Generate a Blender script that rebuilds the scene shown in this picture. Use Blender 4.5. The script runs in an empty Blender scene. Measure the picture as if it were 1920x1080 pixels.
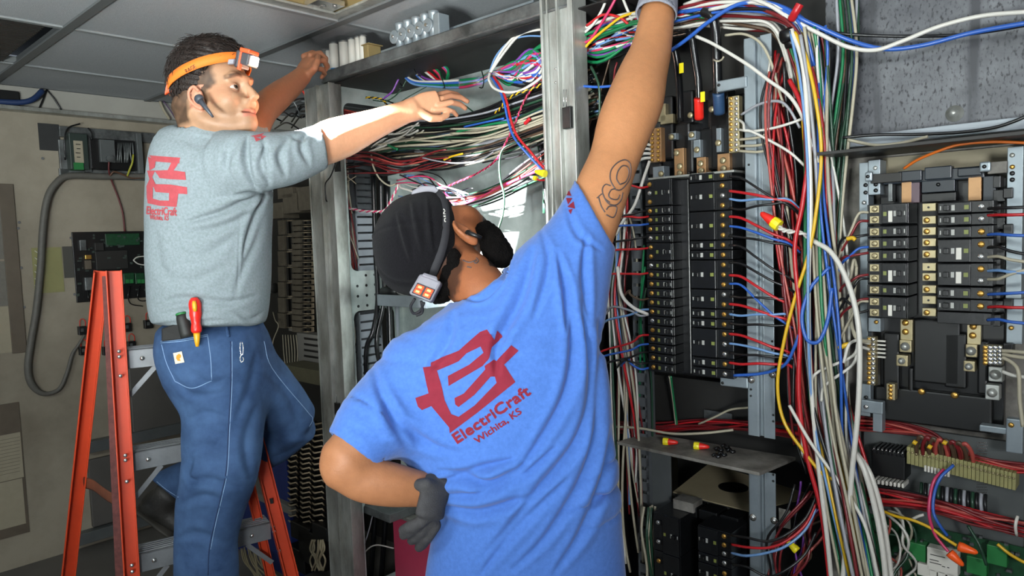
import bpy, math, random
import numpy as np
from mathutils import Vector, Matrix
from mathutils.bvhtree import BVHTree
S = bpy.context.scene
COL = S.collection
PI = math.pi
# ---------------------------------------------------------------- camera
F = 1340.0
_p, _r = math.radians(4.0), math.radians(-2.0)
def _rx(a): c, s = math.cos(a), math.sin(a); return np.array([[1,0,0],[0,c,-s],[0,s,c]])
def _rz(a): c, s = math.cos(a), math.sin(a); return np.array([[c,-s,0],[s,c,0],[0,0,1]])
CR = _rx(PI/2-_p) @ _rz(_r)
CC = np.array([0, 0, 1.6])
cd = bpy.data.cameras.new('camera'); cam = bpy.data.objects.new('camera', cd); COL.objects.link(cam)
cam.matrix_world = Matrix.Translation(CC.tolist()) @ Matrix(CR.tolist()).to_4x4()
cd.sensor_width = 36.0; cd.lens = F*36/1920; cd.clip_start = 0.05
S.camera = cam
# ---------------------------------------------------------------- exposure, world, lights
S.view_settings.view_transform = 'Standard'; S.view_settings.look = 'None'
S.view_settings.gamma = 1.0; S.view_settings.exposure = 0.0
S.view_settings.use_curve_mapping = False
W = bpy.data.worlds.new('world'); S.world = W; W.use_nodes = True
W.node_tree.nodes['Background'].inputs[0].default_value = (0.75, 0.85, 1.0, 1)
W.node_tree.nodes['Background'].inputs[1].default_value = 0.2
def look(o, tgt):
    d = Vector(tgt) - o.location; o.rotation_euler = d.to_track_quat('-Z', 'Y').to_euler()
def area(name, loc, tgt, sx, sy, e, col=(1,1,1)):
    l = bpy.data.lights.new(name, 'AREA'); l.shape = 'RECTANGLE'; l.size = sx; l.size_y = sy
    l.energy = e; l.color = col; o = bpy.data.objects.new(name, l); COL.objects.link(o)
    o.location = loc; look(o, tgt); return o
def spot(name, loc, tgt, e, ang, blend=.5, col=(1,1,1), r=.012):
    l = bpy.data.lights.new(name, 'SPOT'); l.energy = e; l.spot_size = math.radians(ang); l.spot_blend = blend
    l.color = col; l.shadow_soft_size = r; o = bpy.data.objects.new(name, l); COL.objects.link(o)
    o.location = loc; look(o, tgt); return o
# work light behind the photographer near the ceiling, then two added fill lights
area('work_light', (0.30, -1.9, 1.95), (-0.2, 2.0, 1.95), .7, .45, 38, (.93, .97, 1.0)).data.spread = math.radians(90)
area('left_fill_light', (-1.9, -0.4, 2.40), (-2.2, 1.6, 1.2), 1.1, .5, 52, (.93, 1.0, .95))  # added fill to brighten the left wall and left bay
area('ceiling_fill_light', (-1.0, -0.9, 1.1), (-0.7, 1.3, 2.9), .5, .5, 60, (.93, 1.0, .98)).data.spread = math.radians(95)  # added fill aimed upwards to brighten the ceiling
# ---------------------------------------------------------------- frames and unprojection
A43 = math.radians(43)
U = np.array([math.cos(A43), -math.sin(A43), 0]); N = np.array([-math.sin(A43), -math.cos(A43), 0])
B = np.array([.141, 2.1, 0]); RZ = -A43
def ray(x, y): return CR @ np.array([(x-960)/F, -(y-540)/F, -1.0])
def P(x, y, d): return CC + ray(x, y)*d                       # point seen at x,y at depth d
def proj(pts):
    v = (np.asarray(pts, float)-CC) @ CR
    return np.stack([960+F*v[..., 0]/-v[..., 2], 540-F*v[..., 1]/-v[..., 2]], -1), -v[..., 2]
def uv(x, y, w=0.0):                                           # cabinet plane coordinates (u along the row, z up)
    d = ray(x, y); t = ((B+w*N-CC)@N)/(d@N); q = CC+t*d; return (q-B)@U, q[2]
def pf(u, w, z): return B + U*u + N*w + np.array([0, 0, z])    # cabinet frame -> world
def pp(x, y, w=0.0): u, z = uv(x, y, w); return pf(u, w, z)
WU = -3.0
def nz(x, y, off=0.0):                                         # left wall plane (u = const): n, z
    d = ray(x, y); t = ((B-CC)@U+WU+off)/(d@U); q = CC+t*d; return (q-B)@N, q[2]
def unit(v): v = np.asarray(v, float); return v/np.linalg.norm(v)
def R_(px, d): return px*d/F                                    # picture width -> metres at depth d
# ---------------------------------------------------------------- mesh builder
class MB:
    def __init__(s): s.v = []; s.f = []; s.sm = []
    def add(s, v, f, smooth=False):
        n = len(s.v); s.v += [tuple(map(float, a)) for a in v]
        s.f += [tuple(i+n for i in q) for q in f]; s.sm += [smooth]*len(f); return s
    def box(s, x0, x1, y0, y1, z0, z1, M=None):
        if x1 < x0: x0, x1 = x1, x0
        if y1 < y0: y0, y1 = y1, y0
        if z1 < z0: z0, z1 = z1, z0
        v = [(x0,y0,z0),(x1,y0,z0),(x1,y1,z0),(x0,y1,z0),(x0,y0,z1),(x1,y0,z1),(x1,y1,z1),(x0,y1,z1)]
        if M is not None: v = [tuple(M @ Vector(a)) for a in v]
        return s.add(v, [(0,3,2,1),(4,5,6,7),(0,1,5,4),(1,2,6,5),(2,3,7,6),(3,0,4,7)])
    def bar(s, a, b, wd, th, up=(0,0,1)):                      # rectangular bar from a to b
        a = Vector(a); b = Vector(b); t = (b-a).normalized(); up = Vector(up)
        x = t.cross(up); x = x.normalized() if x.length > 1e-6 else Vector((1,0,0)); y = x.cross(t).normalized()
        v = []
        for c in (a, b):
            for i, j in ((-1,-1),(1,-1),(1,1),(-1,1)): v.append(c + x*(i*wd/2) + y*(j*th/2))
        return s.add(v, [(0,1,2,3),(7,6,5,4),(0,4,5,1),(1,5,6,2),(2,6,7,3),(3,7,4,0)])
    def cyl(s, a, b, r, r2=None, n=16, smooth=True):
        r2 = r if r2 is None else r2
        a = Vector(a); b = Vector(b); t = (b-a).normalized(); x = t.orthogonal().normalized(); y = t.cross(x)
        v = []
        for c, rr in ((a, r), (b, r2)):
            for i in range(n):
                q = 2*PI*i/n; v.append(c + x*(rr*math.cos(q)) + y*(rr*math.sin(q)))
        s.add(v, [(i, (i+1) % n, n+(i+1) % n, n+i) for i in range(n)], smooth)
        m = len(s.v)-2*n
        s.f += [tuple(m+i for i in reversed(range(n))), tuple(m+n+i for i in range(n))]; s.sm += [False, False]
        return s
    def tube(s, pts, r, n=8, caps=True, flat=None, up=None):
        pts = np.asarray(pts, float); m = len(pts); rr = np.broadcast_to(np.asarray(r, float), (m,))
        t = np.gradient(pts, axis=0); t /= np.linalg.norm(t, axis=1)[:, None]+1e-12
        x = np.array(Vector(t[0]).orthogonal().normalized()) if up is None else np.array(up, float)
        V = []
        for i in range(m):
            if up is not None: x = np.array(up, float)
            x = x - t[i]*(x@t[i]); x /= np.linalg.norm(x)+1e-12; y = np.cross(t[i], x)
            for k in range(n):
                q = 2*PI*k/n; a = rr[i]; b = rr[i] if flat is None else flat
                V.append(pts[i] + x*a*math.cos(q) + y*b*math.sin(q))
        Fc = [(i*n+k, i*n+(k+1) % n, (i+1)*n+(k+1) % n, (i+1)*n+k) for i in range(m-1) for k in range(n)]
        s.add(V, Fc, True)
        if caps:
            k0 = len(s.v)-m*n
            s.f += [tuple(k0+i for i in reversed(range(n))), tuple(k0+(m-1)*n+i for i in range(n))]; s.sm += [False]*2
        return s
    def lathe(s, prof, a, ax, n=20, smooth=True):              # prof: (radius, distance along ax)
        a = Vector(a); t = Vector(ax).normalized(); x = t.orthogonal().normalized(); y = t.cross(x); v = []
        for r, h in prof:
            for i in range(n):
                q = 2*PI*i/n; v.append(a+t*h+x*(r*math.cos(q))+y*(r*math.sin(q)))
        m = len(prof)
        s.add(v, [(j*n+i, j*n+(i+1) % n, (j+1)*n+(i+1) % n, (j+1)*n+i) for j in range(m-1) for i in range(n)], smooth)
        k0 = len(s.v)-m*n
        s.f += [tuple(k0+i for i in reversed(range(n))), tuple(k0+(m-1)*n+i for i in range(n))]; s.sm += [False]*2
        return s
    def prism(s, poly, o, X, Y, th):                           # 2D polygon in frame o,X,Y extruded by th along X x Y
        o = Vector(o); X = Vector(X); Y = Vector(Y); Z = X.cross(Y).normalized(); n = len(poly)
        v = [o+X*p[0]+Y*p[1] for p in poly] + [o+X*p[0]+Y*p[1]+Z*th for p in poly]
        return s.add(v, [tuple(reversed(range(n))), tuple(range(n, 2*n))]+[(i, (i+1) % n, n+(i+1) % n, n+i) for i in range(n)])
    def mesh(s, name, mat=None):
        me = bpy.data.meshes.new(name); me.from_pydata(s.v, [], s.f)
        me.polygons.foreach_set('use_smooth', s.sm)
        if mat is not None: me.materials.append(mat)
        me.update(); return me
def link(name, me, parent=None, loc=None, rotz=None, bevel=0):
    o = bpy.data.objects.new(name, me); COL.objects.link(o)
    if parent is not None: o.parent = parent
    if loc is not None: o.location = tuple(map(float, loc))
    if rotz is not None: o.rotation_euler = (0, 0, rotz)
    if bevel:
        b = o.modifiers.new('bevel', 'BEVEL'); b.width = bevel; b.segments = 2; b.limit_method = 'ANGLE'; b.angle_limit = .9
    return o
def tag(o, label=None, cat=None, group=None, kind=None):
    if label: o['label'] = label
    if cat: o['category'] = cat
    if group: o['group'] = group
    if kind: o['kind'] = kind
    return o
def thing(name, label, cat, loc=(0,0,0), rotz=0.0, group=None):
    o = bpy.data.objects.new(name, None); COL.objects.link(o); o.empty_display_size = .05
    o.location = tuple(map(float, loc)); o.rotation_euler = (0, 0, rotz); return tag(o, label, cat, group)
def part(name, mb, mat, parent, bevel=0, label=None):
    o = link(name, mb.mesh(name, mat), parent, bevel=bevel)
    if label: o['label'] = label
    return o
def solo(name, mb, mat, label, cat, loc=(0,0,0), rotz=0.0, group=None, kind=None, bevel=0):
    o = link(name, mb.mesh(name, mat), None, loc, rotz, bevel); return tag(o, label, cat, group, kind)
def struct(name, mb, mat, loc=(0,0,0), rotz=0.0, bevel=0):
    return tag(link(name, mb.mesh(name, mat), None, loc, rotz, bevel), kind='structure')
def copytree(o, parent=None):
    c = o.copy(); COL.objects.link(c); c.parent = parent
    for ch in list(o.children): copytree(ch, c)
    return c
def spline(pts, k=8):                                          # Catmull-Rom through the points
    p = np.asarray(pts, float); n = len(p)
    if n < 3: return p[0]+(p[-1]-p[0])*np.linspace(0, 1, k+1)[:, None]
    q = np.vstack([2*p[0]-p[1], p, 2*p[-1]-p[-2]]); out = []
    for i in range(1, n):
        a, b, c, d = q[i-1], q[i], q[i+1], q[i+2]
        for t in np.linspace(0, 1, k, endpoint=False):
            out.append(.5*((2*b)+(c-a)*t+(2*a-5*b+4*c-d)*t*t+(3*b-a-3*c+d)*t**3))
    out.append(p[-1]); return np.array(out)
# ---------------------------------------------------------------- materials
def lin(c):
    if isinstance(c, str):
        c = c.lstrip('#'); c = [int(c[i:i+2], 16)/255 for i in (0, 2, 4)]
    return tuple(x/12.92 if x <= .04045 else ((x+.055)/1.055)**2.4 for x in c[:3])
MATS = {}
def mat(name, col, rough=.5, metal=0.0, noise=0.0, nscale=20, bump=0.0, bscale=60, col2=None, emit=None, estr=0, spec=.5, stretch=None, sheen=0, coat=0, vcol=None, sss=0):
    if name in MATS: return MATS[name]
    m = bpy.data.materials.new(name); m.use_nodes = True; nt = m.node_tree; b = nt.nodes['Principled BSDF']
    c = lin(col); b.inputs['Base Color'].default_value = (*c, 1); b.inputs['Roughness'].default_value = rough
    b.inputs['Metallic'].default_value = metal; b.inputs['Specular IOR Level'].default_value = spec
    if sheen: b.inputs['Sheen Weight'].default_value = sheen
    if coat: b.inputs['Coat Weight'].default_value = coat
    if sss:
        b.inputs['Subsurface Weight'].default_value = sss; b.inputs['Subsurface Radius'].default_value = (.012, .005, .003); b.inputs['Subsurface Scale'].default_value = 1
    tc = nt.nodes.new('ShaderNodeTexCoord'); src = tc.outputs['Object']
    if stretch:
        mp = nt.nodes.new('ShaderNodeMapping'); mp.inputs['Scale'].default_value = stretch
        nt.links.new(src, mp.inputs[0]); src = mp.outputs[0]
    cout = None
    if vcol:
        at = nt.nodes.new('ShaderNodeVertexColor'); at.layer_name = vcol; cout = at.outputs[0]
        nt.links.new(cout, b.inputs['Base Color'])
    if noise or col2:
        n = nt.nodes.new('ShaderNodeTexNoise'); n.inputs['Scale'].default_value = nscale; n.inputs['Detail'].default_value = 8; n.inputs['Roughness'].default_value = .65
        nt.links.new(src, n.inputs['Vector'])
        r = nt.nodes.new('ShaderNodeValToRGB'); r.color_ramp.elements[0].position = .35; r.color_ramp.elements[1].position = .65
        nt.links.new(n.outputs[0], r.inputs[0])
        if vcol:
            r.color_ramp.elements[0].color = (1-noise,)*3+(1,); r.color_ramp.elements[1].color = (1+noise,)*3+(1,)
            mx = nt.nodes.new('ShaderNodeMix'); mx.data_type = 'RGBA'; mx.blend_type = 'MULTIPLY'; mx.inputs[0].default_value = 1
            nt.links.new(cout, mx.inputs[6]); nt.links.new(r.outputs[0], mx.inputs[7]); nt.links.new(mx.outputs[2], b.inputs['Base Color'])
        else:
            c2 = lin(col2) if col2 else tuple(x*(1-noise) for x in c)
            r.color_ramp.elements[0].color = (*c2, 1); r.color_ramp.elements[1].color = (*c, 1)
            nt.links.new(r.outputs[0], b.inputs['Base Color'])
    if bump:
        n = nt.nodes.new('ShaderNodeTexNoise'); n.inputs['Scale'].default_value = bscale; n.inputs['Detail'].default_value = 5
        nt.links.new(src, n.inputs['Vector'])
        bp = nt.nodes.new('ShaderNodeBump'); bp.inputs['Strength'].default_value = bump; bp.inputs['Distance'].default_value = .01
        nt.links.new(n.outputs[0], bp.inputs['Height']); nt.links.new(bp.outputs[0], b.inputs['Normal'])
    if emit:
        b.inputs['Emission Color'].default_value = (*lin(emit), 1); b.inputs['Emission Strength'].default_value = estr
    MATS[name] = m; return m
random.seed(7); rng = np.random.default_rng(7)
# ================================================================ materials of the place
M_tile = mat('ceiling_tile', '#a9adb0', .9, noise=.12, nscale=90, bump=.25, bscale=260)
M_tbar = mat('ceiling_grid', '#8b8f90', .5, noise=.15, nscale=8)
M_wall = mat('beige_enclosure_paint', '#968e7e', .55, col2='#726a5b', nscale=1.6, bump=.05, bscale=30)
M_wallw = mat('pale_wall_paint', '#9c9a92', .6, noise=.15, nscale=3)
M_floor = mat('floor_vinyl', '#5d5a55', .6, noise=.2, nscale=4)
M_galv = mat('galvanized_steel', '#b6b8b3', .36, .5, col2='#85857e', nscale=14, bump=.04, bscale=40, stretch=(1, 1, .35))
M_galvd = mat('dirty_galvanized_steel', '#7f8383', .42, .6, col2='#3f4141', nscale=9, bump=.08, bscale=40)
M_zinc = mat('zinc_plate', '#8f999f', .38, .45, noise=.2, nscale=12)
M_panel = mat('pale_back_plate', '#b9c2be', .38, .25, col2='#8d9894', nscale=5, bump=.03, bscale=20)
M_dark = mat('dark_painted_steel', '#2a2927', .5, .2, noise=.35, nscale=8)
M_greyp = mat('grey_painted_steel', '#5c6060', .45, .2, noise=.3, nscale=6)
M_black = mat('black_plastic', '#0b0c0d', .4, noise=.3, nscale=30)
M_brk = mat('breaker_plastic', '#151618', .3, noise=.35, nscale=40, bump=.04, bscale=150)
M_dust = mat('dusty_steel', '#8d8982', .7, .1, col2='#4a4741', nscale=10)
M_brass = mat('brass_screw', '#c79a4e', .3, .85)
M_steel = mat('bright_steel', '#c9c9c6', .22, .9)
M_tin = mat('tinned_copper', '#b7aa86', .35, .7, noise=.25, nscale=30)
M_copper = mat('copper_bar', '#a9835c', .45, .5, noise=.2, nscale=20)
M_white = mat('white_plastic', '#c9c6bd', .5)
M_cream = mat('cream_paper', '#a89f8a', .8, noise=.1, nscale=20)
M_yel = mat('yellow_plastic', '#e5d51e', .4)
M_yelg = mat('green_yellow_mark', '#9aa83a', .5)
M_red = mat('red_plastic', '#d8261c', .35)
M_org = mat('orange_plastic', '#f05a1c', .35)
M_green = mat('green_circuit_board', '#174529', .4, noise=.4, nscale=60)
M_greent = mat('green_terminal', '#26703a', .4)
M_duct = mat('grey_duct_plastic', '#a5adb4', .5, noise=.12, nscale=12)
M_ductd = mat('dark_duct_plastic', '#55595c', .55, noise=.2, nscale=12)
M_rub = mat('black_cable_rubber', '#141517', .25, noise=.3, nscale=20)
# mottled grey wall plate with dark drips
M_mott = mat('mottled_grey_plate', '#737579', .45, .15, col2='#4a4b50', nscale=5, bump=.03, bscale=40)
def _mott(m):
    nt = m.node_tree; b = nt.nodes['Principled BSDF']; base = b.inputs['Base Color'].links[0].from_socket
    tc = nt.nodes.new('ShaderNodeTexCoord')
    def layer(base, sc, stretch, lo, hi, colr):
        mp = nt.nodes.new('ShaderNodeMapping'); mp.inputs['Scale'].default_value = stretch; nt.links.new(tc.outputs['Object'], mp.inputs[0])
        n = nt.nodes.new('ShaderNodeTexNoise'); n.inputs['Scale'].default_value = sc; n.inputs['Detail'].default_value = 6; nt.links.new(mp.outputs[0], n.inputs['Vector'])
        r = nt.nodes.new('ShaderNodeValToRGB'); r.color_ramp.elements[0].position = lo; r.color_ramp.elements[1].position = hi; nt.links.new(n.outputs[0], r.inputs[0])
        mx = nt.nodes.new('ShaderNodeMix'); mx.data_type = 'RGBA'; nt.links.new(r.outputs[0], mx.inputs[0]); nt.links.new(base, mx.inputs[6]); mx.inputs[7].default_value = (*lin(colr), 1)
        return mx.outputs[2]
    c = layer(base, 170, (1, 1, .5), .53, .66, '#2c2c30')
    c = layer(c, 22, (1, 1, .06), .56, .68, '#3c3d42')
    c = layer(c, 5, (1, 1, 1.4), .52, .70, '#35363a')
    nt.links.new(c, b.inputs['Base Color'])
_mott(M_mott)
# ================================================================ room shell
def F0(u=0, w=0, z=0): return pf(u, w, z)
H = 2.45
L0 = F0()   # objects in the cabinet frame: local x = u, local y = depth into the cabinets (-w), local z = height
struct('floor', MB().box(-3.2, 3.0, -3.6, 1.4, -.05, 0), M_floor, L0, RZ)
cm = MB()
UL = [-3.0, -2.49, -1.77, -1.05, -.33, .39, 1.11, 1.83, 2.55, 3.0]; NL = [-1.4, -.73, 0, .73, 1.46, 2.19, 2.92, 3.6]
for i in range(len(UL)-1):
    for j in range(len(NL)-1):
        if (i, j) == (3, 2): continue      # open bay of the ceiling luminaire
        if (i, j) == (1, 3): continue
        cm.box(UL[i]+.004, UL[i+1]-.004, -NL[j+1]+.004, -NL[j]-.004, H+.004, H+.03)
struct('ceiling', cm.box(-3.0, 3.0, -3.6, 1.4, H+.16, H+.2), M_tile, L0, RZ)
k = 1
for u in UL[1:-1]:
    struct('trim_%d' % k, MB().box(u-.0125, u+.0125, -3.6, 1.4, H-.003, H+.004).box(u-.002, u+.002, -3.6, 1.4, H+.004, H+.035), M_tbar, L0, RZ); k += 1
for n in NL[1:-1]:
    struct('trim_%d' % k, MB().box(-3.0, 3.0, -n-.017, -n+.017, H-.006, H+.003).box(-3.0, 3.0, -n-.002, -n+.002, H+.004, H+.035), mat('ceiling_runner', '#5f6263', .5), L0, RZ); k += 1
# troffer housing in the open cell
tr = thing('ceiling_light', 'unlit ceiling light housing with brownish pan above the grey grid', 'ceiling light', F0(-1.05, .73, H), RZ)
M_brn = mat('aged_cream_pan', '#8d7a50', .6, .1, noise=.25, nscale=6)
part('housing', MB().box(.02, .70, .02, .045, .01, .05).box(.02, .70, .685, .71, .01, .05).box(.02, .045, .045, .685, .01, .05).box(.675, .70, .045, .685, .01, .05).box(.02, .70, .02, .71, .05, .06), M_brn, tr)
part('frame', MB().box(.0, .72, .0, .06, .004, .012).box(.0, .72, .67, .73, .004, .012).box(.0, .06, .06, .67, .004, .012).box(.66, .72, .06, .67, .004, .012), M_galv, tr)
part('bracket', MB().box(.05, .14, .55, .66, .012, .03).cyl((.09, .6, .008), (.09, .6, .035), .012).cyl((.12, .63, .006), (.12, .63, .03), .008), M_steel, tr)
dk = MB().box(-2.49+.01, -1.77-.01, -1.46+.0, -.73-.06, H+.004, H+.012)
for i in range(30): dk.box(-2.48+i*.024, -2.474+i*.024, -1.45, -.80, H-.004, H+.004)
solo('ceiling_vent', dk, M_dark, 'dark ceiling grille panel in the grid at the upper left', 'vent', L0, RZ)
# left wall
struct('wall_left', MB().box(-3.1, -3.0, -3.6, 1.4, 0, H), M_wall, L0, RZ)
struct('wall_back', MB().box(-3.0, 3.0, 1.3, 1.4, 0, H), M_wall, L0, RZ)
struct('wall_right', MB().box(2.9, 3.0, -3.6, 1.3, 0, H), M_wallw, L0, RZ)
struct('trim_%d' % k, MB().box(-3.0, -2.975, -3.6, 1.2, 2.346, 2.45), M_wallw, L0, RZ); k += 1
struct('trim_%d' % k, MB().box(-3.0, -2.93, -3.6, 1.2, 2.325, 2.345), M_galv, L0, RZ, .002); k += 1
# ================================================================ signed distance bodies -> one continuous mesh
class Prim:
    pass
def smin(a, b, k): 
    h = np.clip(.5+.5*(b-a)/k, 0, 1); return b+(a-b)*h-k*h*(1-h)
class Loft(Prim):
    """chain of elliptical sections; c: centres, ra: half width along A, rb: half width along A x tangent"""
    def __init__(s, c, ra, rb, A, k=.02, sub=5, cap=.6, op='+'):
        c = np.asarray(c, float); n = len(c); ra = np.broadcast_to(np.asarray(ra, float), (n,)); rb = np.broadcast_to(np.asarray(rb, float), (n,))
        A = np.asarray(A, float); A = np.broadcast_to(A, (n, 3)) if A.ndim == 1 else A
        q = spline(np.hstack([c, ra[:, None], rb[:, None], A]), sub) if n > 2 else np.hstack([c, ra[:, None], rb[:, None], A])
        s.c, s.ra, s.rb, s.A = q[:, :3], np.maximum(q[:, 3], .002), np.maximum(q[:, 4], .002), q[:, 5:]
        s.k, s.op, s.cap = k, op, cap
        m = max(s.ra.max(), s.rb.max())
        s.lo = s.c.min(0)-m; s.hi = s.c.max(0)+m
    def d(s, p):
        best = np.full(len(p), 1e9)
        T = np.gradient(s.c, axis=0)
        for i in range(len(s.c)-1):
            a, b = s.c[i], s.c[i+1]; ab = b-a; L2 = ab@ab+1e-12
            tr = ((p-a)@ab)/L2; t = np.clip(tr, 0, 1)
            q = p-a-t[:, None]*ab; L = math.sqrt(L2); ax = ab/L
            e = q@ax; q = q-e[:, None]*ax
            A = s.A[i]+(s.A[i+1]-s.A[i])*.5; A = A-ax*(A@ax); A /= np.linalg.norm(A)+1e-12; Bx = np.cross(A, ax)
            ra = s.ra[i]+(s.ra[i+1]-s.ra[i])*t; rb = s.rb[i]+(s.rb[i+1]-s.rb[i])*t
            u = q@A; v = q@Bx; rad = np.sqrt(u*u+v*v)+1e-9
            g = np.sqrt((u/ra)**2+(v/rb)**2+(e/(s.cap*np.minimum(ra, rb)))**2)+1e-9
            kk = np.sqrt(rad*rad+e*e)
            dd = kk*(1-1/g); dd = np.where(g < 1e-3, -np.minimum(ra, rb), dd)
            dd = np.maximum(dd, -np.minimum(ra, rb))
            best = np.minimum(best, dd)
        return best
class Ell(Prim):
    def __init__(s, c, r, X=(1,0,0), Y=(0,1,0), k=.02, op='+'):
        s.c = np.asarray(c, float); s.r = np.broadcast_to(np.asarray(r, float), (3,)).astype(float)
        X = np.asarray(X, float); X = X/np.linalg.norm(X); Y = np.asarray(Y, float); Y = Y-X*(X@Y); Y /= np.linalg.norm(Y)
        s.R = np.stack([X, Y, np.cross(X, Y)], 1); s.k, s.op = k, op; m = s.r.max(); s.lo = s.c-m; s.hi = s.c+m
    def d(s, p):
        q = (p-s.c)@s.R; g = np.linalg.norm(q/s.r, axis=1)+1e-9; g2 = np.linalg.norm(q/s.r**2, axis=1)+1e-9
        return g*(g-1)/g2
class HS(Prim):
    """half space beyond a cut through picture points a, b (seen edge on), limited to a ball"""
    def __init__(s, a, b, d, side, rad, k=.004, tilt=0.0, op='-'):
        A, Bq = P(*a, d), P(*b, d); s.o = (A+Bq)/2; v = unit_(s.o-CC); n = np.cross(Bq-A, v); n /= np.linalg.norm(n)
        if n@(P(*side, d)-s.o) < 0: n = -n
        n = n+v*tilt; s.n = n/np.linalg.norm(n); s.rad = rad; s.k, s.op = k, op; s.lo = s.o-rad; s.hi = s.o+rad
    def d(s, p): q = p-s.o; return np.maximum(-(q@s.n), np.linalg.norm(q, axis=1)-s.rad)
def unit_(v): return v/np.linalg.norm(v)
def Cap(pts, r, k=.006, op='+'):
    pts = np.asarray(pts, float); d = pts[-1]-pts[0]; A = np.array(Vector(d).orthogonal().normalized())
    r = np.broadcast_to(np.asarray(r, float), (len(pts),))
    return Loft(pts, r, r, A, k=k, sub=1, cap=1.0, op=op)
def sdf_eval(prims, p, lo, hi):
    d = np.full(len(p), .08)
    m = .05
    for q in prims:
        if np.any(q.lo-m > hi) or np.any(q.hi+m < lo): continue
        e = q.d(p)
        if q.op == '+': d = smin(d, e, q.k)
        elif q.op == '-': d = -smin(-d, e, q.k)
    return d
def sdf_mesh(prims, h, bs=12):
    lo = np.min([q.lo for q in prims if q.op == '+'], 0)-.04; hi = np.max([q.hi for q in prims if q.op == '+'], 0)+.04
    nb = np.ceil((hi-lo)/(h*bs)).astype(int); half = h*bs/2; diag = half*1.7321
    gi = np.stack(np.meshgrid(*[np.arange(n) for n in nb], indexing='ij'), -1).reshape(-1, 3)
    cc = lo+(gi+.5)*h*bs
    near = np.zeros(len(cc), bool)
    for q in prims:
        if q.op != '+' and not isinstance(q, HS): continue
        ok = np.all((cc > q.lo-diag-.03) & (cc < q.hi+diag+.03), 1)
        if not ok.any(): continue
        e = q.d(cc[ok]); w = np.where(ok)[0]; near[w[np.abs(e) < diag*1.35+q.k]] = True
        near[w[e < 0]] |= np.abs(e[e < 0]) < diag*2.5
    gi = gi[near]
    g = np.stack(np.meshgrid(*[np.arange(bs+1)]*3, indexing='ij'), -1).reshape(-1, 3)
    big = (nb*bs+2).astype(np.int64)
    cellv = {}; V = []; VK = []; edges = []
    key = lambda a: (a[..., 0]*big[1]+a[..., 1])*big[2]+a[..., 2]
    n1 = bs+1
    for b in gi:
        base = b*bs; pts = lo+(base+g)*h
        d = sdf_eval(prims, pts, pts[0], pts[-1]).reshape(n1, n1, n1)
        if d.min() > 0 or d.max() < 0: continue
        sg = d < 0
        # cell vertices
        acc = np.zeros((bs, bs, bs, 3)); cnt = np.zeros((bs, bs, bs))
        for ax in range(3):
            sl0 = [slice(None)]*3; sl1 = [slice(None)]*3; sl0[ax] = slice(0, -1); sl1[ax] = slice(1, None)
            d0 = d[tuple(sl0)]; d1 = d[tuple(sl1)]; cr = (d0 < 0) != (d1 < 0)
            t = np.where(cr, d0/np.where(cr, d0-d1, 1), 0)
            o = [a for a in range(3) if a != ax]
            for i in (0, 1):
                for j in (0, 1):
                    s2 = [None]*3; s2[ax] = slice(None); s2[o[0]] = slice(i, i+bs); s2[o[1]] = slice(j, j+bs)
                    c2 = cr[tuple(s2)]; t2 = t[tuple(s2)]
                    off = np.zeros(3); off[o[0]] = i; off[o[1]] = j
                    acc += c2[..., None]*off; acc[..., ax] += c2*t2; cnt += c2
            # crossing edges -> quads (cells around the edge may sit in other blocks)
            w = np.argwhere(cr)
            if len(w):
                fl = sg[tuple(sl0)][tuple(w.T)]
                # keep edges owned by this block (not the far shared border)
                keep = np.all([w[:, a] < bs for a in range(3)], 0); w = w[keep]; fl = fl[keep]
                gw = w+base
                e1 = np.zeros(3, int); e1[o[0]] = 1; e2 = np.zeros(3, int); e2[o[1]] = 1
                qd = np.stack([key(gw-e1-e2), key(gw-e2), key(gw), key(gw-e1)], 1)
                flip = fl if ax != 1 else ~fl
                qd[~flip] = qd[~flip][:, ::-1]
                edges.append(qd)
        m = cnt > 0; w = np.argwhere(m)
        if len(w):
            V.append(lo+(base+w+acc[m]/cnt[m][:, None])*h); VK.append(key(w+base))
    V = np.vstack(V); VK = np.concatenate(VK); Q = np.vstack(edges)
    so = np.argsort(VK); VK = VK[so]; V = V[so]
    ix = np.searchsorted(VK, Q); ix = np.minimum(ix, len(VK)-1); ok = np.all(VK[ix] == Q, 1); ix = ix[ok]
    return V, ix
def laplace(V, Q, it=2, lam=.5):
    e = np.vstack([Q[:, [0, 1]], Q[:, [1, 2]], Q[:, [2, 3]], Q[:, [3, 0]]]); n = len(V)
    e = np.vstack([e, e[:, ::-1]]); cnt = np.bincount(e[:, 0], minlength=n).astype(float); cnt[cnt == 0] = 1
    for _ in range(it):
        a = np.stack([np.bincount(e[:, 0], V[e[:, 1], k], n) for k in range(3)], 1)/cnt[:, None]
        V = V+lam*(a-V)
    return V
def vnormals(V, Q):
    fn = np.cross(V[Q[:, 2]]-V[Q[:, 0]], V[Q[:, 3]]-V[Q[:, 1]]); n = np.zeros_like(V)
    for k in range(4):
        for a in range(3): n[:, a] += np.bincount(Q[:, k], fn[:, a], len(V))
    return n/(np.linalg.norm(n, axis=1)[:, None]+1e-12)
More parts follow.
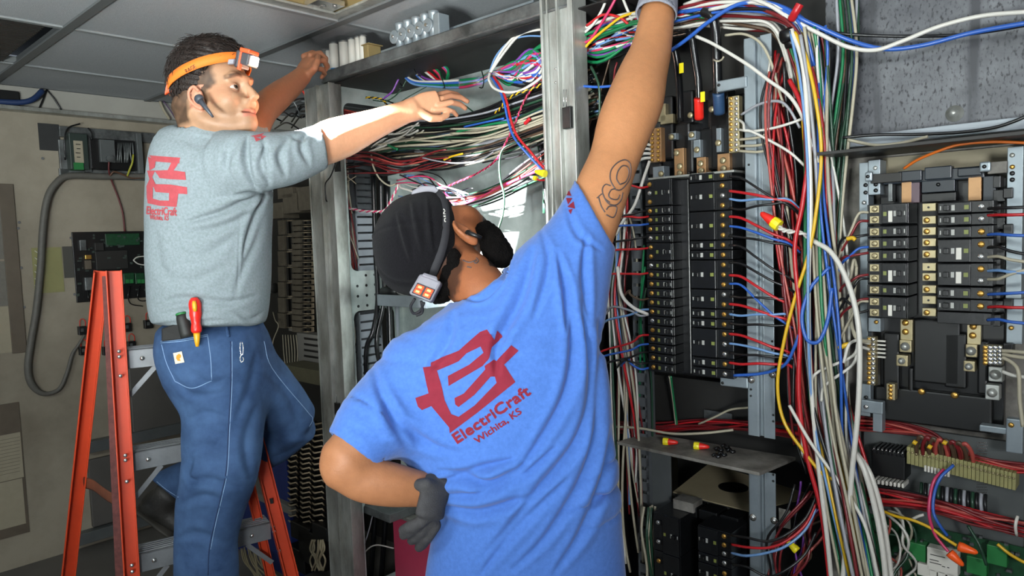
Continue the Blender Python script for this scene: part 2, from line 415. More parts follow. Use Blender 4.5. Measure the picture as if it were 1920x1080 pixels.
def mesh_from(name, V, Q, m, loc, cols=None):
    me = bpy.data.meshes.new(name); V = V-np.asarray(loc)
    me.vertices.add(len(V)); me.vertices.foreach_set('co', V.ravel())
    me.loops.add(Q.size); me.loops.foreach_set('vertex_index', Q.ravel().astype(np.int32))
    me.polygons.add(len(Q)); me.polygons.foreach_set('loop_start', np.arange(0, Q.size, 4, dtype=np.int32)); me.polygons.foreach_set('loop_total', np.full(len(Q), 4, np.int32))
    me.polygons.foreach_set('use_smooth', np.ones(len(Q), bool)); me.update(calc_edges=True); me.validate()
    if cols is not None:
        ca = me.color_attributes.new('tint', 'FLOAT_COLOR', 'POINT')
        ca.data.foreach_set('color', np.hstack([cols, np.ones((len(cols), 1))]).ravel())
    me.materials.append(m); return me
def seg_d(xy, poly):                                            # distance of 2D points to a polyline, signed side, arc position 0..1
    best = np.full(len(xy), 1e9); side = np.zeros(len(xy)); arc = np.zeros(len(xy)); poly = np.asarray(poly, float)
    L = np.linalg.norm(np.diff(poly, axis=0), axis=1); tot = L.sum(); acc = 0
    for i in range(len(poly)-1):
        a, b = poly[i], poly[i+1]; ab = b-a; t = np.clip(((xy-a)@ab)/(ab@ab+1e-9), 0, 1); q = xy-a-t[:, None]*ab
        d = np.hypot(q[:, 0], q[:, 1]); c = (ab[0]*q[:, 1]-ab[1]*q[:, 0])
        m = d < best; best[m] = d[m]; side[m] = np.sign(c[m]); arc[m] = (acc+t[m]*L[i])/tot; acc += L[i]
    return best, side, arc
def folds(V, Q, lst):                                           # folds: (polyline, width px, height m) carved into the cloth along its normals
    n = vnormals(V, Q); xy, dep = proj(V); facing = ((CC-V)*n).sum(1) > 0; disp = np.zeros(len(V))
    for poly, wd, am in lst:
        pl = spline(np.asarray(poly, float), 6) if len(poly) > 2 else np.asarray(poly, float)
        d, sd, ar = seg_d(xy, pl); w = wd*(.5+.5*np.sin(PI*np.clip(ar, 0, 1)))
        taper = np.clip(np.sin(PI*np.clip(ar*.96+.02, 0, 1)), 0, 1)**.6
        v = -np.exp(-(d/w)**2)+.55*np.exp(-((d-1.9*w)/(w*1.2))**2)
        disp += np.where(facing, am*taper*v, 0)
    return V+n*disp[:, None]
def fnoise(V, sc, seed=0, octs=3):                              # cheap smooth noise from rotated sines
    r = np.random.default_rng(seed); o = np.zeros(len(V)); a = 1
    for k in range(octs):
        for j in range(4):
            d = r.normal(size=3); d /= np.linalg.norm(d); o += a*np.sin(V@d*sc*(1.7**k)+r.uniform(0, 6.28)+1.3*np.sin(V@r.normal(size=3)*sc*.7))
        a *= .55
    return o/6
class Decal:                                                    # prints that lie on a cloth or on skin: thin mesh laid on the surface
    def __init__(s, V, Q): s.bvh = BVHTree.FromPolygons([tuple(v) for v in V], [tuple(map(int, q)) for q in Q])
    def hit(s, x, y):
        d = Vector(ray(x, y)).normalized(); h = s.bvh.ray_cast(Vector(CC), d)
        return (np.array(h[0]), np.array(h[1])) if h[0] is not None else (None, None)
    def lay(s, mb, tris, off=.0012, mx=4):                      # tris: picture triangles, split finely and laid on
        def rec(t):
            L = [math.dist(t[i], t[(i+1) % 3]) for i in range(3)]; i = int(np.argmax(L))
            if L[i] <= mx: return [t]
            m = ((t[i][0]+t[(i+1) % 3][0])/2, (t[i][1]+t[(i+1) % 3][1])/2); c = t[(i+2) % 3]
            return rec([t[i], m, c])+rec([m, t[(i+1) % 3], c])
        cache = {}; V = []
        def vert(q):
            k = (round(q[0], 3), round(q[1], 3))
            if k not in cache:
                h, n = s.hit(*q)
                if h is None: cache[k] = None
                else:
                    if n @ (CC-h) < 0: n = -n
                    cache[k] = len(V); V.append(h+n*off)
            return cache[k]
        Fc = []
        for t in tris:
            for q in rec([tuple(a) for a in t]):
                ii = [vert(a) for a in q]
                if None in ii: continue
                ps = [V[i] for i in ii]
                if max(np.linalg.norm(ps[i]-ps[(i+1) % 3]) for i in range(3)) > .05: continue
                Fc.append(ii)
        mb.add(V, Fc, True); return mb
    def line(s, mb, pts, r, off=0.0, k=6, flat=None):
        pl = spline(np.asarray(pts, float), k) if len(pts) > 2 else np.linspace(pts[0], pts[1], 10); W_ = []; n = None
        for q in pl:
            h, n = s.hit(*q)
            if h is not None:
                if n @ (CC-h) < 0: n = -n
                W_.append(h+n*off)
        if len(W_) > 2: mb.tube(W_, r, 6)
        return mb
from mathutils.geometry import tessellate_polygon
def tess(poly):
    return [[poly[i] for i in t] for t in tessellate_polygon([[Vector((a[0], a[1], 0)) for a in poly]])]
def text_tris(txt, fn):                                         # letters as triangles, each point mapped by fn(x, y) into the picture
    c = bpy.data.curves.new('t', 'FONT'); c.body = txt; c.resolution_u = 3
    o = bpy.data.objects.new('t', c); COL.objects.link(o); dg = bpy.context.evaluated_depsgraph_get(); dg.update()
    me = bpy.data.meshes.new_from_object(o.evaluated_get(dg)); me.calc_loop_triangles()
    v = [fn(a.co.x, a.co.y) for a in me.vertices]; out = [[v[i] for i in t.vertices] for t in me.loop_triangles]
    w = max(a.co.x for a in me.vertices)
    bpy.data.objects.remove(o); bpy.data.curves.remove(c); bpy.data.meshes.remove(me); return out, w
# ================================================================ person in the blue shirt
def person_root(name, label, base): return thing(name, label, 'person', base)
M_skin2 = mat('brown_skin', '#a06a45', .5, vcol='tint', noise=.06, nscale=60, bump=.1, bscale=300, sss=.06, spec=.35)
M_blue = mat('blue_cotton', '#4a71bb', .9, noise=.09, nscale=120, bump=.12, bscale=900, sheen=.15, spec=.15, col2='#4268ad')
M_print = mat('red_print', '#7f2334', .8, noise=.15, nscale=60, spec=.2)
M_cap = mat('black_knit', '#161518', .9, noise=.4, nscale=200, bump=.5, bscale=500, spec=.1, sheen=.03)
M_strap = mat('black_elastic', '#1c1b20', .8, noise=.2, nscale=300)
M_glove = mat('charcoal_glove', '#3a393b', .8, noise=.3, nscale=90, bump=.3, bscale=400)
M_gloveg = mat('grey_glove', '#8d8f9a', .8, noise=.2, nscale=90, bump=.3, bscale=400)
M_jean2 = mat('dark_denim', '#26344f', .85, noise=.25, nscale=30)
M_boot = mat('worn_black_leather', '#2b2926', .6, noise=.4, nscale=25, bump=.2, bscale=80)
base2 = np.array([.05, 1.35, 0.0])
p2 = person_root('person', 'person in a blue t-shirt and black cap reaching up into the cabinet', base2)
# --- skin: head, neck, both arms
D = 1.45
sk = []
hc = P(796, 452, 1.6); up2 = unit(CR[:, 0])*-1; fwd2 = unit(np.array([.10, .90, .40])); rt2 = np.cross(fwd2, up2); rt2 = unit(rt2)
if rt2[1] > 0: rt2 = -rt2
fwd2 = unit(np.cross(up2, rt2)); 
if fwd2[2] < 0: fwd2 = -fwd2
H2 = lambda a, b, c: hc + fwd2*a + rt2*b + up2*c               # forward, right, crown
sk += [Ell(H2(-.01, 0, .015), (.096, .088, .078), fwd2, up2, k=.02),
       Ell(H2(.035, 0, -.05), (.062, .075, .06), fwd2, up2, k=.03),
       Loft([H2(-.005, .058, -.045), H2(.03, .05, -.095), H2(.085, 0, -.115)], .022, .02, rt2, k=.03),
       Loft([H2(-.005, -.058, -.045), H2(.03, -.05, -.095), H2(.085, 0, -.115)], .022, .02, rt2, k=.03),
       Loft([H2(.095, 0, .0), H2(.115, 0, -.03), H2(.122, 0, -.045)], [.009, .012, .015], .01, rt2, k=.012),
       Ell(H2(.092, 0, .02), (.012, .02, .05), fwd2, up2, k=.02),
       Ell(H2(.1, 0, -.075), (.012, .008, .024), fwd2, up2, k=.006), Ell(H2(.1, 0, -.09), (.012, .008, .02), fwd2, up2, k=.006),
       Ell(H2(.082, .033, 0), .014, k=.004), Ell(H2(.082, -.033, 0), .014, k=.004)]
# ear towards the camera
ec = P(873, 438, 1.515)
ea = unit(P(893, 452, 1.51)-P(855, 420, 1.52))
sk += [Ell(ec, (.034, .019, .010), ea, np.cross(ea, rt2), k=.008),
       Loft([ec+ea*.03+rt2*.006, ec+ea*.012+np.cross(ea, rt2)*.019+rt2*.010, ec-ea*.018+np.cross(ea, rt2)*.018+rt2*.01, ec-ea*.033+rt2*.006], .0045, .0045, rt2, k=.006),
       Ell(ec+rt2*.012-ea*.0+np.cross(ea, rt2)*.004, (.015, .008, .008), ea, np.cross(ea, rt2), k=.006, op='-')]
sk += [Loft([P(820, 485, 1.59), P(868, 515, 1.56), P(905, 548, 1.5), P(925, 590, 1.48)], [.062, .062, .060, .058], [.062, .06, .056, .045], (0, 1, 0), k=.035),
       Ell(P(985, 640, 1.47), (.12, .07, .08), k=.05)]
# right arm raised
ra = [(1085, 470, 1.50, .062), (1112, 400, 1.54, .061), (1134, 342, 1.57, .058), (1152, 296, 1.60, .056), (1172, 235, 1.63, .064), (1190, 190, 1.66, .066), (1205, 140, 1.70, .058), (1221, 92, 1.74, .049), (1232, 30, 1.78, .0425), (1237, 5, 1.79, .041)]
sk.append(Loft([P(x, y, d) for x, y, d, r in ra], [r for *_, r in ra], [r*.92 for *_, r in ra], CR[:, 0], k=.02, sub=3))
# left arm bent to the hip
la = [(790, 735, 1.45, .045), (735, 775, 1.41, .044), (680, 824, 1.365, .047), (646, 862, 1.34, .047)]
sk.append(Loft([P(x, y, d) for x, y, d, r in la], [r for *_, r in la], [r for *_, r in la], (0, 1, 0), k=.02))
sk.append(Ell(P(640, 873, 1.34), (.040, .038, .036), k=.02))
lf = [(640, 875, 1.34, .040), (680, 897, 1.345, .043), (730, 908, 1.36, .042), (775, 915, 1.38, .036), (812, 920, 1.40, .031)]
sk.append(Loft([P(x, y, d) for x, y, d, r in lf], [r for *_, r in lf], [r*.85 for *_, r in lf], (0, 0, 1), k=.018))
V, Q = sdf_mesh(sk, .004); V = laplace(V, Q, 2)
xy, dep = proj(V); c = np.tile(lin('#8f573a'), (len(V), 1))
def inpoly(xy, poly):
    r = np.zeros(len(xy), bool); n = len(poly); j = n-1
    for i in range(n):
        a, b = poly[i], poly[j]
        m = ((a[1] > xy[:, 1]) != (b[1] > xy[:, 1])) & (xy[:, 0] < (b[0]-a[0])*(xy[:, 1]-a[1])/(b[1]-a[1]+1e-9)+a[0]); r ^= m; j = i
    return r
c[:] = np.array(lin('#9a6746'))
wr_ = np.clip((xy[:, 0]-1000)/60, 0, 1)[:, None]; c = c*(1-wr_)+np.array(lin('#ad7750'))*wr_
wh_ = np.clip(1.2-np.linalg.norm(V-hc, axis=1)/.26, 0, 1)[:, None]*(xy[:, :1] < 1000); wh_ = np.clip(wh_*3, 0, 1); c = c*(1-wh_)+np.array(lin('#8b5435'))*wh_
beard = inpoly(xy, [(905, 405), (925, 415), (962, 450), (965, 510), (925, 520), (912, 480), (903, 450)]) & (xy[:, 0] < 980) & (dep > 1.3)
headm = (np.linalg.norm(V-hc, axis=1) < .2)
c[beard & headm] = lin('#1a1210')
dn_, _, _ = seg_d(xy, [(842, 478), (848, 500), (838, 540)]); wn = np.clip((26-dn_)/9+.9*fnoise(V, 190, 4), 0, 1)*headm; c = c*(1-wn[:, None]*.85)+np.array(lin('#2a1c16'))*wn[:, None]*.85
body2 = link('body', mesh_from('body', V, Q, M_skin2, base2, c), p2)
body2.location = (0, 0, 0)
sk2 = (V, Q)
# --- beard, nape hair: soft tufts
M_hairb = mat('black_curly_hair', '#0d0a09', .95, noise=.4, nscale=150, bump=.9, bscale=300, spec=.1)
hb = [Ell(P(929, 466, 1.585), (.030, .05, .040), k=.02), Ell(P(915, 440, 1.60), (.02, .03, .028), k=.02), Ell(P(947, 478, 1.57), (.016, .03, .024), k=.02), Loft([P(903, 425, 1.585), P(925, 480, 1.55), P(930, 492, 1.55)], .014, .012, (1, 0, 0), k=.02)]
V, Q = sdf_mesh(hb, .003); n = vnormals(V, Q); V = V+n*(fnoise(V, 230, 3)[:, None]*.004+fnoise(V, 70, 13)[:, None]*.003)
part_beard = link('beard', mesh_from('beard', V, Q, M_hairb, base2), p2)
hb = [Ell(P(852, 486, 1.515), (.016, .018, .024), k=.012), Ell(P(860, 503, 1.505), (.014, .014, .014), k=.012), Ell(P(845, 515, 1.515), (.022, .018, .022), k=.012), Ell(P(838, 538, 1.52), (.022, .02, .018), k=.012), Ell(P(868, 518, 1.50), (.007, .008, .009), k=.01), Ell(P(852, 545, 1.505), (.012, .01, .010), k=.01), Ell(P(825, 556, 1.54), (.025, .02, .016), k=.012)]
V, Q = sdf_mesh(hb, .003); n = vnormals(V, Q); V = V+n*(fnoise(V, 240, 5)[:, None]*.0045)
link('nape_hair', mesh_from('nape_hair', V, Q, M_hairb, base2), p2)
# --- cap
capS = [Ell(P(783, 455, 1.6), (.098, .108, .116), up2, rt2, k=.02), Ell(P(810, 452, 1.6), (.064, .106, .110), up2, rt2, k=.03), Ell(P(772, 505, 1.58), (.06, .08, .05), k=.04),
        Loft([P(706, 443, 1.6), P(701, 443, 1.6)], .008, .008, (0, 1, 0), k=.006),
        Ell(P(915, 440, 1.6), (.073, .2, .2), k=.006, op='-')]
V, Q = sdf_mesh(capS, .004); V = laplace(V, Q, 2); n = vnormals(V, Q)
xy, _ = proj(V)
ang = np.arctan2((V-P(783, 450, 1.6))@unit(np.array([0, 0, 1.])), (V-P(783, 450, 1.6))@np.array([0, -1., 0]))
rr_ = (V-P(783, 450, 1.6))@up2
V = V+n*((-np.exp(-((np.mod(ang+.2, 1.05)-.52)/.05)**2)*.0022*(np.abs(rr_) < .09))+fnoise(V, 45, 9)*.0012)[:, None]
V = folds(V, Q, [([(745, 400), (757, 440), (770, 490)], 5, -.007), ([(772, 378), (782, 430), (792, 478)], 5, -.0065), ([(800, 368), (805, 430), (812, 478)], 4, -.006)])
capm = mesh_from('cap', V, Q, M_cap, base2); link('cap', capm, p2)
capVQ = (V, Q)
# --- shirt
tr_ = [(986, 1150, 192), (986, 1090, 189), (990, 1000, 178), (992, 930, 171), (970, 860, 186), (944, 780, 203), (926, 705, 205), (930, 645, 180), (925, 590, 120), (912, 552, 74)]
dd_ = [1.48, 1.48, 1.47, 1.46, 1.46, 1.46, 1.46, 1.465, 1.49, 1.52]
tk_ = [.125, .125, .12, .118, .122, .125, .125, .115, .092, .075]
sh = [Loft([P(x, y, d) for (x, y, _), d in zip(tr_, dd_)], [R_(h, d) for (_, _, h), d in zip(tr_, dd_)], tk_, CR[:, 0], k=.03, sub=3, cap=.25)]
rs = [(985, 665, 1.47, 122, .10), (1030, 580, 1.48, 108, .10), (1064, 500, 1.50, 86, .088), (1096, 430, 1.525, 64, .074), (1122, 370, 1.55, 54, .066), (1138, 330, 1.57, 52, .064)]
axr = unit(P(1145, 430, 1.54)-P(1085, 370, 1.54))
sh.append(Loft([P(x, y, d) for x, y, d, *_ in rs], [R_(h, d) for _, _, d, h, _ in rs], [t for *_, t in rs], axr, k=.045, sub=3, cap=.15))
sh.append(Ell(P(1000, 555, 1.49), (.105, .08, .075), unit(P(1085, 400, 1.5)-P(955, 600, 1.5)), (0, 1, 0), k=.06))
ls = [(800, 725, 1.46, 95, .1), (745, 765, 1.43, 88, .09), (700, 800, 1.39, 76, .078), (672, 832, 1.37, 63, .068), (664, 842, 1.365, 61, .066)]
axl = unit(P(742, 860, 1.38)-P(612, 812, 1.36))
sh.append(Loft([P(x, y, d) for x, y, d, *_ in ls], [R_(h, d) for _, _, d, h, _ in ls], [t for *_, t in ls], axl, k=.04, sub=3, cap=.15))
# openings
sh.append(HS((1085, 345), (1148, 455), 1.54, (1170, 340), .12))
sh.append(Loft([P(1085, 470, 1.50), P(1112, 400, 1.54), P(1134, 342, 1.57)], [.060, .060, .060], [.058, .057, .057], CR[:, 0], k=.003, op='-', cap=.3))
sh.append(Loft([P(715, 800, 1.39), P(665, 845, 1.365), P(630, 885, 1.34)], [.053, .054, .056], .053, axl, k=.004, op='-'))
sh.append(HS((800, 590), (950, 500), 1.52, (850, 480), .13, tilt=-.15))
sh.append(Loft([P(918, 572, 1.49), P(905, 548, 1.5), P(868, 515, 1.56)], [.060, .063, .065], [.056, .060, .064], (0, 1, 0), k=.003, op='-', cap=.3))
V, Q = sdf_mesh(sh, .005); V = laplace(V, Q, 3)
V0 = V.copy()
FB = [([(1060, 520), (1075, 640), (1060, 740), (1010, 830), (960, 900)], 9, .006), ([(1090, 560), (1108, 700), (1085, 820), (1000, 930), (900, 1050)], 9, .006),
      ([(1125, 600), (1120, 760), (1100, 880), (1030, 1000), (960, 1070)], 9, .0055), ([(1145, 800), (1130, 900), (1090, 1000), (1040, 1075)], 9, .005),
      ([(1045, 470), (1060, 540), (1062, 620)], 7, .006), ([(1100, 440), (1095, 520), (1105, 600)], 7, .005), ([(1000, 470), (975, 560), (935, 640), (930, 700)], 11, .007),
      ([(815, 905), (870, 895), (920, 905), (985, 870)], 9, .010), ([(825, 930), (900, 925), (980, 890), (1040, 840)], 8, .006), ([(820, 885), (880, 882), (960, 862)], 8, .007), ([(830, 950), (900, 960), (990, 930)], 9, .006),
      ([(725, 740), (735, 790), (765, 840)], 10, .004), ([(650, 795), (690, 812), (735, 818)], 8, .0018),
      ([(700, 690), (730, 770), (800, 830), (860, 850)], 10, .005), ([(850, 590), (840, 640), (800, 700)], 9, .004), ([(900, 1080), (960, 1000), (1060, 900)], 9, .005),
      ([(870, 560), (905, 560), (945, 520), (955, 490)], 4, .004), ([(1015, 430), (1030, 500), (1000, 600)], 7, .004), ([(1060, 380), (1085, 440), (1130, 470)], 6, .003)]
V = folds(V, Q, [(a, b, c*1.9) for a, b, c in FB]); n = vnormals(V, Q); V = V+n*(fnoise(V, 14, 2)*.0022)[:, None]
shirt2 = link('t_shirt', mesh_from('t_shirt', V, Q, M_blue, base2), p2)
dec = Decal(V, Q)
# printed mark and words, laid on the cloth
pb = MB()
T = lambda x, y: (740+x/4, 590+y/4)
outer = [(212,395),(268,388),(270,358),(480,270),(640,130),(695,112),(745,190),(765,118),(812,165),(725,245),(705,335),(660,385),(405,535),(400,460),(560,375),(668,285),(645,240),(540,290),(480,350),(318,420),(355,540),(375,640),(425,745),(480,765),(600,680),(765,510),(750,465),(720,465),(600,600),(480,692),(455,672),(450,625),(520,590),(680,410),(675,385),(740,338),(765,350),(872,228),(930,270),(820,375),(905,505),(620,735),(415,888),(410,845),(275,685),(205,715),(175,690),(155,625),(255,590),(235,500)]
dec.lay(pb, [[T(*q) for q in t] for t in tess(outer)])
def textline(txt, a, b, hpx, shear=0.0):
    """letters along the line a->b (picture), cap height hpx"""
    def run(w):
        ax = np.array(b, float)-a; L = np.linalg.norm(ax); ax /= L; ay = np.array([ax[1], -ax[0]])*hpx/.7
        return lambda x, y: tuple(np.array(a)+ax*(x/w*L)+ay*y*.97)
    t, w = text_tris(txt, lambda x, y: (x, y)); f = run(w)
    return [[f(*q) for q in tt] for tt in t]
def embolden(tris, o): return [tris]+[[[(q[0]+dx, q[1]+dy) for q in t] for t in tris] for dx, dy in o]
pw = MB(); ps = MB()
for tl in embolden(textline('ElectriCraft', (855, 833), (995, 738), 20), [(1.6, 0), (.9, 1.3), (-.5, -1.0)]): dec.lay(pw, tl, mx=6)
for tl in embolden(textline('Wichita, KS', (894, 832), (978, 774), 13), [(1.1, 0), (.6, .9)]): dec.lay(pw, tl, mx=6)
dec.lay(ps, [[(1059, 366), (1068, 358), (1072, 368)], [(1062, 372), (1074, 372), (1066, 384)], [(1064, 388), (1076, 378), (1078, 392)], [(1066, 394), (1074, 392), (1071, 402)]], mx=3)
for nm_, m_ in (('shirt_print', pb), ('shirt_lettering', pw), ('sleeve_print', ps)): part(nm_, MB().add([np.array(v)-base2 for v in m_.v], m_.f, True), M_print, shirt2)
# tattoo outlines on the raised arm
M_tat = mat('tattoo_ink', '#4d4140', .6)
dsk = Decal(*sk2); tm = MB()
Z2 = lambda x, y: (1060+x/4.32, 250+y/4.32)
for pl in ([(405,455),(365,380),(370,300),(420,240),(480,215),(520,240),(530,300),(520,370),(480,430),(440,460),(405,455)], [(440,415),(415,370),(425,310),(460,265),(500,270),(515,320),(490,390),(440,415)],
           [(365,425),(325,415),(300,450),(310,510),(350,570),(410,580),(450,540),(465,480)], [(255,525),(300,490),(320,530),(360,560)], [(330,660),(390,680),(415,600),(360,590),(330,620)], [(400,450),(370,460),(350,500),(370,530),(420,535),(440,500)], [(270,520),(290,590),(320,640)]):
    dsk.line(tm, [Z2(*q) for q in pl], .0016)
for pl in ([(868, 488), (880, 492), (893, 488)], [(876, 500), (884, 502)], [(893, 484), (897, 489), (892, 494), (888, 489)]): dsk.line(tm, pl, .0016)
part('tattoo', MB().add([np.array(v)-base2 for v in tm.v], tm.f, True), M_tat, body2)
# --- gloves
def hand(wr, pc, fingers, thumb, pr, k=.006, r=.0095):
    o = [Ell(pc[0], pr, pc[1], pc[2], k=.012), Cap([wr, pc[0]], [pr[1]*.8, pr[1]*.7], k=.015)]
    for f in fingers: o.append(Cap(f, np.linspace(r, r*.8, len(f)), k=.004))
    o.append(Cap(thumb, np.linspace(r*1.25, r*.95, len(thumb)), k=.008)); return o
G = lambda *a: P(*a)
gl = [Loft([G(822, 912, 1.385), G(812, 935, 1.36), G(806, 965, 1.35)], [.030, .032, .034], [.017, .018, .018], unit(G(830, 940, 1.4)-G(790, 935, 1.36)), k=.012),
      Loft([G(815, 918, 1.38), G(818, 900, 1.385)], .028, .02, (1, 0, 0), k=.01)]
for i, (x, y, dx) in enumerate([(806, 962, 0), (800, 968, -3), (808, 975, -1), (815, 985, 2)]):
    gl.append(Cap([G(x, y, 1.35+.006*i), G(x-16+dx, y+16+i*2, 1.345+.01*i), G(x-38+i*5, y+26+i*3, 1.355+.014*i), G(x-50+i*7, y+32+i*3, 1.37+.016*i)], [.0125, .0118, .011, .0095], k=.004))
gl.append(Cap([G(815, 915, 1.365), G(800, 908, 1.35), G(787, 909, 1.352)], [.014, .012, .0115], k=.006))
V, Q = sdf_mesh(gl, .003); V = laplace(V, Q, 1)
link('glove', mesh_from('glove', V, Q, M_glove, base2), p2)['label'] = 'charcoal work glove on the hip'
gr_ = [Loft([G(1230, 27, 1.772), G(1234, 5, 1.785), G(1236, -15, 1.79), G(1240, -45, 1.82)], [.052, .049, .047, .045], [.050, .042, .033, .022], CR[:, 0], k=.01, cap=.2)]
for i in range(4):
    x = 1212+i*19
    gr_.append(Cap([G(x, -48, 1.83), G(x+4, -85, 1.85), G(x+8, -105, 1.88), G(x+9, -98, 1.91)], [.0125, .0115, .011, .0095], k=.004))
gr_.append(Cap([G(1265, -12, 1.79), G(1288, -30, 1.80), G(1297, -55, 1.83)], [.015, .0125, .011], k=.008))
gr_.append(Loft([G(1230, 45, 1.765), G(1231, 24, 1.773)], .0465, .044, CR[:, 0], k=.004, op='-', cap=.9))
V, Q = sdf_mesh(gr_, .003); V = laplace(V, Q, 1)
link('glove', mesh_from('glove', V, Q, M_gloveg, base2), p2)['label'] = 'pale grey work glove on the raised hand'
# --- jeans and boots (mostly below the picture)
pel = P(986, 1135, 1.48)
jn = [Ell(pel+[0, 0, -.02], (.18, .125, .14), k=.05)]
for s in (-1, 1):
    jn.append(Loft([pel+[s*.09, 0, -.05], pel+[s*.11, .02, -.42]+np.array([0, 0, .0]), np.array([pel[0]+s*.13, pel[1]+.04, .10])], [.1, .075, .065], [.1, .075, .065], (1, 0, 0), k=.03))
V, Q = sdf_mesh(jn, .009); V = laplace(V, Q, 2); link('jeans', mesh_from('jeans', V, Q, M_jean2, base2), p2)
def boot_prims(heel, toe, s=1.0):
    d = unit(toe-heel); up = np.array([0, 0, 1.])
    return [Loft([heel+up*.045, heel+d*.10+up*.045, heel+d*.2+up*.036, heel+d*.27+up*.03], [.038, .042, .05, .04], [.045, .048, .038, .03], np.cross(d, up), k=.02), Loft([heel+d*.03+up*.05, heel+d*.02+up*.17], [.045, .05], [.05, .055], np.cross(d, up), k=.02)]
for s in (-1, 1):
    h_ = np.array([pel[0]+s*.13, pel[1]+.0, 0.0]); V, Q = sdf_mesh(boot_prims(h_, h_+[s*.05, .3, 0]), .006); link('boot', mesh_from('boot', V, Q, M_boot, base2), p2)
# --- head lamp worn on the cap
hl = thing('head_lamp', 'grey head lamp with a glowing red rear light, strapped round the black cap', 'head lamp', P(797, 540, 1.50))
o0 = np.array(hl.location)
dcap = Decal(*capVQ)
st = MB(); pts = []
for q in spline([(817, 362), (828, 375), (833, 400), (832, 440), (824, 475), (814, 500), (806, 522)], 5):
    h, n = dcap.hit(*q)
    if h is not None: pts.append(h+unit(CC-h)*.0025-o0)
back_ = [P(828, 368, 1.62)-o0+np.array([0, .0, .004]), P(845, 395, 1.66)-o0, P(850, 440, 1.70)-o0, P(845, 480, 1.70)-o0]
for wd in (0,):
    n_ = len(pts); pa = np.array(pts); tg = np.gradient(pa, axis=0); tg /= np.linalg.norm(tg, axis=1)[:, None]
    sd = np.cross(tg, np.array([0, -1., 0])); sd /= np.linalg.norm(sd, axis=1)[:, None]
    v = []; 
    for i in range(n_):
        for s in (-1, 0, 1): v.append(pa[i]+sd[i]*s*.0115+np.array([0, -.0012 if s == 0 else 0, 0]))
    st.add(v, [(i*3+j, i*3+j+1, (i+1)*3+j+1, (i+1)*3+j) for i in range(n_-1) for j in (0, 1)], True)
so_ = part('strap', st, M_strap, hl); sm_ = so_.modifiers.new('th', 'SOLIDIFY'); sm_.thickness = .0016
# white woven letters on the strap
lm = MB()
Zs = lambda x, y: (680+x/3.484, 330+y/3.484)
def flat_line(mb, pts2, r, dec_, off):
    W_ = []
    for q in (spline(np.array(pts2, float), 3) if len(pts2) > 2 else np.linspace(pts2[0], pts2[1], 4)):
        h, n = dec_.hit(*q)
        if h is not None: W_.append(h+unit(CC-h)*off-o0)
    if len(W_) > 1: mb.tube(W_, r, 5)
for pl in ([(528,215),(548,238)], [(530,238),(550,222)], [(528,245),(545,250)], [(545,250),(550,262)], [(530,262),(550,258)], [(530,262),(548,272)], [(535,280),(552,276),(555,290),(538,298),(535,280)]):
    flat_line(lm, [Zs(*q) for q in pl], .0011, dcap, .0055)
part('lettering', lm, M_white, so_)
# rear housing
M_hlg = mat('grey_lamp_plastic', '#77757d', .45, noise=.1, nscale=50)
Xa = unit(P(828, 540, 1.50)-P(768, 525, 1.50)); Xh = unit(P(818, 528, 1.49)-P(783, 512, 1.5)); Yh = unit(np.cross(Xh, np.array([0, 1., 0])))
Xh = unit(P(812, 525, 1.47)-P(788, 517, 1.47)); 
cq = [P(787, 512, 1.475), P(828, 528, 1.47), P(808, 567, 1.465), P(765, 550, 1.47)]
def quadbox(mb, q, th, n=None):
    q = [np.array(a)-o0 for a in q]; nn = unit(np.cross(q[1]-q[0], q[3]-q[0]))
    if nn@(np.array([0, -1., 0])) < 0: nn = -nn
    v = q+[a-nn*th for a in q]; return mb.add(v, [(0,1,2,3),(7,6,5,4),(0,4,5,1),(1,5,6,2),(2,6,7,3),(3,7,4,0)])
part('rear_housing', quadbox(MB(), cq, .028), M_hlg, hl, bevel=.005)
lp = lambda a, b, t: a+(b-a)*t
def sub(q, u0, u1, v0, v1, off):
    nn = unit(np.cross(q[1]-q[0], q[3]-q[0]))
    if nn@(np.array([0, -1., 0])) < 0: nn = -nn
    f = lambda u, v: lp(lp(q[0], q[1], u), lp(q[3], q[2], u), v)+nn*off
    return [f(u0, v0), f(u1, v0), f(u1, v1), f(u0, v1)]
part('lamp_recess', quadbox(MB(), sub(cq, .12, .92, .42, .93, .0015), .004), M_black, hl, bevel=.001)
M_redl = mat('red_light_lens', '#ff2a10', .3, emit='#ff3a12', estr=3.2)
M_redh = mat('red_light_core', '#ff8050', .3, emit='#ffa040', estr=6)
for a, b in ((.17, .47), (.57, .87)):
    for c0, c1 in ((.48, .66), (.69, .87)):
        e = part('red_lens', quadbox(MB(), sub(cq, a, b, c0, c1, .003), .003), M_redl, hl, bevel=.001)
        part('light_core', quadbox(MB(), sub(cq, a+.08, b-.08, c0+.05, c1-.05, .0036), .001), M_redh, e)
part('buckle', quadbox(MB(), [P(795, 510, 1.475), P(820, 518, 1.475), P(822, 528, 1.47), P(790, 516, 1.47)], .012), M_hlg, hl, bevel=.003)
part('cord', MB().tube(spline([P(778, 560, 1.48)-o0, P(770, 575, 1.49)-o0, P(776, 588, 1.5)-o0, P(788, 582, 1.5)-o0, P(795, 568, 1.48)-o0], 5), .003).tube(spline([P(790, 565, 1.48)-o0, P(792, 585, 1.5)-o0, P(780, 592, 1.5)-o0], 5), .003), M_strap, hl)
fq = [P(776, 352, 1.60), P(795, 344, 1.60), P(816, 350, 1.60), P(820, 362, 1.60), P(770, 366, 1.60)]
part('front_housing', MB().prism([(0,0),(.02,.012),(.05,.012),(.062,0),(.058,-.02),(-.004,-.02)], P(772, 358, 1.575)-o0, CR[:, 0], CR[:, 1], -.05), M_hlg, hl, bevel=.003)
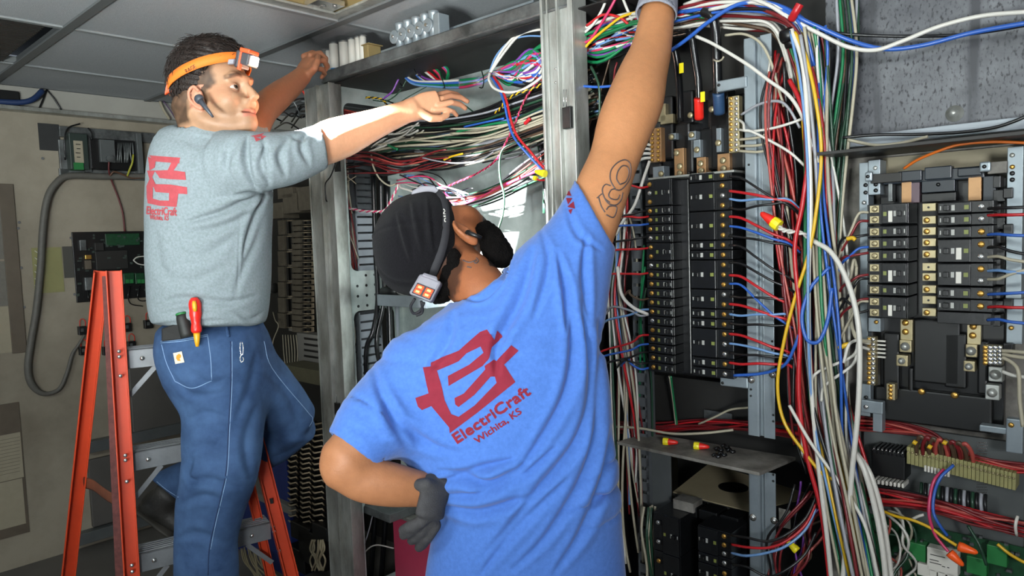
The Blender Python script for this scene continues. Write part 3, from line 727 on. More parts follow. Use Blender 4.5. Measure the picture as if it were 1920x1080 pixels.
spot('cap_lamp_beam', P(806, 338, 1.58), P(900, 120, 2.6), 15, 90, .8, (.95, .98, 1.0))
# earpiece
ep = thing('earpiece', 'small black earpiece in the ear below the black cap', 'earpiece', P(880, 438, 1.50))
eo = np.array(ep.location)
part('stem', MB().tube([P(876, 436, 1.497)-eo, P(888, 440, 1.492)-eo, P(903, 446, 1.492)-eo], [.0045, .0045, .004], 10), M_black, ep)
part('bud', MB().lathe([(.001, -.004), (.006, -.003), (.007, .001), (.004, .006)], P(878, 437, 1.50)-eo, (0, -1, 0)), M_black, ep)
# ================================================================ person in the grey sweatshirt, on the ladder
M_skin1 = mat('fair_skin', '#c99b7c', .5, vcol='tint', noise=.05, nscale=70, bump=.08, bscale=300, sss=.08, spec=.35)
M_hair1 = mat('dark_brown_hair', '#241914', .55, noise=.5, nscale=120, bump=.4, bscale=200, spec=.4)
M_grey = mat('grey_jersey', '#868f95', .92, noise=.13, nscale=160, bump=.12, bscale=900, spec=.15, col2='#747f81')
M_denim = mat('blue_denim', '#435d82', .85, col2='#2d4263', nscale=9, bump=.15, bscale=700, spec=.15)
M_denl = mat('denim_seam', '#7f9cc0', .85, noise=.2, nscale=60)
M_dend = mat('denim_stitch_shadow', '#22365a', .85)
M_print1 = mat('faded_red_print', '#a8434a', .85, noise=.2, nscale=60)
base1 = P(400, 700, 2.05); base1[2] = .40
p1 = person_root('person', 'person in a grey sweatshirt and blue jeans standing on the orange ladder, reaching right', base1)
hc1 = P(402, 152, 1.95)
f1 = unit(np.array([.93, -.29, .09])); u1 = unit(np.array([-.09, .02, 1.])); r1 = unit(np.cross(f1, u1)); u1 = np.cross(r1, f1)
if r1[1] > 0: r1 = -r1; 
Hd = lambda a, b, c: hc1+f1*a+r1*b+u1*c
Hf = lambda a, b, c: Hd(a*.97, b, c-.018*min(1, max(0, (c+.125)/.07)))
s1 = [Ell(Hd(-.012, 0, .012), (.098, .094, .077), f1, u1, k=.02),
      Ell(Hd(.035, 0, -.05), (.062, .082, .06), f1, u1, k=.03)]
s1[0].r = np.array([.094, .094, .077])
for b in (1, -1):
    s1 += [Loft([Hf(-.022, .064*b, -.075), Hf(.01, .055*b, -.118), Hf(.06, .025*b, -.135), Hf(.085, 0, -.132)], [.02, .022, .022, .02], [.02, .02, .02, .018], r1, k=.03),
           Ell(Hf(.066, .044*b, -.055), (.026, .020, .022), f1, u1, k=.04),       # cheek bone
           Loft([Hf(.084, .047*b, .006), Hf(.092, .034*b, .010), Hf(.096, .008*b, .006)], [.005, .0085, .0085], [.005, .008, .008], r1, k=.016),   # brow ridge
           Ell(Hf(.100, .031*b, -.020), (.018, .013, .019), f1, u1, k=.012, op='-'), Ell(Hf(.080, .031*b, -.020), .0155, k=.004), Loft([Hf(.092, .049*b, -.0215), Hf(.099, .032*b, -.0205), Hf(.097, .014*b, -.0215)], [.002, .0042, .002], [.012]*3, u1, k=.002, op='-'),
           Ell(Hf(.105, .0135*b, -.060), (.011, .009, .009), f1, u1, k=.008),
           Ell(Hf(.112, .008*b, -.0685), (.006, .004, .0045), f1, u1, k=.003, op='-')]
s1 += [Loft([Hf(.094, 0, .004), Hf(.103, 0, -.015), Hf(.1165, 0, -.034), Hf(.1245, 0, -.048)], [.0085, .0085, .0105, .0125], [.0085, .009, .0105, .0115], r1, k=.012),
       Ell(Hf(.094, 0, -.085), (.014, .022, .03), f1, u1, k=.015),
       Loft([Hf(.092, .024, -.093), Hf(.104, .010, -.0895), Hf(.106, 0, -.0905), Hf(.104, -.010, -.0895), Hf(.092, -.024, -.093)], [.004, .0055, .005, .0055, .004], [.005, .006, .006, .006, .005], u1, k=.005),
       Loft([Hf(.091, .022, -.1005), Hf(.101, .010, -.1045), Hf(.103, 0, -.105), Hf(.101, -.010, -.1045), Hf(.091, -.022, -.1005)], [.004, .006, .0065, .006, .004], [.005, .0065, .007, .0065, .005], u1, k=.005),
       Loft([Hf(.094, .026, -.0975), Hf(.112, .0, -.0975), Hf(.094, -.026, -.0975)], .0016, .008, u1, k=.003, op='-'),
       Ell(Hf(.093, 0, -.128), (.017, .018, .022), f1, u1, k=.02),
       Ell(Hf(.094, 0, -.113), (.006, .004, .012), f1, u1, k=.012),
       Loft([P(366, 195, 1.965), P(378, 228, 1.965), P(392, 262, 1.97)], [.062, .060, .064], [.062, .062, .064], (0, 1, 0), k=.035),
       Ell(P(400, 300, 1.99), (.10, .08, .08), k=.05)]
# ear
e0 = Hd(.004, .075, -.060); eu = unit(u1*1.0-f1*.18); ef = unit(np.cross(eu, r1)); 
if ef@f1 < 0: ef = -ef
s1 += [Ell(e0-ef*.004, (.019, .033, .008), ef, eu, k=.006),
       Loft([e0+ef*.010+eu*.016+r1*.008, e0+eu*.031+r1*.009, e0-ef*.016+eu*.022+r1*.012, e0-ef*.020+r1*.012, e0-ef*.010-eu*.020+r1*.008, e0+ef*.002-eu*.030+r1*.006], .0042, .004, r1, k=.005),
       Ell(e0+r1*.010+ef*.002-eu*.002, (.009, .015, .008), ef, eu, k=.005, op='-'), Ell(e0+ef*.012-eu*.004+r1*.006, (.004, .007, .005), ef, eu, k=.005)]
# right arm (towards the wires)
ar = [(470, 300, 1.89, .042), (530, 296, 1.91, .048), (590, 278, 1.99, .055), (620, 265, 2.02, .059), (650, 254, 2.05, .0565), (700, 234, 2.1, .044), (745, 216, 2.15, .036), (775, 205, 2.17, .0325)]
s1.append(Loft([P(x, y, d) for x, y, d, r in ar], [r for *_, r in ar], [r*.9 for *_, r in ar], CR[:, 1], k=.02, sub=4))
s1 += [Loft([P(768, 207, 2.165), P(795, 199, 2.185), P(820, 193, 2.20)], [.030, .040, .038], [.021, .019, .016], unit(CR[:, 1]+CR[:, 2]*.3), k=.012)]
fg = [[(815, 180, 2.09), (838, 174, 2.115), (856, 177, 2.135), (866, 184, 2.145)], [(819, 188, 2.08), (845, 180, 2.10), (864, 183, 2.12), (876, 190, 2.13)], [(820, 198, 2.07), (846, 192, 2.085), (863, 196, 2.105), (872, 203, 2.115)], [(814, 206, 2.065), (836, 205, 2.075), (850, 209, 2.09), (856, 216, 2.10)]]
for i, q in enumerate(fg): s1.append(Cap([P(a[0], a[1], a[2]+.12) for a in q], np.array([.0098, .0092, .0085, .0075])*(1 if i < 3 else .86), k=.004))
s1.append(Cap([P(790, 212, 2.165), P(808, 222, 2.17), P(826, 222, 2.185), P(838, 216, 2.20)], [.0135, .012, .0105, .009], k=.008))
# left arm (to the top of the post)
al = [(440, 275, 2.14, .058), (470, 245, 2.25, .055), (492, 208, 2.36, .051), (520, 182, 2.46, .048), (548, 160, 2.55, .040), (566, 143, 2.60, .033)]
s1.append(Loft([P(x, y, d) for x, y, d, r in al], [r for *_, r in al], [r*.92 for *_, r in al], CR[:, 1], k=.02, sub=4))
s1 += [Loft([P(564, 146, 2.60), P(574, 130, 2.62), P(582, 116, 2.64)], [.031, .041, .040], [.024, .024, .022], unit(CR[:, 0]*.9+CR[:, 1]*.5), k=.012)]
lfg = [[(570, 106, 2.64), (586, 99, 2.66), (600, 104, 2.69), (604, 113, 2.71)], [(582, 104, 2.63), (600, 100, 2.66), (611, 110, 2.69), (610, 121, 2.70)], [(590, 114, 2.62), (607, 113, 2.65), (614, 124, 2.68), (608, 133, 2.69)], [(590, 128, 2.61), (604, 130, 2.64), (609, 138, 2.67), (603, 145, 2.68)]]
for i, q in enumerate(lfg): s1.append(Cap([P(*a) for a in q], np.array([.0115, .0105, .0098, .0088])*(1 if i < 3 else .88), k=.004))
s1.append(Cap([P(580, 138, 2.59), P(590, 128, 2.575), P(595, 115, 2.58), P(596, 106, 2.60)], [.0145, .013, .0115, .010], k=.008))
V, Q = sdf_mesh(s1, .0026); V = laplace(V, Q, 1, .4)
q_ = V-hc1; a_, b_, c_ = q_@f1, q_@r1, q_@u1
col = np.tile(lin('#a98265'), (len(V), 1)); hd = (np.linalg.norm(q_, axis=1) < .19)
red = hd & (np.abs(a_-.06) < .03) & (c_ < -.03) & (c_ > -.08); col[red] = col[red]*np.array([1.04, .93, .92])
arm = ~hd; col[arm] = np.array(lin('#b58363'))
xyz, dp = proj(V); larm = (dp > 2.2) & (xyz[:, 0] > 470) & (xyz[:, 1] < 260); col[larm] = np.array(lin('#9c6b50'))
def blend(mask_w, c): global col; col = col*(1-mask_w[:, None])+np.array(lin(c))*mask_w[:, None]
sm_ = lambda x, a, b: np.clip((x-a)/(b-a), 0, 1)
q2_ = V-hc1; cf = c_+.018*np.clip((c_+.135)/.075, 0, 1)
lips = hd & (np.abs(b_) < .027) & (a_ > .085) & (cf > -.112) & (cf < -.087); blend(lips*.6, '#a8584e')
mouth = hd & (np.abs(b_) < .026) & (a_ > .083) & (np.abs(cf+.0975) < .0022); blend(mouth*.7, '#4a2420')
nn_ = fnoise(V, 160, 21)
stub = hd*sm_(cf, -.05, -.09)*sm_(a_, -.03, 0)*(1-lips)*(.6+.3*nn_); blend(np.clip(stub, 0, 1)*.38, '#6b5242')
bl = hd*sm_(a_, .065, .072)*sm_(np.abs(np.abs(b_)-.033), .021, .015)*sm_(np.abs(cf-.011+.30*np.maximum(np.abs(b_)-.03, 0)), .0075, .004); blend(np.clip(bl, 0, 1)*.85, '#33221a')
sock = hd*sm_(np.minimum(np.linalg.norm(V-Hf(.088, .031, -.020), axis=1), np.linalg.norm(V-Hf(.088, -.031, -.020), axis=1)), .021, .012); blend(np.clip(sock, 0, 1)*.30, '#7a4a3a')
w1 = sm_(c_-.45*np.clip(a_, 0, .2)+.006*nn_, -.058, -.046)*sm_(a_+.004*nn_+.25*np.minimum(c_, 0), .054, .040)
sb = sm_(a_, .024, .014)*sm_(a_, -.006, .004)*sm_(c_, -.078, -.066)*(np.abs(b_) > .045); nape = sm_(a_, -.030, -.045)*sm_(c_, -.125, -.108)
w_ = np.clip(w1+sb*.7+nape, 0, 1)*hd*(.85+.12*nn_)
earm = (np.linalg.norm(V-e0, axis=1) < .036) & (b_ > .069); w_[earm] = 0; col[earm] = np.array(lin('#b87f66')); blend(np.clip(w_, 0, 1)*.97, '#241a14')
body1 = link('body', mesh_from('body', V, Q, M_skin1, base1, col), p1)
head1 = (V, Q)
M_eye = [mat('eye_white', '#a89c94', .2), mat('iris', '#4b3324', .15), mat('pupil', '#080606', .1)]
for b in (1, -1):
    g_ = unit(f1*.95+r1*.16+u1*.10); c0 = Hf(.0815, .031*b, -.0205); mb = MB()
    prof = [(.0138*math.sin(t), .0138*math.cos(t)) for t in np.linspace(0.02, PI-.02, 25)]; mb.lathe(prof, c0-base1, g_, 28)
    o = link('eye', mb.mesh('eye', M_eye[0]), p1); o.data.materials.append(M_eye[1]); o.data.materials.append(M_eye[2])
    for pl in o.data.polygons:
        ca = (np.array(pl.center)-(c0-base1))@g_/.0138
        pl.material_index = 2 if ca > .97 else (1 if ca > .86 else 0)
# hair: a cap of hair with combed locks over it
hs = [Ell(Hd(-.016, 0, .022), (.099, .100, .085), f1, u1, k=.02), Ell(Hd(.028, 0, .055), (.064, .046, .066), f1, u1, k=.03), Ell(Hd(-.06, 0, .01), (.062, .075, .073), f1, u1, k=.03), Ell(Hd(-.062, 0, -.06), (.035, .055, .052), f1, u1, k=.02),
      Ell(Hd(.085, 0, -.048), (.084, .09, .2), f1, u1, k=.015, op='-'), Ell(Hd(.006, .10, -.058), (.026, .040, .05), f1, u1, k=.008, op='-')]
V, Q = sdf_mesh(hs, .0035); V = laplace(V, Q, 2); n = vnormals(V, Q); q_ = V-hc1; a_, b_, c_ = q_@f1, q_@r1, q_@u1
V = V+n*((.0022*np.sin(c_*420+a_*120+3*fnoise(V, 30, 1))*(.5+.5*fnoise(V, 60, 4))+fnoise(V, 55, 8)*.0022)*(b_ > -1))[:, None]
hair1 = link('hair', mesh_from('hair', V, Q, M_hair1, base1), p1)
hv, hn = V, n; ms = MB(); rg = np.random.default_rng(5)
sel = np.where((c_ > .0) | (a_ < -.05))[0]
for i in rg.choice(sel, 1500):
    p0 = hv[i]; nn = hn[i]; cmb = unit(f1*(.9 if a_[i] > -.02 else -.2)+r1*rg.normal(0, .25)-u1*(.35 if a_[i] > -.02 else 1.0)); t = unit(cmb-nn*(cmb@nn)+nn*rg.uniform(.05, .28)); L = rg.uniform(.014, .032)
    if c_[i] > .09 and a_[i] > -.05: L *= 1.2
    pts = [p0-nn*.002, p0+t*L*.5+nn*.0015, p0+t*L+nn*(-.002)]
    ms.tube([q-base1 for q in pts], [.0013, .0011, .0003], 3, caps=False)
part('hair_locks', ms, M_hair1, hair1)
# --- sweatshirt
t1 = [(393, 603, 100), (393, 590, 104), (393, 560, 108), (393, 500, 111), (393, 430, 112), (394, 360, 113), (394, 310, 110), (395, 275, 101), (397, 252, 78), (398, 234, 46)]
d1 = [2.05, 2.05, 2.05, 2.04, 2.03, 2.01, 2.0, 1.99, 1.98, 1.975]; k1 = [.145, .15, .15, .15, .15, .145, .14, .12, .095, .07]
h1 = [Loft([P(x, y, d) for (x, y, _), d in zip(t1, d1)], [R_(h, d) for (_, _, h), d in zip(t1, d1)], k1, CR[:, 0], k=.03, sub=3, cap=.1)]
rs = [(440, 308, 1.93, 58, .085), (480, 303, 1.90, 54, .080), (530, 299, 1.93, 50, .073), (570, 288, 1.965, 44, .066), (600, 275, 1.995, 40, .063), (618, 268, 2.01, 38, .061)]
ax1 = unit(P(600, 240, 2.0)-P(612, 308, 2.0))
h1 += [Loft([P(x, y, d) for x, y, d, *_ in rs], [R_(h, d) for _, _, d, h, _ in rs], [t for *_, t in rs], ax1, k=.04, sub=3, cap=.2),
       Ell(P(445, 306, 1.94), (.09, .075, .06), k=.06),
       Loft([P(420, 270, 2.12), P(450, 262, 2.2), P(470, 248, 2.27)], [.072, .066, .060], [.072, .066, .060], CR[:, 1], k=.04, sub=3, cap=.2),
       HS((598, 232), (614, 312), 2.0, (650, 260), .12, tilt=.1),
       Loft([P(560, 285, 1.965), P(600, 274, 1.995), P(650, 256, 2.05)], .056, .0535, ax1, k=.003, op='-', cap=.3),
       HS((330, 222), (480, 240), 1.97, (400, 190), .13, tilt=.12),
       Loft([P(388, 252, 1.97), P(378, 228, 1.965), P(366, 195, 1.965)], .066, .068, (0, 1, 0), k=.003, op='-', cap=.3)]
V, Q = sdf_mesh(h1, .005); V = laplace(V, Q, 3)
FG = [([(505, 362), (460, 378), (410, 400), (345, 418)], 7, .010), ([(500, 362), (480, 400), (462, 450), (455, 480)], 6, .009), ([(498, 365), (470, 362), (440, 365)], 5, .007), ([(455, 250), (430, 285), (418, 330)], 8, .006), ([(540, 262), (525, 290), (535, 330)], 7, .007),
      ([(500, 275), (490, 310), (505, 345)], 7, .006), ([(575, 250), (565, 275), (580, 310)], 6, .006), ([(500, 350), (480, 440), (450, 520), (440, 560)], 8, .004), ([(290, 575), (340, 560), (420, 568), (480, 555)], 7, .008), ([(300, 590), (380, 580), (440, 588)], 6, .006), ([(440, 585), (470, 598), (492, 585)], 5, .006),
      ([(320, 470), (380, 480), (440, 440)], 10, .004), ([(300, 500), (350, 530), (420, 500)], 10, .004), ([(340, 440), (400, 430), (470, 400)], 9, .004), ([(290, 430), (300, 500), (330, 540)], 10, .004), ([(285, 610), (360, 604), (430, 600)], 4, .004), ([(545, 255), (560, 262), (590, 250)], 5, .004),
      ([(370, 245), (360, 290), (330, 320)], 9, .003), ([(450, 400), (447, 480), (446, 560)], 2, .002)]
V = folds(V, Q, FG); n = vnormals(V, Q); V = V+n*(fnoise(V, 16, 6)*.0025)[:, None]
sh1 = link('sweatshirt', mesh_from('sweatshirt', V, Q, M_grey, base1), p1); dec = Decal(V, Q)
pb = MB()
T = lambda x, y: (260+x/2.455, 200+y/2.455)
q2 = lambda *p_: [(x/2, y/2) for x, y in p_]
for st_ in (q2((560, 583), (675, 592), (673, 613), (583, 606)), q2((652, 592), (677, 592), (664, 622), (650, 642), (630, 638)), q2((580, 640), (640, 638), (695, 645), (698, 675), (640, 672), (600, 668), (592, 655)), q2((556, 588), (586, 600), (582, 628), (562, 640), (560, 615)),
            q2((553, 640), (583, 640), (572, 665), (585, 690), (566, 712), (550, 700), (562, 672)), q2((572, 690), (640, 692), (702, 702), (703, 728), (660, 726), (585, 720)), q2((636, 700), (672, 704), (663, 775), (634, 771)), q2((553, 738), (600, 752), (664, 753), (662, 776), (600, 772), (555, 762)), q2((551, 700), (575, 705), (574, 745), (552, 745))):
    dec.lay(pb, [t for t in tess(st_)], mx=3)
pw = MB(); ps = MB()
for tl in embolden(textline('ElectriCraft', (274, 401), (331, 404), 15), [(1.1, 0), (.6, .8), (.5, -.5)]): dec.lay(pw, tl, mx=4)
for tl in embolden(textline('Wichita, KS', (281, 411), (316, 413), 9), [(.8, 0), (.4, .5)]): dec.lay(pw, tl, mx=4)
dec.lay(ps, [[(470, 256), (496, 250), (486, 258)], [(476, 256), (490, 262), (480, 266)], [(488, 254), (500, 256), (490, 262)]], mx=3)
for nm_, m_ in (('shirt_print', pb), ('shirt_lettering', pw), ('sleeve_print', ps)): part(nm_, MB().add([np.array(v)-base1 for v in m_.v], m_.f, True), M_print1, sh1)
# --- jeans
j1 = [(394, 618, 94), (398, 650, 100), (405, 700, 92), (418, 760, 76), (418, 820, 73), (414, 880, 69), (398, 940, 64), (388, 1000, 57), (387, 1060, 57), (390, 1130, 56), (392, 1200, 56), (392, 1280, 58)]
dj = [2.06, 2.07, 2.07, 2.06, 2.05, 2.04, 2.05, 2.06, 2.07, 2.08, 2.09, 2.10]
jj = [Loft([P(x, y, d) for (x, y, _), d in zip(j1, dj)], [R_(h, d) for (_, _, h), d in zip(j1, dj)], [.15, .16, .15, .115, .105, .1, .09, .08, .08, .08, .08, .085], CR[:, 0], k=.03, sub=3, cap=.3),
      Loft([P(445, 680, 2.12), P(500, 735, 2.22), P(548, 785, 2.31)], [.115, .10, .075], [.10, .095, .078], (0, 1, 0), k=.05, sub=4, cap=.6),
      Loft([P(560, 792, 2.33), P(500, 835, 2.37), P(420, 872, 2.39), P(350, 900, 2.40), P(308, 918, 2.40)], [.072, .078, .074, .066, .066], [.072, .075, .07, .065, .062], (0, 1, 0), k=.05, sub=4, cap=.25),
      HS((291, 906), (333, 938), 2.40, (280, 950), .10), Ell(P(400, 590, 2.05), (.16, .13, .03), k=.01, op='-')]
V, Q = sdf_mesh(jj, .005); V = laplace(V, Q, 2)
FJ = [([(350, 790), (385, 775), (430, 785)], 8, .006), ([(345, 850), (380, 835), (420, 840)], 8, .005), ([(350, 690), (390, 720), (420, 712)], 8, .005), ([(480, 760), (460, 830), (470, 900)], 9, .005), ([(345, 905), (390, 900), (450, 915)], 8, .006), ([(335, 950), (380, 930), (430, 945)], 8, .006), ([(360, 860), (352, 890), (368, 905)], 6, .006),
      ([(500, 700), (540, 740), (560, 790)], 9, .005), ([(505, 860), (540, 850), (580, 825)], 8, .005), ([(330, 1010), (370, 1000), (430, 1020)], 8, .005), ([(480, 660), (470, 720), (440, 790)], 8, .004), ([(320, 700), (360, 740), (420, 735)], 6, .004)]
V = folds(V, Q, FJ); n = vnormals(V, Q); V = V+n*(fnoise(V, 20, 16)*.003)[:, None]
jeans = link('jeans', mesh_from('jeans', V, Q, M_denim, base1), p1); dj_ = Decal(V, Q)
def laid(name, lines, r, m, parent, dec_=None, base=base1, off=0.0):
    for pl in lines:
        mb = MB(); (dec_ or dj_).line(mb, pl, r, off)
        if mb.v: part(name, MB().add([np.array(v)-base for v in mb.v], mb.f, True), m, parent)
laid('seam', [[(432, 640), (432, 720), (428, 800), (424, 880), (414, 930), (402, 980), (392, 1030), (390, 1078)]], .0016, M_dend, jeans)
laid('seam', [[(435, 640), (435, 720), (431, 800), (427, 880), (417, 930), (405, 980), (395, 1030)]], .0011, M_denl, jeans)
laid('seam', [[(495, 640), (510, 690), (575, 770), (586, 785), (580, 800)]], .0012, M_denl, jeans)
laid('pocket_stitching', [[(301, 640), (345, 636), (389, 627)], [(389, 627), (395, 672), (397, 712)], [(303, 646), (312, 680), (328, 715)], [(301, 643), (345, 639), (389, 630)], [(328, 715), (360, 728), (397, 714)]], .0012, M_denl, jeans)
laid('belt_loop', [[(425, 612), (428, 632)]], .005, M_denim, jeans)
laid('hem_stitching', [[(294, 903), (312, 918), (334, 932)]], .0014, M_denl, jeans)
for c_, g_ in ((M_cream, [(326, 662), (342, 659), (347, 679), (330, 682)]),):
    pm = MB(); dj_.lay(pm, [[g_[0], g_[1], g_[2]], [g_[0], g_[2], g_[3]]], off=.003, mx=4); pt = part('pocket_patch', MB().add([np.array(v)-base1 for v in pm.v], pm.f), mat('cream_cloth_patch', '#cfc8b4', .8), jeans)
    pm = MB(); pts = [(341, 665), (337, 663), (333, 666), (332, 671), (335, 676), (341, 676), (338, 672), (341, 669)]
    dj_.lay(pm, [[pts[i] for i in t] for t in [(0, 1, 2), (0, 2, 7), (7, 2, 3), (7, 3, 6), (6, 3, 4), (6, 4, 5)]], off=.0042, mx=3); part('patch_emblem', MB().add([np.array(v)-base1 for v in pm.v], pm.f), mat('golden_thread', '#d08a2a', .7), pt)
# boots
V, Q = sdf_mesh([Loft([P(318, 925, 2.40), P(300, 945, 2.40), P(296, 952, 2.40)], [.052, .05, .05], [.05, .05, .05], (0, 1, 0), k=.02),
                 Loft([P(288, 940, 2.40), P(310, 958, 2.41), P(345, 982, 2.42), P(385, 1005, 2.43)], [.045, .045, .05, .04], [.04, .038, .034, .026], (0, 1, 0), k=.02, cap=.8)], .005)
bt = link('boot', mesh_from('boot', laplace(V, Q, 1), Q, M_boot, base1), p1)
V, Q = sdf_mesh([Loft([P(262, 950, 2.40), P(290, 970, 2.41), P(330, 998, 2.42), P(378, 1022, 2.43)], [.042, .044, .05, .04], [.012]*4, (0, 1, 0), k=.01, cap=.8)], .004)
link('sole', mesh_from('sole', V, Q, mat('rubber_sole', '#37342f', .7), base1), bt)
ft = P(392, 1290, 2.10); ft[2] = .40
V, Q = sdf_mesh(boot_prims(ft+[-.03, .02, 0], ft+[.20, .06, 0]), .006); link('boot', mesh_from('boot', V, Q, M_boot, base1), p1)
# --- headlamp
h = thing('head_lamp', 'orange strapped head lamp, lit, on the dark haired person', 'head lamp', Hd(.1, .02, .07)); ho = np.array(h.location)
M_orb = mat('orange_elastic', '#e8751f', .75, noise=.15, nscale=300); M_orl = mat('lamp_orange_plastic', '#e8542a', .4)
dh = Decal(*[hv, Q]) if False else None
band = []
for th in np.linspace(0, 2*PI, 49):
    a, b = .116*math.cos(th)-.014, .0925*math.sin(th); cc_ = .022*(a+.02)/.1+.010
    band.append(Hd(a, b, cc_+.004))
band = np.array(band); v = []
for i, q in enumerate(band):
    rad = unit(q-Hd(-.014, 0, 0)-u1*((q-hc1)@u1)); t = band[(i+1) % 48]-band[i-1 if i else 47]; wv = unit(np.cross(rad, unit(t)))
    for s in (-1, 1): v.append(q+wv*s*.0125-ho)
sb_ = MB().add(v, [(i*2, i*2+1, (i+1)*2+1, (i+1)*2) for i in range(48)], True); so_ = part('strap', sb_, M_orb, h); so_.modifiers.new('t', 'SOLIDIFY').thickness = .003
HL = lambda a, b, c: Hd(a, b, c)-ho
bd = MB(); 
def obox(mb, c, ex, ey, ez, X, Y, Z):
    c = np.array(c); v = [c+X*i*ex+Y*j*ey+Z*k*ez for k in (-1, 1) for i, j in ((-1, -1), (1, -1), (1, 1), (-1, 1))]
    return mb.add(v, [(3, 2, 1, 0), (4, 5, 6, 7), (0, 1, 5, 4), (1, 2, 6, 5), (2, 3, 7, 6), (3, 0, 4, 7)])
fl = unit(f1*.9-u1*.38); ul = unit(np.cross(r1, fl)); 
if ul@u1 < 0: ul = -ul
part('back_plate', obox(MB(), HL(.108, .012, .032), .007, .024, .022, fl, r1, ul), mat('dark_grey_plastic', '#3a3a3e', .5), h, bevel=.004)
part('lamp_body', obox(MB(), HL(.128, .012, .028), .014, .022, .016, fl, r1, ul), mat('dark_grey_plastic', '#3a3a3e', .5), h, bevel=.004)
part('lamp_trim', obox(MB(), HL(.132, .012, .049), .016, .021, .006, fl, r1, ul).add([], []), M_orl, h, bevel=.003)
part('lamp_trim', obox(MB(), HL(.114, .030, .026), .003, .006, .024, fl, r1, ul), M_orl, h, bevel=.002)
M_led = mat('lit_lamp_lens', '#ffffff', .2, emit='#fff2ea', estr=14)
spot('head_lamp_beam', Hd(.160, .034, .016), P(655, 262, 2.05), 2000, 50, .9, (.95, .97, 1.0))
part('lamp_lens', obox(MB(), HL(.1435, .012, .022), .0035, .014, .0125, fl, r1, ul), M_led, h, bevel=.003)
part('strap_buckle', obox(MB(), HL(-.098, .060, -.012), .012, .006, .014, unit(f1*.85-r1*.6+u1*.45), unit(r1+f1*.6), ul), M_orl, h, bevel=.003)
part('strap_hinge', obox(MB(), HL(.096, .043, .024), .008, .004, .007, unit(f1-r1*.5), r1, ul), M_hlg, h, bevel=.002)
tb = MB(); ds_ = Decal(np.array(sb_.v)+ho, np.array(sb_.f))
ds_.lay(tb, textline('RAGE', (352, 139), (370, 129), 9), off=.0048, mx=3)
if tb.v: part('strap_lettering', MB().add([np.array(v)-ho for v in tb.v], tb.f), M_black, so_)
# --- earpiece with boom
ep1 = thing('earpiece', 'black earpiece with slim boom in the ear under the orange strap', 'earpiece', e0); eo = np.array(e0)
pe = lambda x, y, d: P(x, y, d)-eo
part('bud', MB().lathe([(.001, .010), (.010, .008), (.013, .001), (.011, -.006), (.004, -.009)], pe(374, 186, 1.84)-r1*.0, r1, 18), mat('earpiece_grey', '#3c4048', .4), ep1)
part('boom', MB().tube([pe(376, 189, 1.83), pe(386, 202, 1.825), pe(399, 219, 1.82)], [.0085, .0055, .003], 10), mat('earpiece_grey', '#3c4048', .4), ep1)
# --- tools in the back pocket
def lathe_px(mb, pts, rad, base_, d): return mb.tube(spline([P(x, y, d)-base_ for x, y in pts], 3), np.interp(np.linspace(0, 1, (len(pts)-1)*3+1), np.linspace(0, 1, len(rad)), rad), 14)
sd = thing('screwdriver', 'red and yellow handled screwdriver sticking up out of the jeans back pocket', 'screwdriver', P(368, 640, 1.90)); so = np.array(sd.location)
part('handle', lathe_px(MB(), [(364, 558), (366, 575), (367, 595), (368, 612), (369, 624)], [.008, .0155, .0165, .015, .016, .0125, .0115, .0135, .0145, .011], so, 1.895), M_red, sd)
part('handle_stripe', lathe_px(MB(), [(364, 564), (366, 584)], [.004, .006, .006, .004], so, 1.880), mat('yellow_grip', '#d99a1c', .4), sd)
part('shaft', lathe_px(MB(), [(369, 622), (370, 650)], [.009, .008, .004], so, 1.897), mat('yellow_grip', '#d99a1c', .4), sd)
wt = thing('tool_handle', 'black handled tool in the jeans back pocket left of the red screwdriver', 'tool', P(350, 635, 1.905)); wo = np.array(wt.location)
part('grip', lathe_px(MB(), [(340, 588), (346, 610), (352, 632)], [.013, .017, .017, .018, .017], wo, 1.905), mat('black_rubber_grip', '#20211f', .6, noise=.3), wt)
part('end_ring', lathe_px(MB(), [(339, 586), (340, 590)], [.0125, .0145, .0145], wo, 1.905), M_greent, wt)
wl = MB(); wl.add([P(303, 616, 1.925)-P(320, 630, 1.92), P(334, 606, 1.915)-P(320, 630, 1.92), P(342, 636, 1.91)-P(320, 630, 1.92), P(303, 640, 1.92)-P(320, 630, 1.92)]+[P(303, 616, 1.945)-P(320, 630, 1.92), P(334, 606, 1.935)-P(320, 630, 1.92), P(342, 636, 1.93)-P(320, 630, 1.92), P(303, 640, 1.94)-P(320, 630, 1.92)], [(0,1,2,3),(7,6,5,4),(0,4,5,1),(1,5,6,2),(2,6,7,3),(3,7,4,0)])
solo('wallet', wl, mat('black_leather', '#191817', .6), 'black leather wallet in the back pocket beside the tool handles', 'wallet', P(320, 630, 1.92), bevel=.003)
kc = thing('clip', 'small steel spring clip hanging at the jeans pocket seam', 'clip', P(453, 640, 1.95)); ko = np.array(kc.location)
part('loop', MB().tube(spline([P(451, 641, 1.897)-ko, P(450, 652, 1.895)-ko, P(452, 664, 1.895)-ko, P(455, 664, 1.895)-ko, P(456, 652, 1.895)-ko, P(454, 641, 1.897)-ko], 4), .0012, 6), M_steel, kc)
part('hook', MB().tube(spline([P(453, 664, 1.895)-ko, P(450, 672, 1.894)-ko, P(453, 679, 1.894)-ko, P(457, 675, 1.894)-ko, P(455, 670, 1.894)-ko], 4), .0014, 6), M_steel, kc)
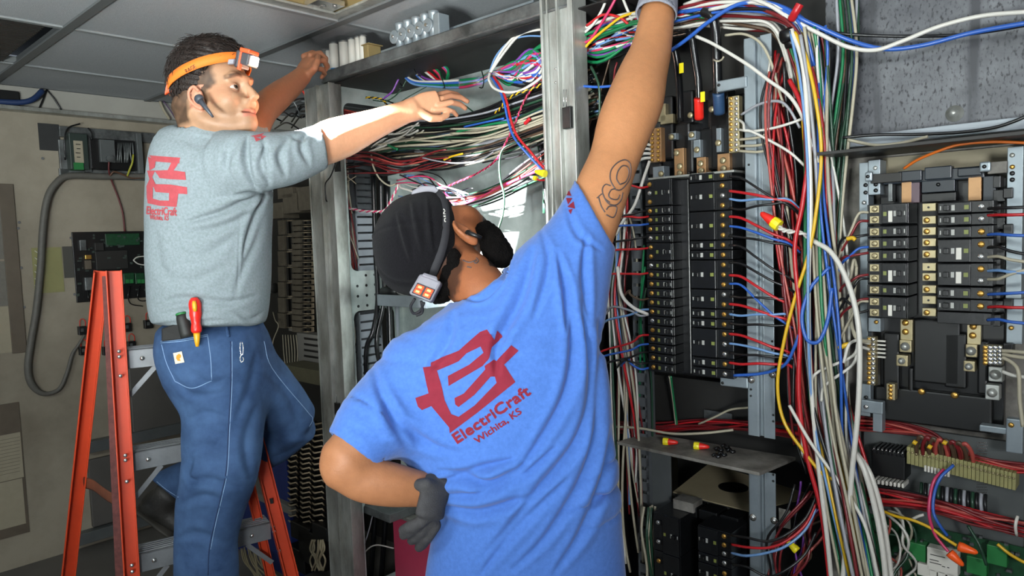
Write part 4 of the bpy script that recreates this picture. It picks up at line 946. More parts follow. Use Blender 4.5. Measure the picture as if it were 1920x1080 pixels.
# ================================================================ helpers in the cabinet frame
def cu(x, y, w): u, z = uv(x, y, w); return (u, -w, z)          # picture point on plane w -> local coords
def pbox(mb, x0, y0, x1, y1, w0, w1):
    """box whose front face (plane w1) spans the picture rectangle, reaching back to w0"""
    xm, ym = (x0+x1)/2, (y0+y1)/2
    ua, ub = uv(x0, ym, w1)[0], uv(x1, ym, w1)[0]; za, zb = uv(xm, y0, w1)[1], uv(xm, y1, w1)[1]
    return mb.box(ua, ub, -w1, -w0, zb, za)
def ctr(mb):
    v = np.array(mb.v); lo, hi = v.min(0), v.max(0); return np.array([(lo[0]+hi[0])/2, (lo[1]+hi[1])/2, lo[2]])
def cth(name, label, cat, o, group=None):                        # thing in the cabinet frame; o = local origin
    t = thing(name, label, cat, pf(o[0], -o[1], o[2]), RZ, group); t['_o'] = [float(a) for a in o]; return t
def sh_(mb, o): m = MB(); m.v = [tuple(np.array(v)-o) for v in mb.v]; m.f = mb.f; m.sm = mb.sm; return m
def cpart(name, mb, mt, parent, bevel=0, label=None, root=None):
    o = np.array((root or parent)['_o']); p = part(name, sh_(mb, o), mt, parent, bevel, label); return p
def csolo(name, mb, mt, label, cat, group=None, kind=None, bevel=0):
    o = ctr(mb); return solo(name, sh_(mb, o), mt, label, cat, pf(o[0], -o[1], o[2]), RZ, group, kind, bevel)
def pcyl(mb, x, y, w, r, l, n=14, ax='w', smooth=True):           # short cylinder facing out of the cabinet
    c = np.array(cu(x, y, w)); d = np.array((0, -1, 0)) if ax == 'w' else np.array(ax, float); return mb.cyl(c, c+d*l, r, n=n, smooth=smooth)
def screw(mb, x, y, w, r=.004): 
    c = np.array(cu(x, y, w)); return mb.lathe([(r*1.25, 0), (r*1.25, .0012), (r, .0022), (r*.5, .003), (0.0002, .003)], c, (0, -1, 0), 12)
# ---------------------------------------------------------------- the open middle cabinet: frame
UL_, UC = -1.175, 0.02
cab = cth('switchboard_frame', 'open galvanized cabinet frame with two steel posts and a top rail, packed with wiring', 'electrical cabinet', (-.55, 0, 0))
m = MB(); u0, u1 = uv(590, 500, 0)[0], uv(612, 500, 0)[0]
m.box(u0, u1, 0, .05, 0, 2.24); m.box(u1, u1+.012, -.012, .05, 0, 2.24); u2 = uv(636, 500, 0)[0]; m.box(u1+.012, u2, .004, .05, 0, 2.24).box(u2-.006, u2, -.006, .05, 0, 2.24); m.box(u0, u0+.006, -.006, 0, 0, 2.24)
cpart('left_post', m, M_galv, cab, .0015)
m = MB(); a, b = uv(1022, 200, 0)[0], uv(1080, 200, 0)[0]; W_ = b-a
m.box(a, b, 0, .06, 0, 2.6).box(a, a+W_*.08, -.012, 0, 0, 2.6).box(a+W_*.17, a+W_*.22, -.008, 0, 0, 2.6).box(a+W_*.52, a+W_*.58, -.014, 0, 0, 2.6).box(a+W_*.84, b, -.006, 0, 0, 2.6)
cpart('middle_post', m, M_galv, cab, .0015)
latch = MB(); pbox(latch, 1054, 200, 1070, 241, 0.0, .018); cpart('post_latch', latch, M_black, cab, .002)
pn = MB(); pcyl(pn, 1057, 166, .004, .0015, .0, 8) if 0 else pn.cyl(cu(1057, 168, .012), cu(1057, 200, .012), .0015, n=8).cyl(cu(1062, 168, .012), cu(1062, 200, .012), .0015, n=8); cpart('latch_rod', pn, M_steel, cab)
for y in (129, 155): cpart('rivet', screw(MB(), 1042, y, .0, .003), M_steel, cab)
for y in (756, 300): cpart('post_latch', pbox(MB(), 627, y, 634, y+22, 0, .012), M_black, cab, .001)
cpart('latch_rod', MB().cyl(cu(631, 738, .008), cu(631, 758, .008), .0015, n=8), M_steel, cab)
m = MB().box(-1.19, .06, 0, .02, 2.245, 2.287).box(-1.19, .06, 0, .40, 2.283, 2.287).box(-1.19, .06, 0, .05, 2.242, 2.246).box(-1.19, .06, -.006, .0, 2.242, 2.25)
cpart('top_rail', m, M_galvd, cab, .0015)
cpart('top_panel', MB().box(-1.17, .5, .022, .33, 2.236, 2.24), mat('dark_roof_underside', '#1d1c1b', .6, .2, noise=.3), cab)  # near-black colour for the underside of the cabinet top
cpart('back_panel', MB().box(-1.17, -.17, .33, .334, 0, 2.24), M_panel, cab)
cpart('dark_gap_panel', MB().box(-.17, .03, .33, .334, 0, 2.6).box(.0, .004, .06, .33, 0, 1.86), M_dark, cab)  # dark sheets added to stand in for the darkness behind the middle post
def sw(x, y, u): d = ray(x, y); t = ((B-CC)@U+u)/(d@U); q = CC+t*d; return (q-B)@N, q[2]
def sbox(mb, x0, y0, x1, y1, u, th=.003):                         # plate in the side plane u = const
    ym, xm = (y0+y1)/2, (x0+x1)/2; wa, wb = sw(x0, ym, u)[0], sw(x1, ym, u)[0]; za, zb = sw(xm, y0, u)[1], sw(xm, y1, u)[1]
    return mb.box(u-th, u, -wa, -wb, zb, za)
us = -1.165; m = MB()
def rring(w0, w1, z0, z1):                                        # rounded opening corners
    for (cw, sx) in ((w0, 1), (w1, -1)):
        for (cz, sz) in ((z0, 1), (z1, -1)):
            r = .03; pts = [(0, 0)]+[(r-r*math.cos(t), r-r*math.sin(t)) for t in np.linspace(PI/2, 0, 7)]+[]
            poly = [(cw+sx*p[0], cz+sz*p[1]) for p in ([(0, 0), (0, r)]+[(r-r*math.sin(t), r-r*math.cos(t)) for t in np.linspace(PI/2, 0, 7)][1:-1]+[(r, 0)])]
            n_ = len(poly); v = [(us, -p[0], p[1]) for p in poly]+[(us-.003, -p[0], p[1]) for p in poly]
            m.add(v, [tuple(range(n_)), tuple(reversed(range(n_, 2*n_)))]+[(i, (i+1) % n_, n_+(i+1) % n_, n_+i) for i in range(n_)])
m.box(us-.003, us, .045, .075, 0, 2.24).box(us-.003, us, .285, .33, 0, 2.24)
zs = [2.24, sw(680, 198, us)[1], sw(680, 338, us)[1], sw(680, 340, us)[1]+.0]
lv = [(150, 196), (508, 583), (925, 945)]
zz = [(sw(675, a_, us)[1], sw(675, b_, us)[1]) for a_, b_ in lv]; zz[0] = (2.24, zz[0][1])
for zt, zb in zz: m.box(us-.003, us, .075, .285, zb, zt)
m.box(us-.003, us, .075, .285, 0, .15)
for i in range(len(zz)): rring(-.285, -.075, (zz[i+1][0] if i+1 < len(zz) else .15), zz[i][1])
cpart('side_panel', m, M_panel, cab)
hl_ = MB()
for i in range(4):
    for j in range(4):
        if i == 0 and j == 3: continue
        w_, z_ = -.10-.045*i, zz[1][1]+.02+(zz[1][0]-zz[1][1]-.04)*j/3; hl_.cyl((us-.001, -w_, z_), (us+.0012, -w_, z_), .006, n=10)
cpart('perforation', hl_, M_black, cab)['kind'] = 'stuff'
# duct fingers seen through the openings
def duct(name, label, u, w0, w1, z0, z1, mt, n=None, face='u', group=None):
    t = cth(name, label, 'wiring duct', (u, -(w0+w1)/2, z0)); n = n or int((z1-z0)/.035); m = MB(); p_ = (z1-z0)/n
    if face == 'u':
        for i in range(n): m.box(u-.004, u, -w1, -w0, z0+i*p_, z0+i*p_+p_*.74)
        m.box(u-.004, u, -w0-.006, -w0, z0, z1).box(u-.004, u, -w1, -w1+.006, z0, z1)
        cpart('slotted_wall', m, mt, t); cpart('duct_body', MB().box(u-.05, u-.046, -w1, -w0, z0, z1).box(u-.05, u-.004, -w0-.003, -w0, z0, z1), M_ductd, t)
    else:
        for i in range(n): m.box(u, u+(w1-w0), -w1-.004, -w1, z0+i*p_, z0+i*p_+p_*.74)
        m.box(u, u+.006, -w1-.004, -w1, z0, z1).box(u+(w1-w0)-.006, u+(w1-w0), -w1-.004, -w1, z0, z1)
        cpart('slotted_wall', m, mt, t); cpart('duct_body', MB().box(u, u+.003, -w1, -w0, z0, z1).box(u+(w1-w0)-.003, u+(w1-w0), -w1, -w0, z0, z1).box(u, u+(w1-w0), -w0-.003, -w0, z0, z1), M_ductd, t)
    return t
ud = -1.24
duct('wiring_duct', 'pale grey slotted duct behind the upper side opening, beside the black cap', ud, sw(704, 450, ud)[0], sw(669, 450, ud)[0], sw(686, 509, ud)[1], sw(686, 390, ud)[1], M_duct, 8)
duct('wiring_duct', 'darker slotted duct right above the pale grey one, behind the side opening', ud-.02, sw(700, 300, ud)[0], sw(669, 300, ud)[0], sw(686, 392, ud)[1], 2.0, M_ductd, 9)
duct('wiring_duct', 'pale grey slotted duct in the lower side opening, left of the black cables', ud, sw(718, 650, ud)[0], sw(676, 650, ud)[0], sw(697, 930, ud)[1], sw(697, 584, ud)[1], M_duct, 22)
duct('wiring_duct', 'dark narrow slotted duct left of the pale duct, behind the side opening', ud-.03, sw(668, 450, ud)[0], sw(648, 450, ud)[0], 1.1, 2.0, M_ductd, 26)
# black power cables rising behind the cap
def wpts(pts): return np.array([pp(*q) for q in pts])
def wtube(name, pts, r, mt, label, cat='cable', group=None, n=8, k=7, kind=None, raw=False):
    w_ = spline(pts if raw else wpts(pts), k); o = w_[0].copy()
    return solo(name, MB().tube(w_-o, r, n), mt, label, cat, o, 0.0, group, kind)
wtube('power_cable', [(700, 330, -.2), (704, 470, -.18), (708, 560, -.16), (700, 620, -.12), (688, 650, -.10), (687, 700, -.1), (700, 790, -.14)], .0105, M_rub, 'thick black cable looping left of the white bracket, furthest left of its kind')
wtube('power_cable', [(714, 330, -.2), (716, 470, -.19), (720, 560, -.17), (706, 640, -.14), (716, 700, -.12), (728, 760, -.14)], .0095, M_rub, 'thick black cable beside the leftmost loop, passing under the pale bracket')
wtube('power_cable', [(726, 340, -.24), (728, 520, -.22), (732, 640, -.2), (735, 760, -.2)], .013, M_rub, 'thickest black cable running straight down behind the pale bracket')
for i, (x, y0, y1) in enumerate(((655, 955, 1080), (668, 945, 1080), (692, 950, 1080), (712, 945, 1080))):
    wtube('power_cable', [(x+14, y0-30, -.28), (x+8, (y0+y1)/2, -.26), (x, y1+40, -.25)], .012, M_rub, 'black cable rising from below the gloved hand beside the steel post', group='black cables low in the middle cabinet')
wtube('grey_cable', [(742, 420, -.3), (744, 560, -.3), (746, 700, -.3)], .010, M_duct, 'grey conduit tube standing against the pale back plate')
bk = cth('support_bracket', 'pale zinc support arm with black roller under the head lamp', 'bracket', cu(745, 577, -.12))
cpart('arm', pbox(MB(), 707, 554, 800, 576, -.33, -.12), M_zinc, bk, .003); cpart('roller', MB().cyl(cu(718, 547, -.14), cu(748, 545, -.14), .018, n=18), M_black, bk); cpart('insulator', MB().cyl(cu(748, 545, -.14), cu(764, 547, -.14), .014, n=18), M_white, bk)
rp = cth('red_cover_plate', 'pinkish red plate standing low behind the gloved hand', 'plate', cu(780, 1100, -.2))
m = MB(); a, b = uv(738, 1000, -.2)[0], uv(840, 1000, -.2)[0]; m.box(a, b, .2, .206, 0, uv(760, 966, -.2)[1])
cpart('plate', m, mat('pink_red_paint', '#c2415f', .5, noise=.1, nscale=10), rp); cpart('lip', MB().box(a-.004, b, .16, .206, uv(760, 966, -.2)[1], uv(760, 960, -.2)[1]), M_galv, rp, .001)
csolo('steel_gusset', pbox(MB(), 650, 950, 730, 965, -.3, -.08), M_galvd, 'steel cross piece low beside the left post', 'bracket', bevel=.002)
# conduit stubs and fittings on the roof of the cabinet
def ru(x, y, w): return cu(x, y, w)
for i, (x, ytop, ybot) in enumerate(((609, 92, 125), (616, 92, 118), (627, 80, 112), (646, 77, 106), (661, 72, 98), (672, 68, 94), (681, 66, 92))):
    w = -.08; p0 = np.array(cu(x, ybot+6, w)); h = (ybot+6-ytop)/F*2.75; z0 = 2.288; cz = cu(x, ybot, w)
    t = cth('conduit_stub', 'white capped conduit stub on the cabinet roof, number %s from the left' % ['one', 'two', 'three', 'four', 'five', 'six', 'seven'][i] if 0 else ['short grey conduit stub nearest the gripping hand', 'narrow pale conduit stub second from the hand', 'white conduit stub with a blue smear on the cabinet roof', 'wide white conduit stub right of the blue smeared one', 'white conduit stub in the middle of the roof row', 'narrow white conduit stub left of the last one', 'last white conduit stub, at the brown end piece'][i], 'conduit', (cz[0], .08, z0), 'conduit stubs on the cabinet roof')
    zt = uv(x, ytop, w)[1]; r = (.013, .010, .019, .021, .017, .012, .014)[i]
    cpart('pipe', MB().cyl((cz[0], .08, z0), (cz[0], .08, min(zt, 2.44)), r, n=20), M_white if i else M_galv, t); cpart('cap', MB().cyl((cz[0], .08, min(zt, 2.44)-.006), (cz[0], .08, min(zt, 2.44)), r+.0025, n=20), M_galvd, t)
    if i == 2: cpart('paint_smear', MB().cyl((cz[0]+.004, .078, z0+.005), (cz[0]+.004, .078, z0+.028), r*.99, n=12), mat('blue_marker', '#2b7fb8', .5), t)
ub_ = uv(692, 85, -.08)[0]; csolo('end_piece', MB().box(ub_-.012, ub_+.02, .06, .12, 2.288, 2.36).box(ub_-.02, ub_+.03, .055, .125, 2.36, 2.364), M_brn, 'brown end piece behind the last conduit stub', 'bracket', bevel=.002)
rail = csolo('roof_angle', MB().box(uv(700, 100, -.12)[0], uv(1000, 0, -.12)[0], .12, .126, 2.288, 2.345), M_zinc, 'pale blue grey angle running along the cabinet roof', 'rail', bevel=.001)
for i, x in enumerate((751, 766, 782, 798, 814)):
    w = -.05; u_ = uv(x, 55-(x-782)*.33, w)[0]; z0 = 2.288; t = cth('conduit_connector', ['leftmost', 'second', 'middle', 'fourth', 'rightmost'][i]+' zinc conduit connector in the row on the cabinet roof', 'conduit connector', (u_, .05, z0), 'zinc connectors on the cabinet roof')
    cpart('body', MB().lathe([(.017, 0), (.017, .03), (.021, .034), (.021, .045), (.017, .05), (.017, .085), (.019, .088), (.019, .098), (.015, .1)], (u_, .05, z0), (0, 0, 1), 20), M_steel if i == 9 else M_zinc, t)
    cpart('clamp', MB().cyl((u_-.010, .025, z0+.05), (u_-.010, .04, z0+.05), .024, n=20), M_zinc, t, .002); cpart('screw', MB().cyl((u_-.010, .018, z0+.05), (u_-.010, .026, z0+.05), .006, n=10), M_steel, t)
u_ = uv(828, 35, -.06)[0]; csolo('junction_box', MB().box(u_-.012, u_+.018, .03, .08, 2.288, 2.37), M_zinc, 'small zinc box at the right end of the connector row', 'junction box', bevel=.003)
# ---------------------------------------------------------------- breakers
ORD = ['top', 'second', 'third', 'fourth', 'fifth', 'sixth', 'seventh', 'eighth', 'ninth', 'tenth', 'eleventh', 'twelfth', 'thirteenth', 'fourteenth', 'fifteenth', 'sixteenth', 'seventeenth', 'eighteenth', 'nineteenth', 'twentieth', 'lowest']
M_mark = mat('white_print', '#a5a5a0', .5); M_tog = mat('toggle_plastic', '#0b0c0d', .35); M_lab = mat('rating_label', '#757c3c', .5)
def breaker(u0, u1, z0, z1, w, poles, scr, label, group, depth=.07, sticker=False, bm=M_brk, mscr=M_brass, detail=True):
    """scr = +1: screws on the right end, -1: on the left end"""
    o = ((u0+u1)/2, -w, z0); t = cth('circuit_breaker', label, 'circuit breaker', o, group); L = u1-u0; g = .0009
    m = MB().box(u0, u1, -w, -w+depth, z0+g, z1-g); s = 1 if scr > 0 else -1
    q = lambda f: (u0+f*L) if s > 0 else (u1-f*L)                # f = 0 handle end, 1 screw end
    m.box(q(.02), q(.62), -w-.006, -w, z0+g*2, z1-g*2)
    cpart('case', m, bm, t, .0012)
    zc = (z0+z1)/2; ph = (z1-z0)/poles
    cpart('toggle', MB().box(q(.14), q(.24), -w-.016, -w-.006, zc-.0052, zc+.0052), M_tog, t, .001)
    k = MB().box(q(.06), q(.085), -w-.0066, -w-.006, zc-.004, zc+.004).box(q(.27), q(.33), -w-.0066, -w-.006, zc-.0055, zc+.0055)
    cpart('marking', k, M_mark, t); 
    if detail: cpart('rating_label', MB().box(q(.50), q(.58), -w-.0067, -w-.006, zc-.0042, zc+.0042), M_lab, t)
    for i in range(poles):
        zz_ = z0+ph*(i+.5); c = ((q(.80)), -w, zz_)
        cpart('terminal', MB().box(q(.70), q(.92), -w-.003, -w, zz_-.0072, zz_+.0072), M_tin if mscr is not M_brass else M_black, t)
        cpart('terminal_screw', MB().lathe([(.0062, -.002), (.0062, .004), (.005, .006), (.0002, .0062)], c, (0, -1, 0), 12).box(c[0]-.0045, c[0]+.0045, c[1]-.0068, c[1]-.006, zz_-.0007, zz_+.0007), mscr if mscr is not M_brass or random.random() < .6 else M_steel, t)  # some brass screws swapped for bright steel to imitate glints
    if sticker: cpart('sticker', MB().box(q(.36), q(.46), -w-.0068, -w-.006, zc-.017, zc+.006), M_white, t, .0005)
    return t
def column(x0, x1, ys, w, scr, where, group, mscr=M_brass, stickers=(), depth=.07):
    for i, (ya, yb, po) in enumerate(ys):
        xm = (x0+x1)/2; ua = uv(x0, (ys[0][0]+ys[-1][1])/2, w)[0]; ub = uv(x1, (ys[0][0]+ys[-1][1])/2, w)[0]
        za, zb = uv(xm, ya, w)[1], uv(xm, yb, w)[1]
        nm = 'lowest' if i == len(ys)-1 else ORD[i]
        breaker(ua, ub, zb, za, w, po, scr, '%s black %s-pole breaker from the top, %s' % (nm, ['', 'one', 'two', 'three', 'four'][po], where) if nm not in ('top', 'lowest') else '%s black %s-pole breaker, %s' % (nm, ['', 'one', 'two', 'three', 'four'][po], where), group, mscr=mscr, sticker=i in stickers, depth=depth)
def rows(first, pitch, poles):
    o = []; y = first
    for p in poles: o.append((y, y+pitch*p, p)); y += pitch*p
    return o
# middle panel
WP = -.02
pan_ = cth('breaker_panel', 'dark breaker panel between the middle post and the hanging wires, with its steel chassis', 'breaker panel', cu(1300, 720, -.12))
cpart('back_plate', MB().box(.02, .78, .25, .255, .98, 2.35).box(.02, .78, .62, .625, 0, .98).box(.02, .78, .25, .62, .975, .98), M_dark, cab)
cpart('chassis', pbox(MB(), 1205, 190, 1402, 705, -.14, -.115), mat('black_insulation', '#101113', .3, noise=.3, nscale=10), pan_, .002)
m = MB(); a, b = uv(1399, 500, -.02)[0], uv(1450, 500, -.02)[0]; zt, zb = uv(1400, 72, -.02)[1], uv(1430, 820, -.02)[1]
m.box(a, a+(b-a)*.38, .02, .024, zb, zt).box(a+(b-a)*.38, a+(b-a)*.42, .02, .035, zb, zt).box(a+(b-a)*.42, a+(b-a)*.6, .031, .035, zb, zt).box(a+(b-a)*.6, a+(b-a)*.64, .02, .035, zb, zt).box(a+(b-a)*.64, b, .02, .024, zb, zt).box(a, a+.003, .02, .07, zb, zt)
cpart('mounting_rail', m, M_zinc, pan_, .0008)
zt2, zb2 = uv(1430, 884, -.02)[1], 0; m2 = MB(); m2.v = [(v[0], v[1], zt2 if abs(v[2]-zt) < 1e-6 else zb2) for v in m.v]; m2.f = m.f; m2.sm = m.sm
cpart('mounting_rail', m2, M_zinc, pan_, .0008)
for (x, y) in ((1404, 309), (1404, 376), (1448, 640), (1448, 655), (1447, 705), (1408, 730), (1408, 742), (1450, 778), (1450, 790), (1450, 890), (1450, 902), (1455, 1044)): cpart('hole', screw(MB(), x, y, -.019, .0022), M_black, pan_)
for (x, y) in ((1449, 702), (1409, 712), (1452, 976), (1412, 970)): cpart('bolt', MB().lathe([(.009, 0), (.009, .002), (.006, .002), (.006, .006), (.0002, .006)], cu(x, y, -.018), (0, -1, 0), 6 if 0 else 14), M_steel, pan_)
for (x0, y0, x1, y1) in ((1343, 147, 1400, 168), (1350, 706, 1402, 726)):
    cpart('bracket', pbox(MB(), x0, y0, x1, y1, -.03, -.015), M_zinc, pan_, .003); cpart('bracket_hole', screw(MB(), x0+5, (y0+y1)/2+2, -.0145, .003), M_black, pan_)
cpart('top_flange', pbox(MB(), 1215, 330, 1294, 334, -.1, .0), M_galv, pan_, .0008); cpart('top_flange', pbox(MB(), 1296, 322, 1376, 326, -.1, .004), M_galv, pan_, .0008)
cpart('centre_cover', pbox(MB(), 1263, 336, 1294, 700, -.09, -.045), M_brk, pan_, .003)
# bus bars and phase barriers above the breakers
for (x0, y0, x1, y1, mt) in ((1253, 250, 1267, 262, M_zinc), (1264, 278, 1282, 330, M_copper), (1290, 246, 1304, 262, M_zinc), (1300, 262, 1313, 295, M_zinc), (1306, 295, 1323, 326, M_copper), (1345, 288, 1368, 321, M_copper), (1343, 240, 1352, 285, M_zinc), (1224, 312, 1245, 332, M_zinc), (1234, 195, 1248, 228, M_tin), (1238, 215, 1262, 232, M_tin)):
    cpart('bus_bar', pbox(MB(), x0, y0, x1, y1, -.1, -.07), mt, pan_, .001)
for (x, y) in ((1259, 257), (1269, 287), (1275, 312), (1275, 325), (1297, 253), (1307, 281), (1314, 307), (1315, 320), (1356, 301), (1357, 316), (1347, 268), (1240, 326), (1335, 205), (1295, 216)): cpart('bolt', MB().lathe([(.008, 0), (.008, .003), (.005, .005), (.0002, .005)], cu(x, y, -.068), (0, -1, 0), 12), M_tin, pan_)
for (x0, y0, x1, y1) in ((1236, 180, 1262, 300), (1266, 230, 1294, 330), (1280, 250, 1300, 326), (1312, 240, 1340, 320), (1330, 190, 1352, 318), (1268, 170, 1300, 232), (1214, 228, 1240, 330), (1326, 166, 1366, 240), (1340, 180, 1396, 320)):
    cpart('phase_barrier', pbox(MB(), x0, y0, x1, y1, -.13, -.085), M_black, pan_, .006)
column(1296, 1374, rows(322, 18.35, [1, 3, 3, 1, 1, 3, 2, 1, 1, 3, 1, 1]), .0, 1, 'right column of the middle panel', 'breakers in the right column of the middle panel')
column(1213, 1263, [(336, 386, 3)]+rows(386, 17.2, [1, 1, 1, 1])+[(455, 489, 2)]+rows(489, 17.4, [1]*12), .0, -1, 'left column of the middle panel', 'breakers in the left column of the middle panel')
# neutral bars with screws
def neutral(label, x0, y0, x1, y1, w, n, cols=2, mt=M_tin, slant=0):
    t = cth('neutral_bar', label, 'neutral bar', cu((x0+x1)/2, y1, w)); cpart('bar', pbox(MB(), x0, y0, x1, y1, w-.02, w), mt, t, .001)
    for j in range(cols):
        for i in range(n): cpart('screw', MB().lathe([(.0045, 0), (.0045, .003), (.0035, .004), (.0002, .004)], cu(x0+(x1-x0)*(j+.5)/cols, y0+(y1-y0)*(i+.5)/n, w), (0, -1, 0), 10), M_steel if mt is M_tin and j else M_brass, t)
    return t
neutral('silvery neutral bar full of screws right of the blue taped cable', 1366, 180, 1386, 286, -.02, 11)
neutral('copper neutral bar with screws left of the phase barriers, beside the raised arm', 1218, 240, 1240, 304, -.03, 8, mt=M_copper)
# large incoming cables
for (nm, pts, r, tape, tm_) in (('leftmost heavy black cable entering the middle panel, with a yellow tag', [(1263, 85, -.02), (1270, 120, -.03), (1274, 170, -.05), (1276, 228, -.07)], .0095, None, None), ('heavy black cable entering the middle panel, ending in red tape', [(1296, 60, -.02), (1303, 110, -.03), (1310, 160, -.04), (1311, 225, -.06)], .0095, (1310, 184, 1311, 222), M_red), ('thickest black cable entering the middle panel, ending in blue tape', [(1318, 22, 0), (1335, 30, 0), (1342, 60, -.01), (1344, 110, -.02), (1346, 175, -.04), (1348, 214, -.06)], .012, (1347, 174, 1349, 212), mat('blue_tape', '#27405f', .4))):
    w_ = spline(wpts(pts), 7); o = w_[0].copy(); t = thing('power_cable', nm, 'cable', o); part('jacket', MB().tube(w_-o, r, 14), M_rub, t)
    if tape: part('tape', MB().tube(spline([pp(tape[0], tape[1], -.035)-o, pp((tape[0]+tape[2])/2, (tape[1]+tape[3])/2, -.045)-o, pp(tape[2], tape[3], -.058)-o], 4), r+.0025, 14), tm_, t)
for nm, x, y, w in (('yellow cable tag on the leftmost heavy cable', 1273, 118, 0), ('yellow cable tag above the red taped cable end', 1313, 172, -.01)): csolo('cable_tag', pbox(MB(), x, y, x+8, y+19, w-.003, w), M_yel, nm, 'tag', bevel=.0005)
csolo('cable_tie', MB().tube(spline([cu(1338, 112, .0), cu(1345, 115, .012), cu(1353, 112, 0), cu(1357, 106, .0)], 4), .0022, 6), M_cream, 'beige tie round the thickest black cable', 'cable tie')
# left duct of the middle panel and lower compartment
duct('wiring_duct', 'tall dark slotted duct standing left of the middle breaker panel', uv(1188, 600, -.08)[0], -.12, -.08, .2, 1.95, M_ductd, 50, face='w')
csolo('steel_plate', pbox(MB(), 1215, 712, 1402, 800, -.2, -.18), M_dark, 'dark plate below the middle breakers', 'plate')
csolo('clear_bag', pbox(MB(), 1320, 772, 1372, 792, -.17, -.165), M_galvd, 'crumpled clear plastic bag behind the shelf', 'bag')
# shelf, picked from its four corners (z constant)
zsh = 1.022
def onz(x, y, z): d = ray(x, y); t = (z-CC[2])/d[2]; q = CC+t*d; return np.array([(q-B)@U, -((q-B)@N), z])
cor = [onz(1157, 828, zsh), onz(1424, 886, zsh), onz(1492, 857, zsh), onz(1215, 812, zsh)]
shf = MB().add([c for c in cor]+[c-np.array([0, 0, .008]) for c in cor], [(0, 1, 2, 3), (7, 6, 5, 4), (0, 4, 5, 1), (1, 5, 6, 2), (2, 6, 7, 3), (3, 7, 4, 0)])
csolo('shelf_plate', shf, M_dust, 'dusty grey shelf plate holding wire nuts in front of the steel rail', 'shelf')
def wirenut(label, p, d, m1, m2, s=1.0, wires=()):
    p = np.array(p, float); d = unit(d); t = thing('wire_nut', label, 'wire nut', p)
    part('shell', MB().lathe([(.0075*s, 0), (.0078*s, .006*s), (.0062*s, .014*s), (.0042*s, .024*s), (.0015*s, .027*s)], (0, 0, 0), d, 14), m1, t)
    if m2: part('skirt', MB().lathe([(.0088*s, -.008*s), (.0092*s, -.001*s), (.0085*s, .004*s), (.0070*s, .005*s)], (0, 0, 0), d, 10, False), m2, t)
    return t
def lw(l): return pf(l[0], -l[1], l[2])
a = onz(1250, 828, zsh+.009); b = onz(1272, 830, zsh+.009); wirenut('red and yellow wire nut lying left on the dusty shelf', lw(a), lw(b)-lw(a), M_red, M_yel, 1.15)
a = onz(1308, 836, zsh+.009); b = onz(1330, 838, zsh+.009); wirenut('red and yellow wire nut beside the black scraps on the shelf', lw(a), lw(b)-lw(a), M_red, M_yel, 1.15)
for i, (x, y) in enumerate(((1340, 843), (1352, 838), (1362, 846), (1335, 855), (1346, 852))):
    a = onz(x, y, zsh+.004); csolo('cable_scrap', MB().tube(spline([a, a+[.008, .004, .006], a+[.016, -.002, .001], a+[.022, .004, .003]], 3), .004, 7), M_rub, 'black scrap of cable sheath among those on the shelf', 'scrap', 'black scraps on the shelf')
# box below with round hole and the lower breakers
zb_ = .86
bx = cth('steel_box', 'dusty steel box with a round knockout hole under the shelf', 'box', cu(1330, 960, -.1))
ll = [onz(1262, 922, zb_), onz(1405, 958, zb_), onz(1530, 930, zb_), onz(1330, 868, zb_)]
cpart('lid', MB().add([c for c in ll]+[c-np.array([0, 0, .003]) for c in ll], [(0, 1, 2, 3), (7, 6, 5, 4), (0, 4, 5, 1), (1, 5, 6, 2), (2, 6, 7, 3), (3, 7, 4, 0)]), mat('tan_dusty_lid', '#a99c7c', .7, noise=.15, nscale=6), bx)
hc_ = onz(1375, 914, zb_); cpart('knockout', MB().cyl(hc_, hc_+[0, 0, .0012], .042, n=28), M_black, bx)
cpart('front_rail', MB().add([ll[0]-[0, .0, .004], ll[1]-[0, 0, .004], ll[1]-[0, 0, .03], ll[0]-[0, 0, .03]]+[ll[0]+[0, .004, -.004], ll[1]+[0, .004, -.004], ll[1]+[0, .004, -.03], ll[0]+[0, .004, -.03]], [(0, 1, 2, 3), (7, 6, 5, 4), (0, 4, 5, 1), (2, 3, 7, 6)]), M_dust, bx)
column(1228, 1278, rows(966, 36, [2, 2, 2, 2]), .02, -1, 'left lower stack under the steel box', 'breakers in the left lower stack', depth=.12)
column(1310, 1372, [(992, 1040, 3)]+rows(1040, 19, [1, 2, 1]), .04, 1, 'right lower stack under the steel box', 'breakers in the right lower stack', depth=.10)
for k_, (x, y) in enumerate(((1290, 935), (1328, 945), (1368, 955))): csolo('relay_block', pbox(MB(), x-18, y+14, x+16, y+32, -.1, -.04), M_black, ['left', 'middle', 'right'][k_]+' black block tucked under the steel box lid', 'relay', bevel=.002)
for k_, (x0, y0, x1, y1, w0, w1) in enumerate(((1207, 850, 1258, 960, -.1, -.095), (1262, 940, 1300, 958, -.08, -.03), (1460, 955, 1482, 990, -.03, -.028))): csolo('steel_bracket', pbox(MB(), x0, y0, x1, y1, w0, w1), M_dust if k_ else M_greyp, ['grey upright plate left of the steel box', 'dusty bracket at the left end of the steel box', 'thin grey bracket right of the lower rail'][k_], 'bracket', bevel=.001)
